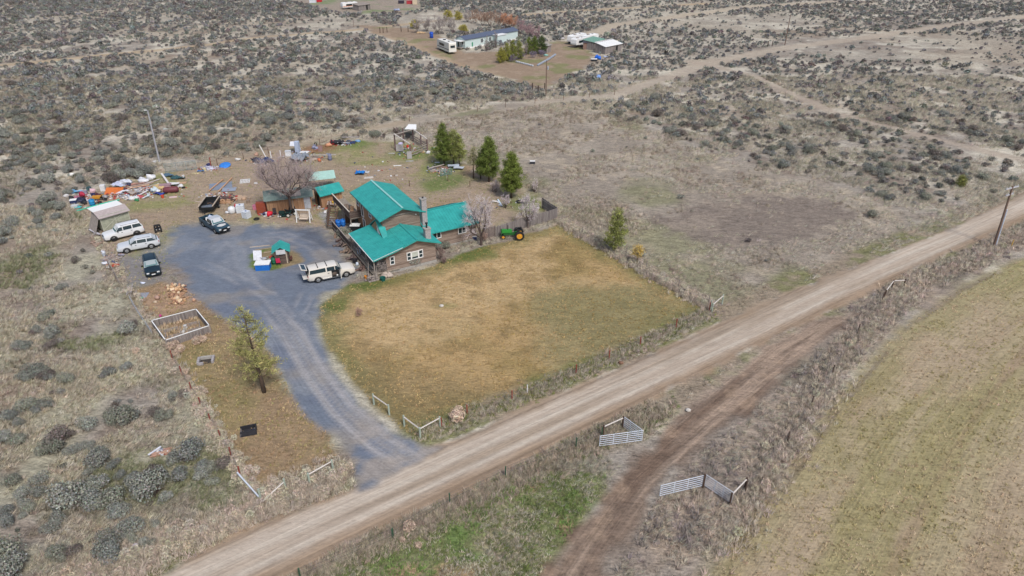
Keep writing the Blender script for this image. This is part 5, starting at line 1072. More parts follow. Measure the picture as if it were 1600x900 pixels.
for lb,ps in (('dark posts of the far gateway below the utility pole',[(832,140),(841,144),(851,140)]),('dark gate posts at the far driveway entrance',[(594,52),(599,52),(605,51)]),('pair of grey gate posts with a panel by the far bare tree',[(627,50),(638,50)]),('pair of dark fence posts near the tall far pole',[(1199,75),(1206,74)])):
    rail_fence(lb,ps,[(i,i+1) for i in range(len(ps)-1)],DKP,GREYW,1.9 if len(ps)<4 else 1.4,'gate_posts',.04,.13,.5)['category']='gateway'
# utility poles
POLE=mat('weathered_pole',(126,104,92),.9,var=.3,scale=4,stretch=(1,1,.2)); POLEG=mat('grey_pole',(172,172,178),.85,var=.2)
def pole(label,q,h,top=None,arms=0,tr=0,m=POLE,r=.15,guard=False,lean=(0,0),extra=None):
    p=P(*q); t=thing('utility_pole',label,'pole',p); e=Vector((lean[0],lean[1],h)); MB().tube((0,0,-.3),e,r,r*.7,10).build('shaft',m,t)
    if guard: MB().tube(Vector((.16,-.1,.1)),e*.62+Vector((.16,-.1,0)),.09,n=8).build('conduit',mat('pale_conduit',(196,206,222),.5),t)
    for k in range(arms):
        c=e-Vector((0,0,.25+.95*k)); ax=Vector((.9,.44,0)).normalized(); L=1.35 if k==0 else .8
        MB().beam(c-ax*L,c+ax*L,.12,.14).build('cross_arm',mat('grey_cross_arm',(190,190,196),.8),t)
        for u in (-.9,-.45,.45,.9): i_=MB(); i_.lathe([(.03,0),(.05,.06),(.03,.1),(.05,.14),(.02,.2)],8,tuple(c+ax*L*u+Vector((0,0,.07)))); i_.build('insulator',mat('insulator_white',(216,218,222),.3),t)
    for k in range(tr):
        a=math.pi*2*k/max(1,tr); i_=MB(); i_.lathe([(.14,-.45),(.2,-.4),(.2,.3),(.12,.36)],10,tuple(e-Vector((-.33*math.cos(a),-.33*math.sin(a),1.7)))); i_.build('transformer',mat('transformer_grey',(176,182,192),.5,.2),t)
    return t
pole('tall leaning utility pole with cross-arms and pale conduit by the road bend',(1553,384),8.7,arms=2,guard=True,lean=(-.55,0),r=.17)
t=pole('grey lamp pole standing on the range behind the scrap',(249,252),9.3,m=POLEG,lean=(.3,0),r=.17); MB().box((-.1,0,9.35),(.45,.16,.12)).build('lamp_head',WHITE,t)
pole('reddish utility pole with a transformer before the far raised bed',(853,148),8.3,arms=0,tr=1); pole('thin far utility pole beside two dark posts on the range',(1226,72),9.4); pole('farthest thin utility pole on the upper range',(1477,30),9.5)
pole('thin pole at the far bare trees',(553,42),4.5,r=.08)
m=MB(); m.tube((0,0,-.1),(0,0,1.0),.06,n=8); o=m.build('marker_post',mat('yellow_marker',(214,172,84),.6)); put(o,P(1580,385)); tag(o,'yellow marker post in the dry verge beside the leaning pole','marker')
for q,lb in (((824,614),'small white and red marker at the lawn fence'),((614,842),'green steel post with a white tip near the round tumbleweed')):
    m=MB(); m.box((0,0,.45),(.09,.04,.9)); m.box((0,0,.92),(.11,.06,.14)); o=m.build('marker_post',WHITE if q[0]>700 else mat('green_marker',(70,110,84),.6)); put(o,P(*q)); tag(o,lb,'marker')
# ------------------------------------------------------------------ the far homestead
PALE=mat('pale_aqua_siding',(206,222,220),.7,var=.08,scale=2); DRF=mat('dark_blue_grey_roof',(88,98,120),.8,var=.2)
a,b=P(727,76.5),P(809,61); t=thing('mobile_home','long pale aqua mobile home with a dark roof and a white annex','house',a,math.atan2(b.y-a.y,b.x-a.x)); Lm=(b-a).length
MB().prism([(0,.25),(4.3,.25),(4.3,3.0),(2.15,3.7),(0,3.0)],'x',0,Lm).build('wall',PALE,t); q=MB(); roofslab(q,(-.2,-.3,2.98),(Lm+.2,-.3,2.98),(Lm+.2,2.15,3.85),(-.2,2.15,3.85),.1,9); roofslab(q,(Lm+.2,4.6,2.98),(-.2,4.6,2.98),(-.2,2.15,3.85),(Lm+.2,2.15,3.85),.1,9); q.build('roof',DRF,t); MB().box((Lm/2,-.02,.25),(Lm,.1,.5)).build('skirting',WHITE,t)
for u in (7.6,11.5,18.2): hwin(t,(u,0,1.8),1.2,1.4,'front',2)
hwin(t,(0,1.2,1.8),.8,1.1,'left'); hwin(t,(0,3.1,1.4),.9,2.,'left',name='door')
MB().box((14.8,-1.2,1.5),(4.4,2.4,2.8)).build('annex',PALE,t); MB().box((14.8,-1.25,2.98),(4.7,2.7,.14)).build('annex_roof',WHITE,t)
q=MB(); q.box((-1.1,1.6,.5),(1.6,2.6,.12)); 
for v in (.3,2.9): q.box((-1.85,v,1.3),(.09,.09,2.5))
q.build('porch',GREYW,t); MB().box((-1.1,1.6,2.6),(2.,3.1,.1)).build('porch_roof',WHITE,t); MB().box((3.2,-.06,1.15),(.45,.1,1.3)).build('shutter',mat('green_shutter',(44,150,110),.6),t)
def rv(label,a,b,Wd,H,m,stripe=None,name='motorhome',cab=True,z0=.55,cat='motorhome'):
    a,b=P(*a),P(*b); d=b-a; L=d.length; t=thing(name,label,cat,a,math.atan2(d.y,d.x)); mb=MB()
    fr=[(0,z0),(0,z0+.9),(.25,H-.3),(.6,H),(L-.15,H),(L,H-.2),(L,z0)] if cab else [(.1,z0+.4),(0,z0+.9),(.15,H-.25),(.5,H),(L-.4,H),(L,H-.35),(L-.05,z0+.5),(L-.3,z0)]
    mb.prism([(x,z) for x,z in fr],'y',0,Wd); mb.build('body',m,t,bevel=.05)
    if stripe: MB().box((L/2,-.012,z0+.75),(L*.94,.02,.22)).build('stripe',stripe,t)
    hwin(t,(L*.42,0,H*.66),L*.38,.7,'front',3,BLKP); hwin(t,(L,Wd/2,H*.66),Wd*.6,.7,'right',1,BLKP)
    if cab: q=MB(); q.slab(((.0,.15,z0+1.0),(.0,Wd-.15,z0+1.0),(.22,Wd-.15,H-.4),(.22,.15,H-.4)),.03); q.build('windshield',GL,t)
    for x in ((L*.2,L*.72) if cab else (L*.5,L*.62)):
        for v,s in ((.15,-1),(Wd-.15,1)): wheel(t,x,v,.4,.25,s)
    q=MB(); q.box((L*.35,Wd/2,H+.1),(.9,.7,.2)); q.box((L*.7,Wd/2,H+.08),(.5,.5,.16)); q.build('roof_vent',GREYW if not cab else BLKP,t)
    return t
CREAM=mat('cream_rv_paint',(232,230,222),.5,var=.08)
rv('cream motorhome with dark windows parked before the mobile home','x' and (683,77),(702,85),2.5,3.3,CREAM,mat('brown_stripe',(120,108,104),.6))
rv('white travel trailer with a dark nose behind the far sheds',(895,70),(916,64.5),2.4,2.9,WHITE,None,'travel_trailer',False,cat='trailer'); rv('rounded white travel trailer nearest the red-brown shed',(900,75),(918,71),2.4,2.8,WHITE,None,'travel_trailer',False,cat='trailer'); rv('long white travel trailer beyond the rounded one',(916,70),(935,66),2.4,3.0,WHITE,None,'travel_trailer',False,cat='trailer')
rv('white travel trailer with an orange stripe at the top clearing',(536,15),(560,13),2.4,2.8,WHITE,mat('orange_stripe',(214,122,58),.6),'travel_trailer',False,cat='trailer')
def shed(label,a,b,D,h0,h1,wm,rm,name='shed',door=True):
    a,b=P(*a),P(*b); d=b-a; L=d.length; t=thing(name,label,'shed',a,math.atan2(d.y,d.x)); MB().prism([(0,0),(D,0),(D,h1-.05),(0,h0-.05)],'x',0,L).build('wall',wm,t); q=MB(); roofslab(q,(-.2,-.3,h0),(L+.2,-.3,h0),(L+.2,D+.3,h1),(-.2,D+.3,h1),.08,.6); q.build('roof',rm,t)
    if door: MB().box((L*.7,-.03,.95),(.9,.06,1.9)).build('door',BLKP,t)
    return t
shed('red-brown shed with a flat dark roof beside the travel trailers',(911,77),(927,77.5),3,2.3,2.5,mat('red_brown_boards',(150,122,110),.9,var=.3),DRF); shed('grey shed with a pale green roof joining the white-roofed shed',(928,78.5),(944,73),4,2.5,3.0,GREYV,mat('pale_green_roof',(130,170,152),.5,var=.15),door=False); shed('grey board shed with a bright white sloping roof',(945,84.5),(971,79),4.,2.3,3.2,GREYV,WHITE)
shed('small grey shed with a pale roof by the dark conifer',(854,82.5),(861,81),2,2.2,2.5,GREYV,CONC,door=False); shed('long grey weathered shed beside the top travel trailer',(561,16.5),(579,14),4,2.2,2.7,GREYV,GREYW)
a,b=P(806,97),P(835,104); t=thing('raised_bed','long raised garden bed edged with white blocks and blue tarps','garden bed',a); o=a
for p,q_ in (((806,97),(833,104)),((840,103),(858,93)),((858,93),(868,86))):
    d=P(*q_)-P(*p); n=max(3,int(d.length/.9)); mb=MB()
    for k in range(n): c=P(*p)+d*((k+.5)/n)-o; mb.box((c.x,c.y,.3),(.8,.45,.34),rz=math.atan2(d.y,d.x)+random.uniform(-.1,.1))
    mb.build('edging',mat('white_block',(208,212,218),.8,var=.2) if p[0]<838 else mat('blue_grey_tarp',(170,180,194),.7,var=.3),t)
# ------------------------------------------------------------------ everything lying about the yard
def jm(c,rough=.6,var=.2): return mat('plastic_%d_%d_%d'%c,c,rough,var=var,scale=4)
def junk(name,kind,q,label,c=(200,200,200),s=(1,1,1),rz=0,cat=None,z=0,tilt=(0,0),seed=None,group=None,at=None):
    sd_=seed if seed is not None else int(q[0]*13+q[1]*7) if q else 1
    mb=MB(); m=jm(c); sx,sy,sz=s; parts=[]
    if kind=='sheet': mb.sheet(sx,sy,.03,sz,9,6,sd_)
    elif kind=='tarp': mb.sheet(sx,sy,.02,sz,14,10,sd_,sz*.5)
    elif kind=='plank': mb.box((0,0,sz/2),(sx,sy,sz)); mb.box((sx*.2,0,sz+.003),(.08,sy*.9,.006))
    elif kind=='boards':
        r=random.Random(sd_)
        for i in range(int(sz)): mb.box((r.uniform(-.15,.15),(i%4-1.5)*.2,.03+.05*(i//4)),(sx*r.uniform(.8,1),.16,.045),rz=r.uniform(-.06,.06))
    elif kind=='beam': mb.box((0,0,.09),(sx,.16,.16)); mb.box((sx/2+.01,0,.09),(.02,.12,.12))
    elif kind=='barrel': mb.lathe([(.27*sx,0),(.29*sx,.04),(.29*sx,.28*sz),(.31*sx,.3*sz),(.29*sx,.32*sz),(.29*sx,.58*sz),(.31*sx,.6*sz),(.29*sx,.62*sz),(.29*sx,.86*sz),(.26*sx,.9*sz),(.24*sx,.88*sz)],16); parts.append(('lid',MB().lathe([(.05,.88*sz),(.07,.94*sz),(.03,.94*sz)],8,(.12*sx,0,0)),BLKP))
    elif kind=='bucket': mb.lathe([(.8*sx*.18,0),(.18*sx,.36*sz),(.2*sx,.36*sz),(.2*sx,.4*sz),(.17*sx,.4*sz),(.13*sx,.08)],12)
    elif kind=='bag': mb.blob((0,0,sz*.45),(sx/2,sy/2,sz*.55),sd_,2,.28,.8)
    elif kind=='heap' and any(k in name for k in ('stone_heap','scrap','brush','machine','curved_wood','dark_scrap','clutter','log_stack','boat')):
        r=random.Random(sd_)
        for i in range(26):
            k=math.exp(-r.uniform(0,1.3)); p_=(r.gauss(0,.26)*sx,r.gauss(0,.26)*sy,r.uniform(.05,.8)*sz*k)
            if r.random()<.5: a_=r.uniform(0,3.1); l_=r.uniform(.15,.45)*sx; mb.tube((p_[0]-math.cos(a_)*l_/2,p_[1]-math.sin(a_)*l_/2,p_[2]),(p_[0]+math.cos(a_)*l_/2,p_[1]+math.sin(a_)*l_/2,p_[2]+r.uniform(-.1,.25)*sz),r.uniform(.03,.09),n=7)
            else: mb.box(p_,(r.uniform(.15,.5)*sx*.7,r.uniform(.1,.3)*sy,r.uniform(.04,.35)*sz),r.uniform(0,3),r.uniform(-.4,.4),r.uniform(-.3,.3))
        mb.blob((0,0,.08*sz),(sx*.42,sy*.42,sz*.28),sd_,2,.3,.6)
    elif kind=='heap':
        r=random.Random(sd_)
        for i in range(5): mb.blob((r.uniform(-.3,.3)*sx,r.uniform(-.3,.3)*sy,sz*.3),(sx*.28,sy*.28,sz*.45),sd_+i,2,.35,.7)
    elif kind=='tote': mb.box((0,0,sz*.44),(sx,sy,sz*.88)); mb.box((0,0,sz*.3),(sx*1.03,sy*1.03,.04)); parts.append(('lid',MB().box((0,0,sz*.94),(sx*1.08,sy*1.08,sz*.12)),WHITE if c[0]<150 else jm(tuple(int(k*.9) for k in c))))
    elif kind=='tyre':
        r_=MB(); n=16; rings=[[((.3+q*1)*math.cos(6.283*i/n)*sx,(.3+q)*math.sin(6.283*i/n)*sx,zz_) for q,zz_ in ((-.1,.02),(0.02,0),(.06,.05),(.06,.16),(.02,.2),(-.1,.18))] for i in range(n)]; vs=[p for k in rings for p in k]; mb.add(vs,[(i*6+j,i*6+(j+1)%6,((i+1)%n)*6+(j+1)%6,((i+1)%n)*6+j) for i in range(n) for j in range(6)]); m=TYRE
    elif kind=='pallet':
        for i in range(7): mb.box((-sx/2+.06+i*(sx-.12)/6,0,.13),(.11,sy,.025))
        for j in (-1,0,1): mb.box((0,j*(sy/2-.06),.06),(sx,.1,.1))
    elif kind=='pipe': mb.tube((-sx/2,0,sz),(sx/2,0,sz),sz,n=10); mb.tube((-.1,0,sz),(.1,0,sz),sz*1.25,n=10)
    elif kind=='tank':
        mb.M=Matrix.Translation((0,0,sz))@Matrix.Rotation(math.pi/2,4,'Y'); mb.lathe([(.05,-sx/2),(sz*.7,-sx/2+.08),(sz,-sx/2+.28),(sz,sx/2-.28),(sz*.7,sx/2-.08),(.05,sx/2)],16); mb.M=Matrix(); parts+= [('foot',MB().box((-sx*.3,0,.06),(.12,sz*1.6,.14)),BLKP),('foot',MB().box((sx*.3,0,.06),(.12,sz*1.6,.14)),BLKP),('valve_cap',MB().tube((0,0,sz*1.95),(0,0,sz*2.2),.14),jm((150,120,116)))]
    elif kind=='cube_tank': 
        mb.box((0,0,sz/2),(sx,sy,sz)); 
        parts.append(('cap',MB().tube((0,0,sz),(0,0,sz+.07),.13,n=10),jm((90,110,160)))); q_=MB()
        for zz_ in np.linspace(.1,sz-.06,4): q_.box((0,-sy/2-.015,zz_),(sx,.03,.03)); q_.box((sx/2+.015,0,zz_),(.03,sy,.03))
        for xx in np.linspace(-sx/2,sx/2,5): q_.box((xx,-sy/2-.02,sz/2),(.03,.03,sz))
        parts.append(('cage',q_,GALV))
    elif kind=='round_tank': mb.lathe([(sx*.4,0),(sx*.5,.12),(sx*.5,sz*.7),(sx*.38,sz*.95),(sx*.12,sz),(sx*.1,sz*1.08)],14)
    elif kind=='appliance': mb.box((0,0,sz/2),(sx,sy,sz)); d_=MB().box((0,-sy/2-.02,sz*.5),(sx*.94,.04,sz*.94)); parts+=[('door',d_,m),('handle',MB().box((sx*.38,-sy/2-.06,sz*.6),(.03,.03,sz*.3)),CHROME)]
    elif kind=='chair': 
        mb.box((0,0,.42),(.5,.5,.06)); mb.box((0,.24,.75),(.5,.05,.6))
        q_=MB()
        for i in (-1,1):
            for j in (-1,1): q_.box((i*.22,j*.22,.2),(.05,.05,.4))
        parts.append(('leg_frame',q_,BLACK))
    elif kind=='table': 
        mb.box((0,0,.72),(sx,sy,.05)); q_=MB()
        for i in (-1,1): q_.beam((i*sx*.4,-sy*.45,0),(i*sx*.4,sy*.3,.7),.07,.04); q_.beam((i*sx*.4,sy*.45,0),(i*sx*.4,-sy*.3,.7),.07,.04)
        parts.append(('leg_frame',q_,GREYW))
    elif kind=='log': mb.tube((-sx/2,0,sz),(sx/2,0,sz),sz,sz*.9,9)
    elif kind=='rock': mb.blob((0,0,sz*.35),(sx/2,sy/2,sz*.6),sd_,2,.18,.7)
    elif kind=='ladder':
        for j in (-1,1): mb.beam((-sx/2,j*sy/2,.05),(sx/2,j*sy/2,.05),.06,.09)
        for i in range(int(sx/.35)): mb.beam((-sx/2+.2+i*.35,-sy/2,.05),(-sx/2+.2+i*.35,sy/2,.05),.05,.04)
    elif kind=='wheelbarrow':
        mb.prism([(-.5,.45),(.35,.35),(.62,.72),(-.62,.78)],'y',-.32,.32); parts+=[('wheel',MB().tube((.66,-.05,.2),(.66,.05,.2),.2,n=12),TYRE),('handle_frame',MB().beam((.66,.1,.22),(-1.1,.3,.6),.04,.05).beam((.66,-.1,.22),(-1.1,-.3,.6),.04,.05).beam((-.35,.25,0),(-.35,.25,.45),.04,.04).beam((-.35,-.25,0),(-.35,-.25,.45),.04,.04),GREYW)]
    elif kind=='roundwood':  # split rounds
        r=random.Random(sd_); mb.tube((0,0,0),(0,0,sz),sx/2,sx/2*.95,9)
    o=mb.build(name,m,None,kind in('bag','heap','barrel','round_tank','tank','rock'))
    for n_,p_,m_ in parts: p_.build(n_,m_,o)
    p=at if at is not None else P(q[0],q[1]); put(o,(p.x,p.y,p.z+z),R(rz)); o.rotation_euler[0]=R(tilt[0]); o.rotation_euler[1]=R(tilt[1])
    return tag(o,label,cat or name.replace('_',' '),group)
J=junk
# west scrap pile, from left to right
J('plywood_sheet','sheet',(178,302),'large bright orange sheet leaning on the west scrap pile',(206,112,52),(2.7,2.3,.08),8,'sheet',.15,(22,0))
J('plastic_tarp','tarp',(187,295),'long crumpled white-blue plastic folded over the orange sheet',(190,196,216),(2.6,1.2,.35),-30,'tarp',.5)
J('plastic_tarp','tarp',(194,301),'narrow white plastic strip hanging right of the orange sheet',(206,208,218),(2.4,.6,.3),35,'tarp')
J('blue_barrel','barrel',(145,321),'bright blue plastic barrel standing by the teal pipe',(34,140,196),(1.35,1,1.1),0,'barrel')
for (a_,b_),lb in ((((120,330.5),(154,321)),'longer lower teal gutter on the grass above the plywood shed'),(((155,320.5),(187,313)),'upper teal gutter pointing to the white planks')):
    p0,p1=P(*a_),P(*b_); L=(p1-p0).length; J('gutter','pipe',None,lb,(44,190,158),(L,1,.11),math.degrees(math.atan2(p1.y-p0.y,p1.x-p0.x)),'gutter',at=(p0+p1)/2)
J('storage_tote','tote',(116,318),'dark navy tote at the west end of the scrap pile',(30,48,96),(.9,.7,.7),20,'tote'); J('wash_tub','tote',(118,325),'white tub at the lowest west corner of the scrap pile',(222,226,226),(.9,.7,.5),10,'tub'); J('plastic_tarp','tarp',(123,325.5),'small teal plastic scrap beside the white tub',(70,170,176),(.9,.7,.25),0,'tarp')
J('clothes_heap','heap',(126,316),'dark navy clothing heap beside the navy tote',(40,44,70),(2.0,1.5,.8),0,'clothes'); J('clothes_heap','heap',(130,310),'crimson red bundle on top of the navy clothing heap',(176,44,72),(1.1,.9,.7),0,'clothes',.5); J('clothes_heap','heap',(122,311),'dusty pink heap left of the crimson bundle',(170,110,130),(1.2,.9,.7),0,'clothes'); J('black_bag','bag',(132,319),'black trash bag right of the navy heap',(36,38,44),(.9,.8,.6),0,'bag'); J('black_bag','bag',(112,312),'black bag at the far west end by the fence',(40,40,46),(.7,.7,.6),0,'bag')
J('pale_bag','bag',(104,308),'pale grey bag by the west fence above the tote',(206,204,204),(.9,.6,.5),0,'bag'); J('blue_tarp','tarp',(119,302),'flattened light blue tarp at the back of the west pile',(104,160,200),(2.2,1.0,.4),10,'tarp'); J('plastic_tub','tote',(126,301),'white plastic tub on the light blue tarp',(214,218,226),(.7,.5,.4),0,'tub'); J('dark_barrel','barrel',(141,296),'dark green barrel lying low behind the west pile',(64,92,96),(1,1,.8),0,'barrel',.25,(75,20))
J('cardboard_box','tote',(133,303),'grey-lilac box between blue tarp and pink bag',(158,150,170),(.7,.6,.5),20,'box'); J('pink_bag','bag',(145.5,302),'pale pink bag on a dark one behind the blue barrel',(216,180,186),(.8,.7,.8),0,'bag'); J('navy_bag','bag',(147,306),'navy bag under the pale pink bag',(34,38,80),(.9,.7,.5),0,'bag')
J('yellow_chair','chair',(158,306),'yellow chair upturned left of the orange sheet',(214,168,44),(1,1,1),30,'chair',.2,(100,0)); J('wheelbarrow','wheelbarrow',(153,313),'orange-yellow wheelbarrow behind the teal pipe',(206,144,44),(1,1,1),15); J('armchair','bag',(155,309),'dark maroon upholstered seat between yellow chair and wheelbarrow',(84,40,44),(1.1,.9,.8),0,'chair')
J('car_tyre','tyre',(156,317),'lone tyre lying under the orange-yellow wheelbarrow',(40,40,40),(.9,1,1),0,'tyre'); J('white_appliance','appliance',(162,298),'white washing machine left of the orange sheet',(224,224,224),(.75,.7,1.0),20,'appliance'); J('grey_bag','bag',(165,309),'grey bag between the yellow chair and the orange sheet',(160,158,160),(.9,.7,.5),0,'bag'); J('tricycle','chair',(166,312),'small dark broken chair below the orange sheet',(70,66,64),(1,1,1),0,'chair',0,(60,20))
J('white_bag','heap',(198,286),'white and blue heap of bags under the tall sagebrush',(206,210,222),(2.2,1.4,.9),0,'bags'); J('white_bag','heap',(222,284),'big white heap of plastic behind the long boards',(222,222,226),(2.3,1.4,.9),0,'bags'); J('white_bag','bag',(237,281),'white bulging bag at the east end behind the long boards',(226,226,228),(1.7,1.0,1.0),0,'bag'); J('dark_bag','bag',(201,290),'dark navy bag in front of the white and blue heap',(50,54,84),(1.0,.7,.5),0,'bag')
for i,(a_,b_,lb,c) in enumerate((((196,291.5),(232,285),'reddish long board at the back of the lumber row',(170,116,100)),((197,294.5),(240,287),'grey-pink long board in the middle of the lumber row',(190,164,150)),((200,297),(234,290.5),'pale bare long board at the front of the lumber row',(220,180,150)),((214,298),(245,289),'grey long board with its end towards the maroon tank',(176,168,166)),((196,291),(212,288),'short pink board against the white and blue heap',(206,160,144)),((205,292),(228,287.5),'brown long board between the reddish and grey-pink ones',(140,112,100)),((228,288),(250,281),'pale grey board behind the dry straw tuft',(196,188,184)))):
    p0,p1=P(*a_),P(*b_); J('lumber_board','plank',None,lb,c,((p1-p0).length,.22,.09),math.degrees(math.atan2(p1.y-p0.y,p1.x-p0.x)),'board',.1+.06*(i%3),at=(p0+p1)/2)
J('white_beam','plank',None,'long white beam sloping down behind the maroon tank',(222,218,216),((P(265,290)-P(254,277)).length,.3,.14),math.degrees(math.atan2(P(265,290).y-P(254,277).y,P(265,290).x-P(254,277).x)),'beam',.35,(0,6),at=(P(265,290)+P(254,277))/2)
J('propane_tank','tank',(268,301),'maroon horizontal tank on feet at the east end of the scrap',(112,56,64),(2.4,1,.5),16,'tank'); J('mattress','tote',(259,294),'dusty pink mattress lying against the maroon tank',(186,150,156),(1.7,1.0,.35),14,'mattress',.3); J('white_sheet','sheet',(273,290),'white sheet lying behind the maroon tank',(226,226,224),(1.5,1.0,.15),10,'sheet',.3); J('white_bag','bag',(283,292.5),'white bag just past the right end of the maroon tank',(224,224,226),(.9,.7,.5),0,'bag'); J('wire_coil','tyre',(287,294),'thin grey hose coil at the east end of the scrap',(150,150,150),(.8,1,1),0,'hose')
J('dry_straw','heap',(249,294),'tan straw heap behind the blue and white pile',(198,172,122),(2.3,1.6,.8),0,'straw'); J('white_bag','heap',(242,298),'pale aqua plastic heap at the foot of the straw',(198,212,218),(1.3,1.1,.7),0,'bags'); J('blue_tarp','tarp',(249,304),'deep blue tarp left of the maroon tank',(38,62,146),(1.7,.9,.3),-20,'tarp'); J('white_bag','bag',(248,302),'white bag resting on the deep blue tarp',(226,228,232),(.8,.6,.4),0,'bag',.25)
J('orange_bucket','bucket',(254.5,309),'small orange-red bucket in front of the maroon tank',(214,84,50),(1.3,1,1.1)); J('pink_board','sheet',(271,308),'pale pink scrap of board on the dirt before the maroon tank',(214,186,186),(1.2,.7,.03),20,'board')
J('green_tarp','tarp',(278,279.5),'dark green tarp in the grass before the livestock panel',(34,78,84),(2.3,.9,.4),0,'tarp'); J('teal_tarp','tarp',(263,276),'dark blue-grey tarp left of the dark green one',(70,100,124),(1.6,.8,.4),0,'tarp'); J('white_bucket','bucket',(287,278),'white bucket at the right end of the dark green tarp',(226,226,226),(1.1,1,1.2)); J('plywood_sheet','sheet',(283,286),'tan flat scrap of plywood right of the white sheet',(196,160,128),(1.7,1.,.06),8,'sheet')
for i,(q,rz,lb,l,c) in enumerate((((194,310),-45,'leftmost of the white planks beside the teal gutter',1.5,(220,216,212)),((198,309.5),-50,'cream plank second in the fan beside the teal gutter',1.7,(222,206,192)),((202,308.5),-55,'grey-white plank nearest the white heap in the fan',1.8,(200,204,214)),((224,303),80,'upright-lying white plank at the right of the mixed heap',2.4,(224,222,222)),((229,309),75,'white plank end right of the red rag heap',1.6,(226,228,230)),((232,307),-60,'pale blue plank at the far right of the mixed heap',1.3,(196,212,220)))): J('white_plank','plank',q,lb,c,(l,.28,.08),rz,'plank',.05*i)
J('white_bag','heap',(210,311),'white crumpled heap in the middle of the plank fan',(218,220,222),(1.6,1.1,.6),0,'bags'); J('red_rag','heap',(220,308.5),'faded red rag heap left of the upright white plank',(180,84,90),(1.3,.8,.55),0,'rags'); J('green_bag','bag',(214,314),'small green bag at the front of the mixed heap',(64,140,92),(.8,.5,.4),0,'bag'); J('green_board','sheet',(205,302),'grey-tan board heap behind the plank fan',(168,156,146),(1.9,1.1,.3),-30,'sheet',.1); J('grey_sheet','sheet',(215,300),'grey sheet metal scrap behind the mixed heap',(170,172,176),(1.4,1.,.25),-40,'sheet')
J('white_jug','bag',(113,275.5),'white bag alone on the range above the scrap pile',(228,228,224),(.9,.6,.6),0,'bag'); J('white_scrap','sheet',(275,236),'pale flat board lying in the grass right of the lamp pole',(214,206,196),(1.8,.6,.1),25,'board'); J('white_jug','bucket',(242.5,255),'tiny white bucket at the foot of the lamp pole',(226,226,226),(1.6,1,1)); J('grey_scrap','sheet',(262,201),'grey flat scrap in the sagebrush right of the lamp pole',(178,184,176),(1.8,.8,.12),5,'scrap')
# along the back boundary
J('boat_hull','heap',(326,264),'white and navy junk heap around a rusty post',(196,196,214),(2.8,1.2,.7),0,'junk heap'); m=MB().tube((0,0,0),(.15,0,2.0),.09,n=8); o=m.build('rusty_post',RUST); put(o,P(330,263)); tag(o,'short rusty post sticking out of the white and navy heap','post'); J('navy_bag','bag',(327,262),'navy bag beside the short rusty post',(40,44,90),(.9,.7,.9),0,'bag'); J('plastic_scrap','tarp',(314,268),'bright blue plastic scrap left of the white and navy heap',(40,120,190),(1.1,.6,.2),0,'plastic'); J('yellow_jug','bucket',(320,266.5),'cream bucket in front of the white and navy heap',(226,214,170),(1.5,1,1.2)); J('wading_pool','round_tank',(352,260),'flat blue wading pool leaning at the back boundary',(56,130,216),(2.0,1,.25),0,'pool',.1,(15,0)); J('white_scrap','bag',(372,251),'white bag near the wading pool on the back boundary',(220,218,214),(1.0,.6,.5),0,'bag'); J('yellow_scrap','sheet',(306,271),'pale yellow strip lying at the end of the livestock panel',(212,196,150),(1.3,.4,.05),0,'scrap'); J('car_tyre','tyre',(396,250),'tyre lying left of the dark scrap pile on the back boundary',(40,40,40),(1.,1,1),0,'tyre')
J('dark_scrap','heap',(405,253),'black and navy scrap heap under the leaning white pole',(40,46,70),(3.0,1.8,1.1),0,'scrap heap'); J('navy_tarp','tarp',(416,256),'navy blue tarp draped right of the black scrap heap',(32,50,96),(2.4,1.6,.7),-20,'tarp',.2); J('white_bag','bag',(409,256),'lilac-white bag in front of the black scrap heap',(196,192,222),(1.2,.8,.6),0,'bag'); J('tan_bag','bag',(402,249),'tan bag on the left of the black scrap heap',(176,140,120),(.9,.7,.7),0,'bag',.6)
p=P(418,250); m=MB().tube((0,0,0),(-1.1,.2,2.8),.08,.08,8); o=m.build('leaning_pole',WHITE); put(o,p); tag(o,'white pole leaning over the black scrap heap','pole')
for i,(a_,h_) in enumerate(((424,1.3),(439,1.3))): m=MB().box((0,0,h_/2),(.14,.1,h_)); m.box((0,0,h_),(.18,.14,.04)); o=m.build('white_post',WHITE); put(o,P(a_,247 if i==0 else 246)); tag(o,('white post right beside the leaning white pole','second white post, nearer the white box')[i],'post')
J('white_box','tote',(451,243.5),'white box standing behind the bare tree crown',(226,228,232),(1.0,.8,1.0),10,'box'); J('tall_cabinet','appliance',(466.5,242),'tall pale blue cabinet standing on the back boundary',(184,196,218),(.8,.7,2.6),-5,'cabinet'); J('roof_sheet','sheet',(461,237),'white sheet roof propped left of the tall blue cabinet',(222,224,230),(1.4,1.6,.1),10,'sheet',1.5,(15,0)); J('grey_tarp','tarp',(468,253),'grey tarp draped over a mound below the tall cabinet',(132,140,152),(2.7,2.8,.9),-20,'tarp',.3); J('white_sheet','sheet',(477,246),'white sheet lying on the grey tarp mound',(226,226,226),(1.5,1.2,.1),-10,'sheet',1.0); J('log_stack','heap',(490,249),'tan and grey branch heap right of the grey tarp mound',(168,152,140),(2.6,1.8,1.2),0,'brush heap'); J('orange_ball','bag',(499,252.5),'faded orange ball beside the tan branch heap',(206,116,78),(.7,.7,.7),0,'ball'); J('grey_barrel','barrel',(516,250),'grey-blue barrel right of the orange ball',(128,132,158),(1.2,1,1.3),0,'barrel'); J('hitching_rail','beam',None,'long grey rail from the branch heap to the grey-blue barrel',(186,178,170),(4.4,1,1),2,'rail',.9,at=P(507,250)); J('black_barrel','barrel',(463,246),'black barrel in front of the tall pale blue cabinet',(40,42,48),(1.1,1,1),0,'barrel')
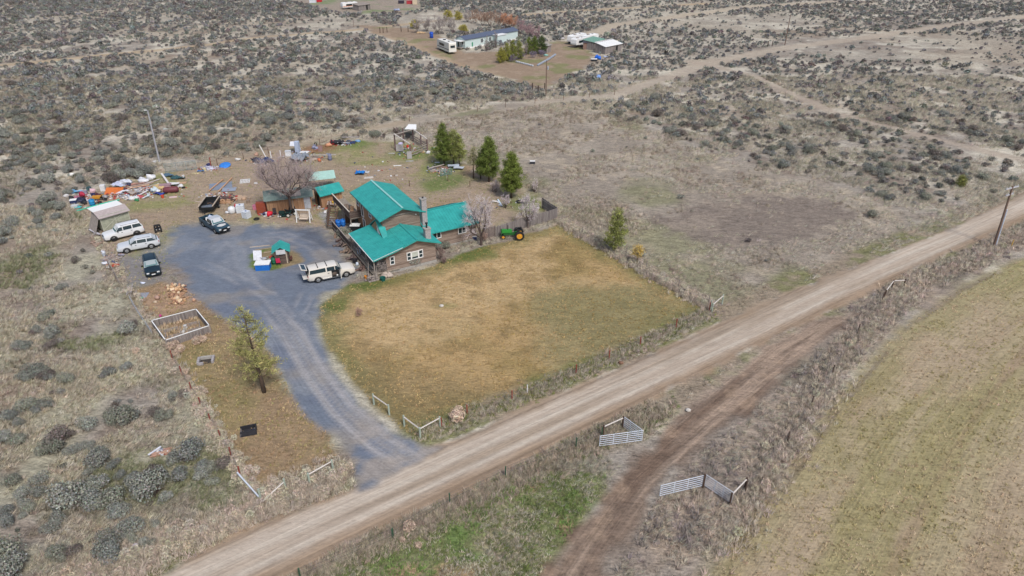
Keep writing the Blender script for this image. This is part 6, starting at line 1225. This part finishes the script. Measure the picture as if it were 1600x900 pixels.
J('old_machine','heap',(493,232),'grey and white machine scrap on the brown dirt',(150,152,176),(1.5,1.1,.9),0,'scrap'); J('pale_hoop','tyre',(494,230),'pale round hoop leaning on the grey machine scrap',(210,210,206),(.9,1,1),0,'hoop',.6,(70,0)); J('brown_board','sheet',(501,236),'brown plank sheet leaning right of the machine scrap',(130,100,96),(.8,1.3,.05),0,'board',.4,(60,0))
J('red_bag','bag',(519.5,226),'faded red bag on the back boundary',(192,72,80),(1.1,.9,.9),0,'bag'); J('tan_bag','bag',(514,229),'tan-orange bag left of the faded red bag',(206,150,116),(1.2,.9,.7),0,'bag'); J('black_tarp','tarp',(528,226),'black tarp mound right of the faded red bag',(34,36,44),(2.4,1.2,.8),0,'tarp'); J('white_pipe','pipe',(536,226),'white pipe across the black tarp mound',(206,206,210),(2.8,1,.07),-5,'pipe',.3); J('navy_scrap','heap',(547,224),'navy blue scrap heap at the right end of the back boundary',(46,66,112),(2.2,1.2,.7),0,'scrap heap'); J('long_pipe','pipe',(548,218.5),'long grey pipe behind the navy blue scrap',(186,180,182),(3.4,1,.07),2,'pipe',.5); J('blue_bag','bag',(559,222),'small light blue bag right of the navy blue scrap',(120,164,206),(.9,.6,.5),0,'bag')
# middle of the yard
J('tin_sheet','sheet',(345,291),'grey corrugated tin sheet under two bare beams',(132,142,158),(3.6,3.2,.08),20,'sheet'); J('tin_sheet','sheet',(358,297),'smaller grey tin sheet at the right of the two beams',(150,158,172),(2.2,1.6,.1),10,'sheet',.06); 
for a_,b_,lb in (((327,300),(349,282),'tan timber beam on the left of the tin sheet'),((342,301),(363,279.5),'tan timber beam on the right of the tin sheet')): p0,p1=P(*a_),P(*b_); J('timber_beam','beam',None,lb,(204,160,124),((p1-p0).length,1,1),math.degrees(math.atan2(p1.y-p0.y,p1.x-p0.x)),'beam',.14,at=(p0+p1)/2)
J('white_pallet','pallet',(383,283.5),'white slatted pallet lying alone in the middle of the yard',(226,226,226),(1.6,1.7,1),15,'pallet'); J('white_scrap','bag',(400,287),'small white scrap on the dirt right of the white pallet',(226,224,222),(.7,.5,.2),0,'scrap')
J('scrap_wood','heap',(335,313),'pale grey scrap wood heap at the head of the black trailer',(184,176,172),(2.4,1.2,.8),40,'scrap wood'); J('dark_wood','boards',(350,309),'dark stack of old boards behind the black trailer',(96,74,64),(3.2,1,12),-8,'boards'); J('curved_wood','heap',(352,316.5),'tan and brown broken wood heap right of the black trailer',(186,148,116),(2.6,1.2,.7),-5,'scrap wood'); J('dark_wood','log',(358,313),'dark curved log behind the broken wood heap',(92,74,70),(2.6,1,.2),-20,'log'); J('plywood_sheet','sheet',(375,309),'tan plywood sheet on the grass right of the dark board stack',(192,164,136),(1.9,1.8,.06),-15,'sheet'); J('loose_board','plank',(311,315.5),'short grey board on the dirt left of the scrap wood',(190,172,160),(1.3,.2,.06),-15,'board')
J('water_tank','cube_tank',(376.5,331),'white caged water tank beside the red tarp',(222,226,230),(1.15,1.0,1.15),15,'tank'); J('water_tank','round_tank',(363,332.5),'rounded white tank left of the red tarp',(226,228,230),(1.1,1,1.0),0,'tank'); J('water_tank','cube_tank',(386,340),'white tank standing alone nearest the gravel',(216,222,228),(.95,.9,1.05),-25,'tank'); J('red_tarp','heap',(369,327),'crimson red bundle between the two white tanks',(204,40,70),(.9,.7,.9),0,'tarp'); J('white_jug','bag',(355.5,333.5),'small white jug left of the rounded white tank',(224,226,230),(.6,.45,.35),0,'jug')
J('metal_cabinet','appliance',(410,333),'rust-red double steel cabinet at the end of the long shed',(150,72,50),(1.35,.8,1.75),8,'cabinet'); J('pink_tub','tote',(401,327),'pink tub left of the rust-red cabinet',(214,130,156),(.9,.6,.7),0,'tub'); J('red_ball','bag',(422,337.5),'bright red ball in front of the long shed',(212,32,56),(.8,.8,.75),0,'ball'); J('white_bucket','bucket',(417.5,337),'white bucket left of the bright red ball',(222,226,232),(1.3,1,1.3)); J('navy_bag','bag',(413.5,336.5),'navy bag in front of the rust-red cabinet',(40,44,84),(.7,.6,.55),0,'bag'); J('garden_tools','chair',(430,336),'small dark cart between red ball and riding mower',(64,58,60),(1,1,1),20,'cart'); J('yellow_hose','tyre',(401,343),'pale yellow hose coil on the grass by the gravel edge',(190,186,96),(1.2,1,.6),0,'hose'); J('stump','roundwood',(388,317),'grey stump standing above the lone white tank',(150,132,116),(.6,1,.5),0,'stump'); J('stump','roundwood',(389.5,312.5),'smaller stump behind the grey stump',(170,150,132),(.5,1,.4),0,'stump'); J('pale_rock','rock',(381,312),'tan rock near the plywood sheet on the grass',(190,160,134),(.9,.7,.5),0,'rock')
# porch swing
t=thing('garden_swing','white wooden bench swing on an A-frame at the gravel edge','swing',(P(467,346)+P(484,347.5))/2,R(-4)); 
for s in (1,-1):
    q=MB(); q.beam((s*1.0,-.35,0),(s*1.0,0,1.85),.12,.12); q.beam((s*1.0,.75,0),(s*1.0,.0,1.85),.12,.12); q.beam((s*1.,-.25,.6),(s*1.,.5,.6),.08,.08); q.build('side_frame',WHITE,t); MB().tube((s*.6,0,1.8),(s*.6,.1,.7),.012,n=5).build('chain',BLACK,t)
MB().beam((-1.15,0,1.9),(1.15,0,1.9),.14,.14).build('top_beam',WHITE,t); q=MB()
for k in range(4): q.box((0,-.2+.14*k,.55),(1.3,.11,.035))
q.build('seat',mat('pale_swing_wood',(222,206,188),.8,var=.15),t); q=MB()
for k in range(4): q.box((0,.36+.05*k,.7+.13*k),(1.3,.035,.11))
for s in (1,-1): q.box((s*.64,.1,.78),(.06,.5,.05))
q.build('backrest',mat('pale_swing_wood',(222,206,188)),t)
J('picnic_table','table',(520,325),'small cluttered table in front of the teal-roofed shed',(176,160,152),(1.6,.8,1),10,'table')
tp=P(520,325); 
for n_,k_,dx,c_,s_,lb in (('yellow_bucket','bucket',.2,(220,180,60),(1.2,1,.8),'yellow bucket on the small cluttered table'),('white_bag','bag',.55,(214,222,240),(.5,.4,.4),'white-blue bag at the right end of the small table'),('pale_box','tote',-.4,(204,190,186),(.5,.4,.3),'pale box at the left end of the small table')): J(n_,k_,None,lb,c_,s_,0,None,.745,at=tp+Vector((dx,.05,0)))
# blue pile in the back yard
J('blue_tarp','tarp',(563,272),'bright blue tarp bundled in the middle of the back yard',(20,124,206),(1.6,1.5,.55),0,'tarp'); J('white_scrap','heap',(571,269.5),'white and grey scrap right of the bright blue tarp',(204,206,210),(1.3,.9,.5),0,'scrap'); J('tan_bag','bag',(558,270),'tan bundle left of the bright blue tarp',(186,136,104),(.7,.6,.5),0,'bag'); J('board_stack','boards',(576,278),'short stack of pale boards below the bright blue tarp',(206,198,190),(1.6,1,8),20,'boards'); J('white_board','plank',(621,259),'white board lying alone on the back yard grass',(230,228,224),(1.4,.35,.06),6,'board'); J('white_board','plank',(683,254),'white board beside the nearest dark pine',(214,212,208),(.9,.4,.05),0,'board')
# post shelter
sh_=[P(618,235),P(646,222),P(668,236),P(642,247)]; o=(sh_[0]+sh_[2])/2; o.z=0; t=thing('post_shelter','open log-post shelter with bare roof beams and low rails','shelter',o)
for i,(a_,b_,h_) in enumerate(((618,234,3.0),(631,224,3.0),(646,221,2.4),(658,226,2.3),(668,236,2.3),(642,246,2.5))): p=P(a_,b_)-o; MB().tube(p,p+Vector((0,0,h_)),.17,.14,8).build('post',mat('reddish_log_post',(126,104,100),.9,var=.3),t)
for a_,za,b_,zb,m_ in (((618,234),3.05,(642,246),2.55,WHITE),((646,221),2.45,(668,236),2.35,WHITE),((618,234),2.9,(646,221),2.35,GREYW)): MB().tube(P(*a_)-o+Vector((0,0,za)),P(*b_)-o+Vector((0,0,zb)),.13,.12,8).build('roof_beam',m_ if m_ is GREYW else PWOOD,t)
for z in (.4,.85,1.3): MB().beam(P(642,246)-o+Vector((0,0,z)),P(668,236)-o+Vector((0,0,z)),.07,.16).build('rail',GREYW,t); MB().beam(P(646,222)-o+Vector((0,0,z)),P(668,236)-o+Vector((0,0,z)),.07,.16).build('rail',GREYW,t)
q=MB().slab((P(634,222)-o+Vector((0,0,2.6)),P(652,222)-o+Vector((0,0,2.5)),P(652,216)-o+Vector((0,0,2.75)),P(640,216)-o+Vector((0,0,2.8))),.06); q.build('roof_sheet',WHITE,t)
J('leaning_board','sheet',(625,237),'grey board panel leaning at the left of the post shelter',(164,160,158),(1.4,1.3,.06),0,'panel',.75,(80,0)); J('leaning_board','sheet',(640,248),'grey board panel standing at the near post of the shelter',(170,166,166),(.9,1.4,.05),20,'panel',.7,(84,0)); J('red_bucket','bucket',(637,231),'small red bucket inside the post shelter',(220,60,50),(1.3,1,1.2)); J('white_tub','bag',(669,240),'white tub at the right post of the shelter',(230,230,232),(.9,.7,.5),0,'tub'); J('straw_bale','tote',(660,238),'pale straw bale inside the post shelter',(206,186,146),(.8,.5,.45),10,'bale'); J('blue_scrap','tarp',(679,234),'small blue-grey tarp beside the dark pine',(110,150,170),(1.1,.6,.3),0,'tarp'); J('purple_bag','bag',(626,227),'white and violet bag at the back of the post shelter',(190,184,216),(.9,.7,.6),0,'bag'); J('flat_stone','sheet',(612,240),'flat grey board in the grass left of the shelter',(170,166,156),(1.2,.6,.05),0,'board'); J('flat_stone','sheet',(640,252),'flat grey board in the grass before the shelter',(166,164,158),(1.4,.6,.05),5,'board')
# heap under the pines
J('brush_heap','heap',(676,263),'grey branch heap left of the green panel',(150,146,144),(2.0,1.4,.6),0,'brush heap'); J('old_boards','boards',(685,267),'grey boards piled left of the green panel',(170,160,152),(3.0,1,12),15,'boards'); J('old_boards','boards',(694,262),'brownish boards piled behind the green panel',(150,124,108),(2.4,1,12),-20,'boards'); J('tin_sheet','sheet',(709,262),'pale blue-grey tin sheet right of the scrap under the pines',(186,196,210),(2.0,1.2,.15),5,'sheet',.35); J('tin_sheet','sheet',(717,264.5),'second pale tin sheet lower and further right under the pines',(196,202,212),(1.8,1.2,.12),-10,'sheet',.3); J('log_pole','log',(682,264),'long pale pole across the scrap under the pines',(186,176,170),(3.4,1,.08),40,'pole',.4)
# behind the board fence
J('white_gutter','plank',None,'white and blue gutter lying on the green grass behind the fence',(206,226,240),((P(784,323)-P(778,313)).length,.22,.1),math.degrees(math.atan2(P(784,323).y-P(778,313).y,P(784,323).x-P(778,313).x)),'gutter',.1,at=(P(784,323)+P(778,313))/2); J('white_cloth','tarp',(774,316),'small white cloth beside the white and blue gutter',(226,220,216),(1.1,.5,.2),0,'cloth'); J('white_bucket','bag',(840,327),'tiny white bag by the end of the board fence',(230,230,230),(.4,.4,.4),0,'bag'); J('green_hose','tyre',(812,316),'pale green hoop in the brush behind the fence',(150,186,176),(1.8,1,.6),0,'hoop'); J('blue_bin','tote',(741,374.5),'small navy bin at the end of the house wing',(30,48,96),(.7,.5,.6),0,'bin'); J('black_trough','tote',(832,255.5),'small dark trough out in the pasture',(54,56,64),(.9,.5,.5),0,'trough')
# kiosk island
J('blue_crate','tote',(412,420),'big bright blue crate on the grass island',(30,112,200),(1.75,1.1,.95),6,'crate'); J('foam_board','sheet',(404,407),'white panel leaning up behind the big blue crate',(222,224,232),(1.1,1.3,.02),4,'panel',.75,(65,0)); J('crate_clutter','heap',(414,414.5),'grey clutter piled on the lid of the blue crate',(176,178,184),(.9,.5,.3),0,'clutter',.95); J('green_bin','barrel',(428.5,412),'green bin left of the well house',(30,112,84),(1.1,1,1.0),0,'bin'); J('red_jug','bag',(425,408),'red fuel can behind the green bin',(190,60,50),(.6,.5,.8),0,'can'); J('grey_jug','bag',(421,411),'grey bag between blue crate and green bin',(150,152,150),(.6,.5,.7),0,'bag'); J('red_stool','chair',(436,413.5),'red-seated stool before the well house wall',(206,40,84),(1,1,1),190,'stool')
for i,(u,v,c) in enumerate(((3,5,(190,172,150)),(7,2,(170,150,126)),(14,-1,(182,164,140)))): J('plank_strip','plank',(400+u*2,392-v*1.4),('bare board left on the gravel beside the island','second bare board nearer the well house','third bare board touching the well house')[i],c,(2.6,.16,.05),14+i*4,'board',.03*i)
# west fence clutter
J('grey_crate','ladder',(176,406.5),'grey wooden rack lying beside the silver-white SUV',(186,176,176),(2.0,1.3,1),60,'rack',.2); J('grey_crate','ladder',(171,404),'second grey wooden rack under the first by the fence',(168,156,152),(2.0,1.2,1),70,'rack'); J('propane_cylinder','tank',(190,400),'grey cylinder lying at the nose of the silver-white SUV',(150,146,158),(.95,1,.18),-5,'cylinder')
for q,k,c,s,lb in (((165,413),'bag',(220,222,230),(.8,.6,.4),'white bag at the fence end of the bottle clutter'),((170,412),'heap',(206,208,216),(1.2,.8,.4),'pale bag heap in the middle of the bottle clutter'),((175,414),'heap',(200,170,140),(1.0,.7,.4),'tan rag heap beside the red tray'),((178,412),'bag',(60,70,120),(.5,.5,.5),'navy jar beside the red tray'),((181,416),'tote',(220,70,44),(.7,.5,.22),'orange-red tray at the front of the clutter'),((162,396),'bag',(216,220,230),(.6,.6,.45),'pale jug on the fence line by the white SUV'),((163,400),'bucket',(190,196,206),(1.2,1,1),'grey bucket on the fence line by the grey rack')): J('clutter_bag' if k in('bag','heap') else 'clutter_'+('tray' if k=='tote' else 'bucket'),k,q,lb,c,s,0,'clutter')
J('brush_heap','heap',(153,381),'tan brush heap at the west fence beside the boxy SUV',(168,144,128),(1.6,1.4,.6),0,'brush heap'); J('grey_board','plank',(149,366),'pale grey board leaning on the west fence by the plywood shed',(196,192,198),(2.9,.28,.06),-35,'board',.35); J('grey_board','plank',(158,368.5),'second pale board reaching to the plywood shed skid',(184,178,178),(2.4,.25,.06),-15,'board',.15); J('slate_sheet','sheet',(222,461.5),'flat slate grey mat on the grass near the firewood',(150,154,166),(1.3,1.2,.03),8,'mat'); J('green_bag','bag',(219.5,466.5),'small mint green bag at the lower edge of the slate mat',(96,180,150),(.6,.4,.2),0,'bag'); J('stacked_rack','ladder',(204,456),'long grey slatted rack leaning along the west fence',(180,172,172),(2.3,.6,1),-68,'rack',.3,(25,0)); J('stacked_rack','ladder',(209,461),'second slatted rack in front of the long one',(164,154,148),(1.8,.6,1),-64,'rack',.1); J('white_plate','bag',(223,443),'small white jug in front of the dark blue car',(210,218,236),(.7,.4,.25),0,'jug')
J('tan_rock','rock',(246,467),'larger tan rock left of the firewood heap',(176,144,128),(.7,.55,.5),0,'rock'); J('tan_rock','rock',(243,473),'smaller grey-tan rock below the larger one',(190,170,146),(.5,.4,.3),0,'rock'); J('pink_toy','bag',(251,495),'tiny pink and teal ball on the grass above the garden pen',(200,60,140),(.3,.3,.3),0,'ball'); J('tan_rock','rock',(303,470),'tan stone at the gravel edge right of the firewood',(196,156,130),(.5,.4,.35),0,'rock'); J('orange_stone','rock',(93,783),'orange-tan stone beside the sagebrush in the west field',(178,150,122),(.75,.55,.45),0,'rock')
# firewood rounds
FW=[(random.gauss(277,7.5),random.gauss(454,3.6)) for _ in range(46)]+[(random.gauss(276,6.5),random.gauss(471,2.5)) for _ in range(26)]
base=None
for i,q in enumerate(FW):
    if i<6: o=J('firewood','roundwood',q,'split firewood piece in the loose heap beside the gravel',((212,172,130),(220,188,150),(196,156,120),(180,140,112),(224,200,168),(160,118,96))[i],(random.uniform(.22,.34),1,random.uniform(.18,.3)),0,'firewood',random.uniform(0,.08),(random.uniform(0,90),0),group='split firewood heap'); base=(base or [])+[o]
    else: o=base[i%6].copy(); COL.objects.link(o); p=P(*q); put(o,(p.x,p.y,random.uniform(.02,.3)),random.uniform(0,6)); o.rotation_euler[0]=random.uniform(0,1.5)
# fire pit, burnt stump box
p=P(322,565); t=thing('fire_pit','square block fire pit open at one side','fire pit',p,R(14)); 
for c_,d_ in (((-.7,.05,.17),(.24,1.1,.34)),((.7,.05,.17),(.24,1.1,.34)),((0,.5,.17),(1.15,.24,.34)),((-.42,-.5,.14),(.5,.22,.28))): MB().box(c_,d_).build('block',STONE if c_[1]!=.5 else CONC,t,bevel=.02)
MB().sheet(1.15,.8,.02,.05,seed=3).build('ash_bed',mat('ash_bed',(66,60,56),.95),t)
t=thing('bath_box','dark broken trough lying on the strip beside the drive','trough',P(389,676),R(18)); q=MB(); q.box((0,0,.06),(1.35,.9,.1)); 
for s in (1,-1): q.box((0,s*.43,.28),(1.35,.07,.5),rx=s*.12)
q.box((.66,0,.28),(.07,.9,.5)); q.build('shell',mat('charred_black',(46,46,52),.8,var=.4),t); MB().box((-.66,-.1,.2),(.08,.8,.36),ry=.35).build('end_panel',mat('grey_mesh',(110,106,110),.8,var=.3),t); MB().sheet(1.1,.7,.02,.15,seed=2).build('lining',mat('dark_blue_lining',(44,52,74),.7),t)
J('scrap_wood','boards',(252,708),'small heap of broken white and rust boards in the sagebrush',(190,150,130),(1.5,1,14),20,'scrap wood'); J('white_plank','plank',(243,708),'white board standing in the small board heap in the sagebrush',(220,222,230),(1.2,.16,.06),60,'plank',.25); J('pale_stone','rock',(213,855),'grey stone by the dirt road verge',(190,182,186),(.6,.5,.35),0,'rock')
for q,lb in (((690,479),'small white stone on the lawn'),((970,568),'brown clod at the lawn side road edge'),((1075,642),'pale stone on the dirt track')): J('stone','rock',q,lb,(206,200,192) if q[0]!=970 else (130,96,76),(.5,.4,.3),0,'rock')
# porch clutter along the deck
DL=[('firewood_log','log',(-2.1,14.2),(150,122,104),(1.1,1,.16),100,'log leaning at the back end of the deck'),('firewood_log','log',(-2.0,12.6),(96,76,74),(1.2,1,.2),60,'dark log lying beside the deck skirt'),('stone_heap','heap',(-2.3,11.2),(110,96,92),(1.6,1.3,.6),0,'dark stone heap on the gravel side of the deck'),('stone_heap','heap',(-2.1,9.0),(140,120,104),(1.5,1.8,.6),0,'brown wood heap at the middle of the deck edge'),('stone_heap','heap',(-2.15,6.6),(112,96,92),(1.2,1.8,.7),0,'dark wood heap below the deck railing boards'),('black_pot','bucket',(-2.3,5.0),(50,48,52),(1.8,1,1.4),0,'black pot below the porch eave'),('white_ball','bag',(-2.3,4.2),(214,226,238),(.45,.45,.45),0,'pale blue-white globe below the porch eave'),('stone_heap','heap',(-2.2,3.0),(120,98,90),(1.1,1.6,.6),0,'reddish brown wood heap near the front steps'),('orange_pot','bucket',(-2.5,.3),(226,150,60),(1.2,1,.9),0,'orange pot beside the front steps'),('stone_heap','heap',(-2.2,-.4),(130,118,116),(1.1,1.0,.7),0,'grey wood heap at the foot of the front steps'),('green_pot','bucket',(-.9,-1.35),(24,92,84),(1.9,1,1.2),0,'dark green pot at the front corner of the deck'),('stone_planter','heap',(.0,-.7),(186,172,160),(1.6,1.0,.7),0,'pale stone planter at the front corner of the house')]
for n_,k_,(u,v),c_,s_,rz_,lb in DL: J(n_,k_,None,lb,c_,s_,rz_,None,0,at=hl(u,v))
for n_,k_,(u,v),z_,c_,s_,lb in (('blue_barrel','barrel',(-.9,16.3),.5,(30,110,200),(1.2,1,1.1),'left of two blue barrels at the back of the deck'),('blue_barrel','barrel',(-.2,16.2),.5,(36,118,206),(1.2,1,1.1),'right of two blue barrels at the back of the deck'),('black_grill','tote',(.7,13.4),.5,(30,32,36),(1.3,.8,1.1),'black grill under the balcony'),('blue_cover','bag',(.9,11.8),.5,(34,70,120),(1.4,1.2,.9),'dark blue covered heap under the balcony edge'),('white_jug','bucket',(-1.2,6.4),.5,(196,214,232),(1.6,1,2.0),'pale blue water jug on the deck by the railing'),('patio_chair','chair',(1.0,15.1),2.59,(150,120,96),(1,1,1),'brown chair on the balcony'),('planter_box','heap',(.8,14.4),2.59,(206,196,186),(.9,.8,.35),'pale clutter on the balcony floor'),('driftwood','heap',(.7,16.6),2.59,(120,104,92),(1.0,1.4,1.0),'brown wooden structure on the balcony')): J(n_,k_,None,lb,c_,s_,0,None,z_,at=hl(u,v))
# far homestead bits
J('blue_barrel','barrel',(674.5,61),'bright blue barrel at the far bare tree',(34,84,190),(2.1,1,2.2),0,'barrel'); J('blue_tarp','heap',(933,92),'bright blue covered heap below the white-roofed shed',(22,104,214),(2.2,1.4,1.5),0,'tarp'); J('black_crate','tote',(928,95),'black crate beside the bright blue covered heap',(36,40,48),(1.7,1.,.7),0,'crate'); J('blue_scrap','tarp',(935,122),'small pale blue scrap on the far range',(140,174,226),(1.2,1.,.6),0,'scrap'); J('tin_sheet','sheet',(951,88),'pale blue tin sheet below the white-roofed shed',(186,196,222),(3.,1.8,.2),-10,'sheet'); J('white_heap','heap',(875,60.5),'white stone heap beside the far track',(206,202,204),(3.4,1.4,.7),0,'stones'); J('parked_car','heap',(893,66),'dark covered shape at the nose of the far travel trailer',(44,48,58),(2.2,1.6,1.4),0,'heap'); J('mint_scrap','bag',(853,87),'mint green bag by the small grey shed',(150,206,196),(1.3,.8,.6),0,'bag'); J('brown_heap','heap',(658,53),'tan rubble heap near the far gateway',(206,176,136),(2.6,1.4,.7),0,'rubble')
J('white_box','tote',(714,70),'white box on the porch step of the mobile home',(232,232,232),(1.6,1.4,1.6),0,'box'); J('dark_box','tote',(627,4.5),'dark crate at the upper clearing edge',(56,50,66),(2.6,1.6,1.8),0,'crate'); J('red_box','tote',(640,5),'red and white crate at the upper clearing edge',(186,60,70),(2.6,1.6,1.4),0,'crate'); J('tall_cabinet','appliance',(648.5,6),'tall pale cabinet at the upper clearing edge',(214,196,170),(2.2,1.2,3.0),0,'cabinet'); J('red_box','tote',(499,2.5),'bright red crate at the top edge of the range',(206,40,54),(2.4,1.6,1.6),0,'crate'); J('white_box','tote',(489,4),'white box left of the bright red crate',(222,226,234),(3.0,1.8,1.6),0,'box'); J('blue_tent','heap',(620,15),'small blue-grey tarp heap on the pale upper clearing',(164,176,204),(2.6,1.6,1.0),0,'tarp'); J('black_heap','heap',(623,25),'black low heap on the pale upper clearing',(60,58,70),(3.2,1.6,.9),0,'heap')
# loose scraps too small and many to count
def litter():
    mb=MB(); r=random.Random(5); groups={}
    cs=[(214,210,206),(150,156,170),(120,90,70),(190,150,120),(70,80,110),(226,226,230),(180,60,60)]
    out={}
    for (cx,cy,sx,sy,n) in ((135,312,20,8,110),(185,304,22,8,90),(225,297,26,9,120),(262,296,20,7,60),(330,264,26,4,45),(408,252,16,6,60),(470,246,26,8,110),(535,224,18,4,45),(345,308,22,8,60),(425,335,20,4,40),(172,408,9,8,60),(690,266,20,6,70),(643,236,22,8,50),(277,462,14,10,130),(415,412,12,5,25),(505,322,14,8,30),(790,320,20,6,18),(600,265,60,20,30),(250,708,9,4,20)):
        for i in range(int(n*(1.9 if cx not in(277,600,790,415) else 1))):
            p=P(r.gauss(cx,sx*.55),r.gauss(cy,sy*.55)); k=r.choice(range(7)) if cx!=277 else r.choice((2,3,3))
            b=out.setdefault(k,MB()); b.box((p.x,p.y,p.z+r.uniform(.02,.12)),(r.uniform(.06,.45),r.uniform(.05,.3),r.uniform(.02,.18)),r.uniform(0,3),r.uniform(-.4,.4))
    for k,b in out.items(): tag(b.build('scrap_litter',jm(cs[k],.7)),None,None,kind='stuff')
litter()
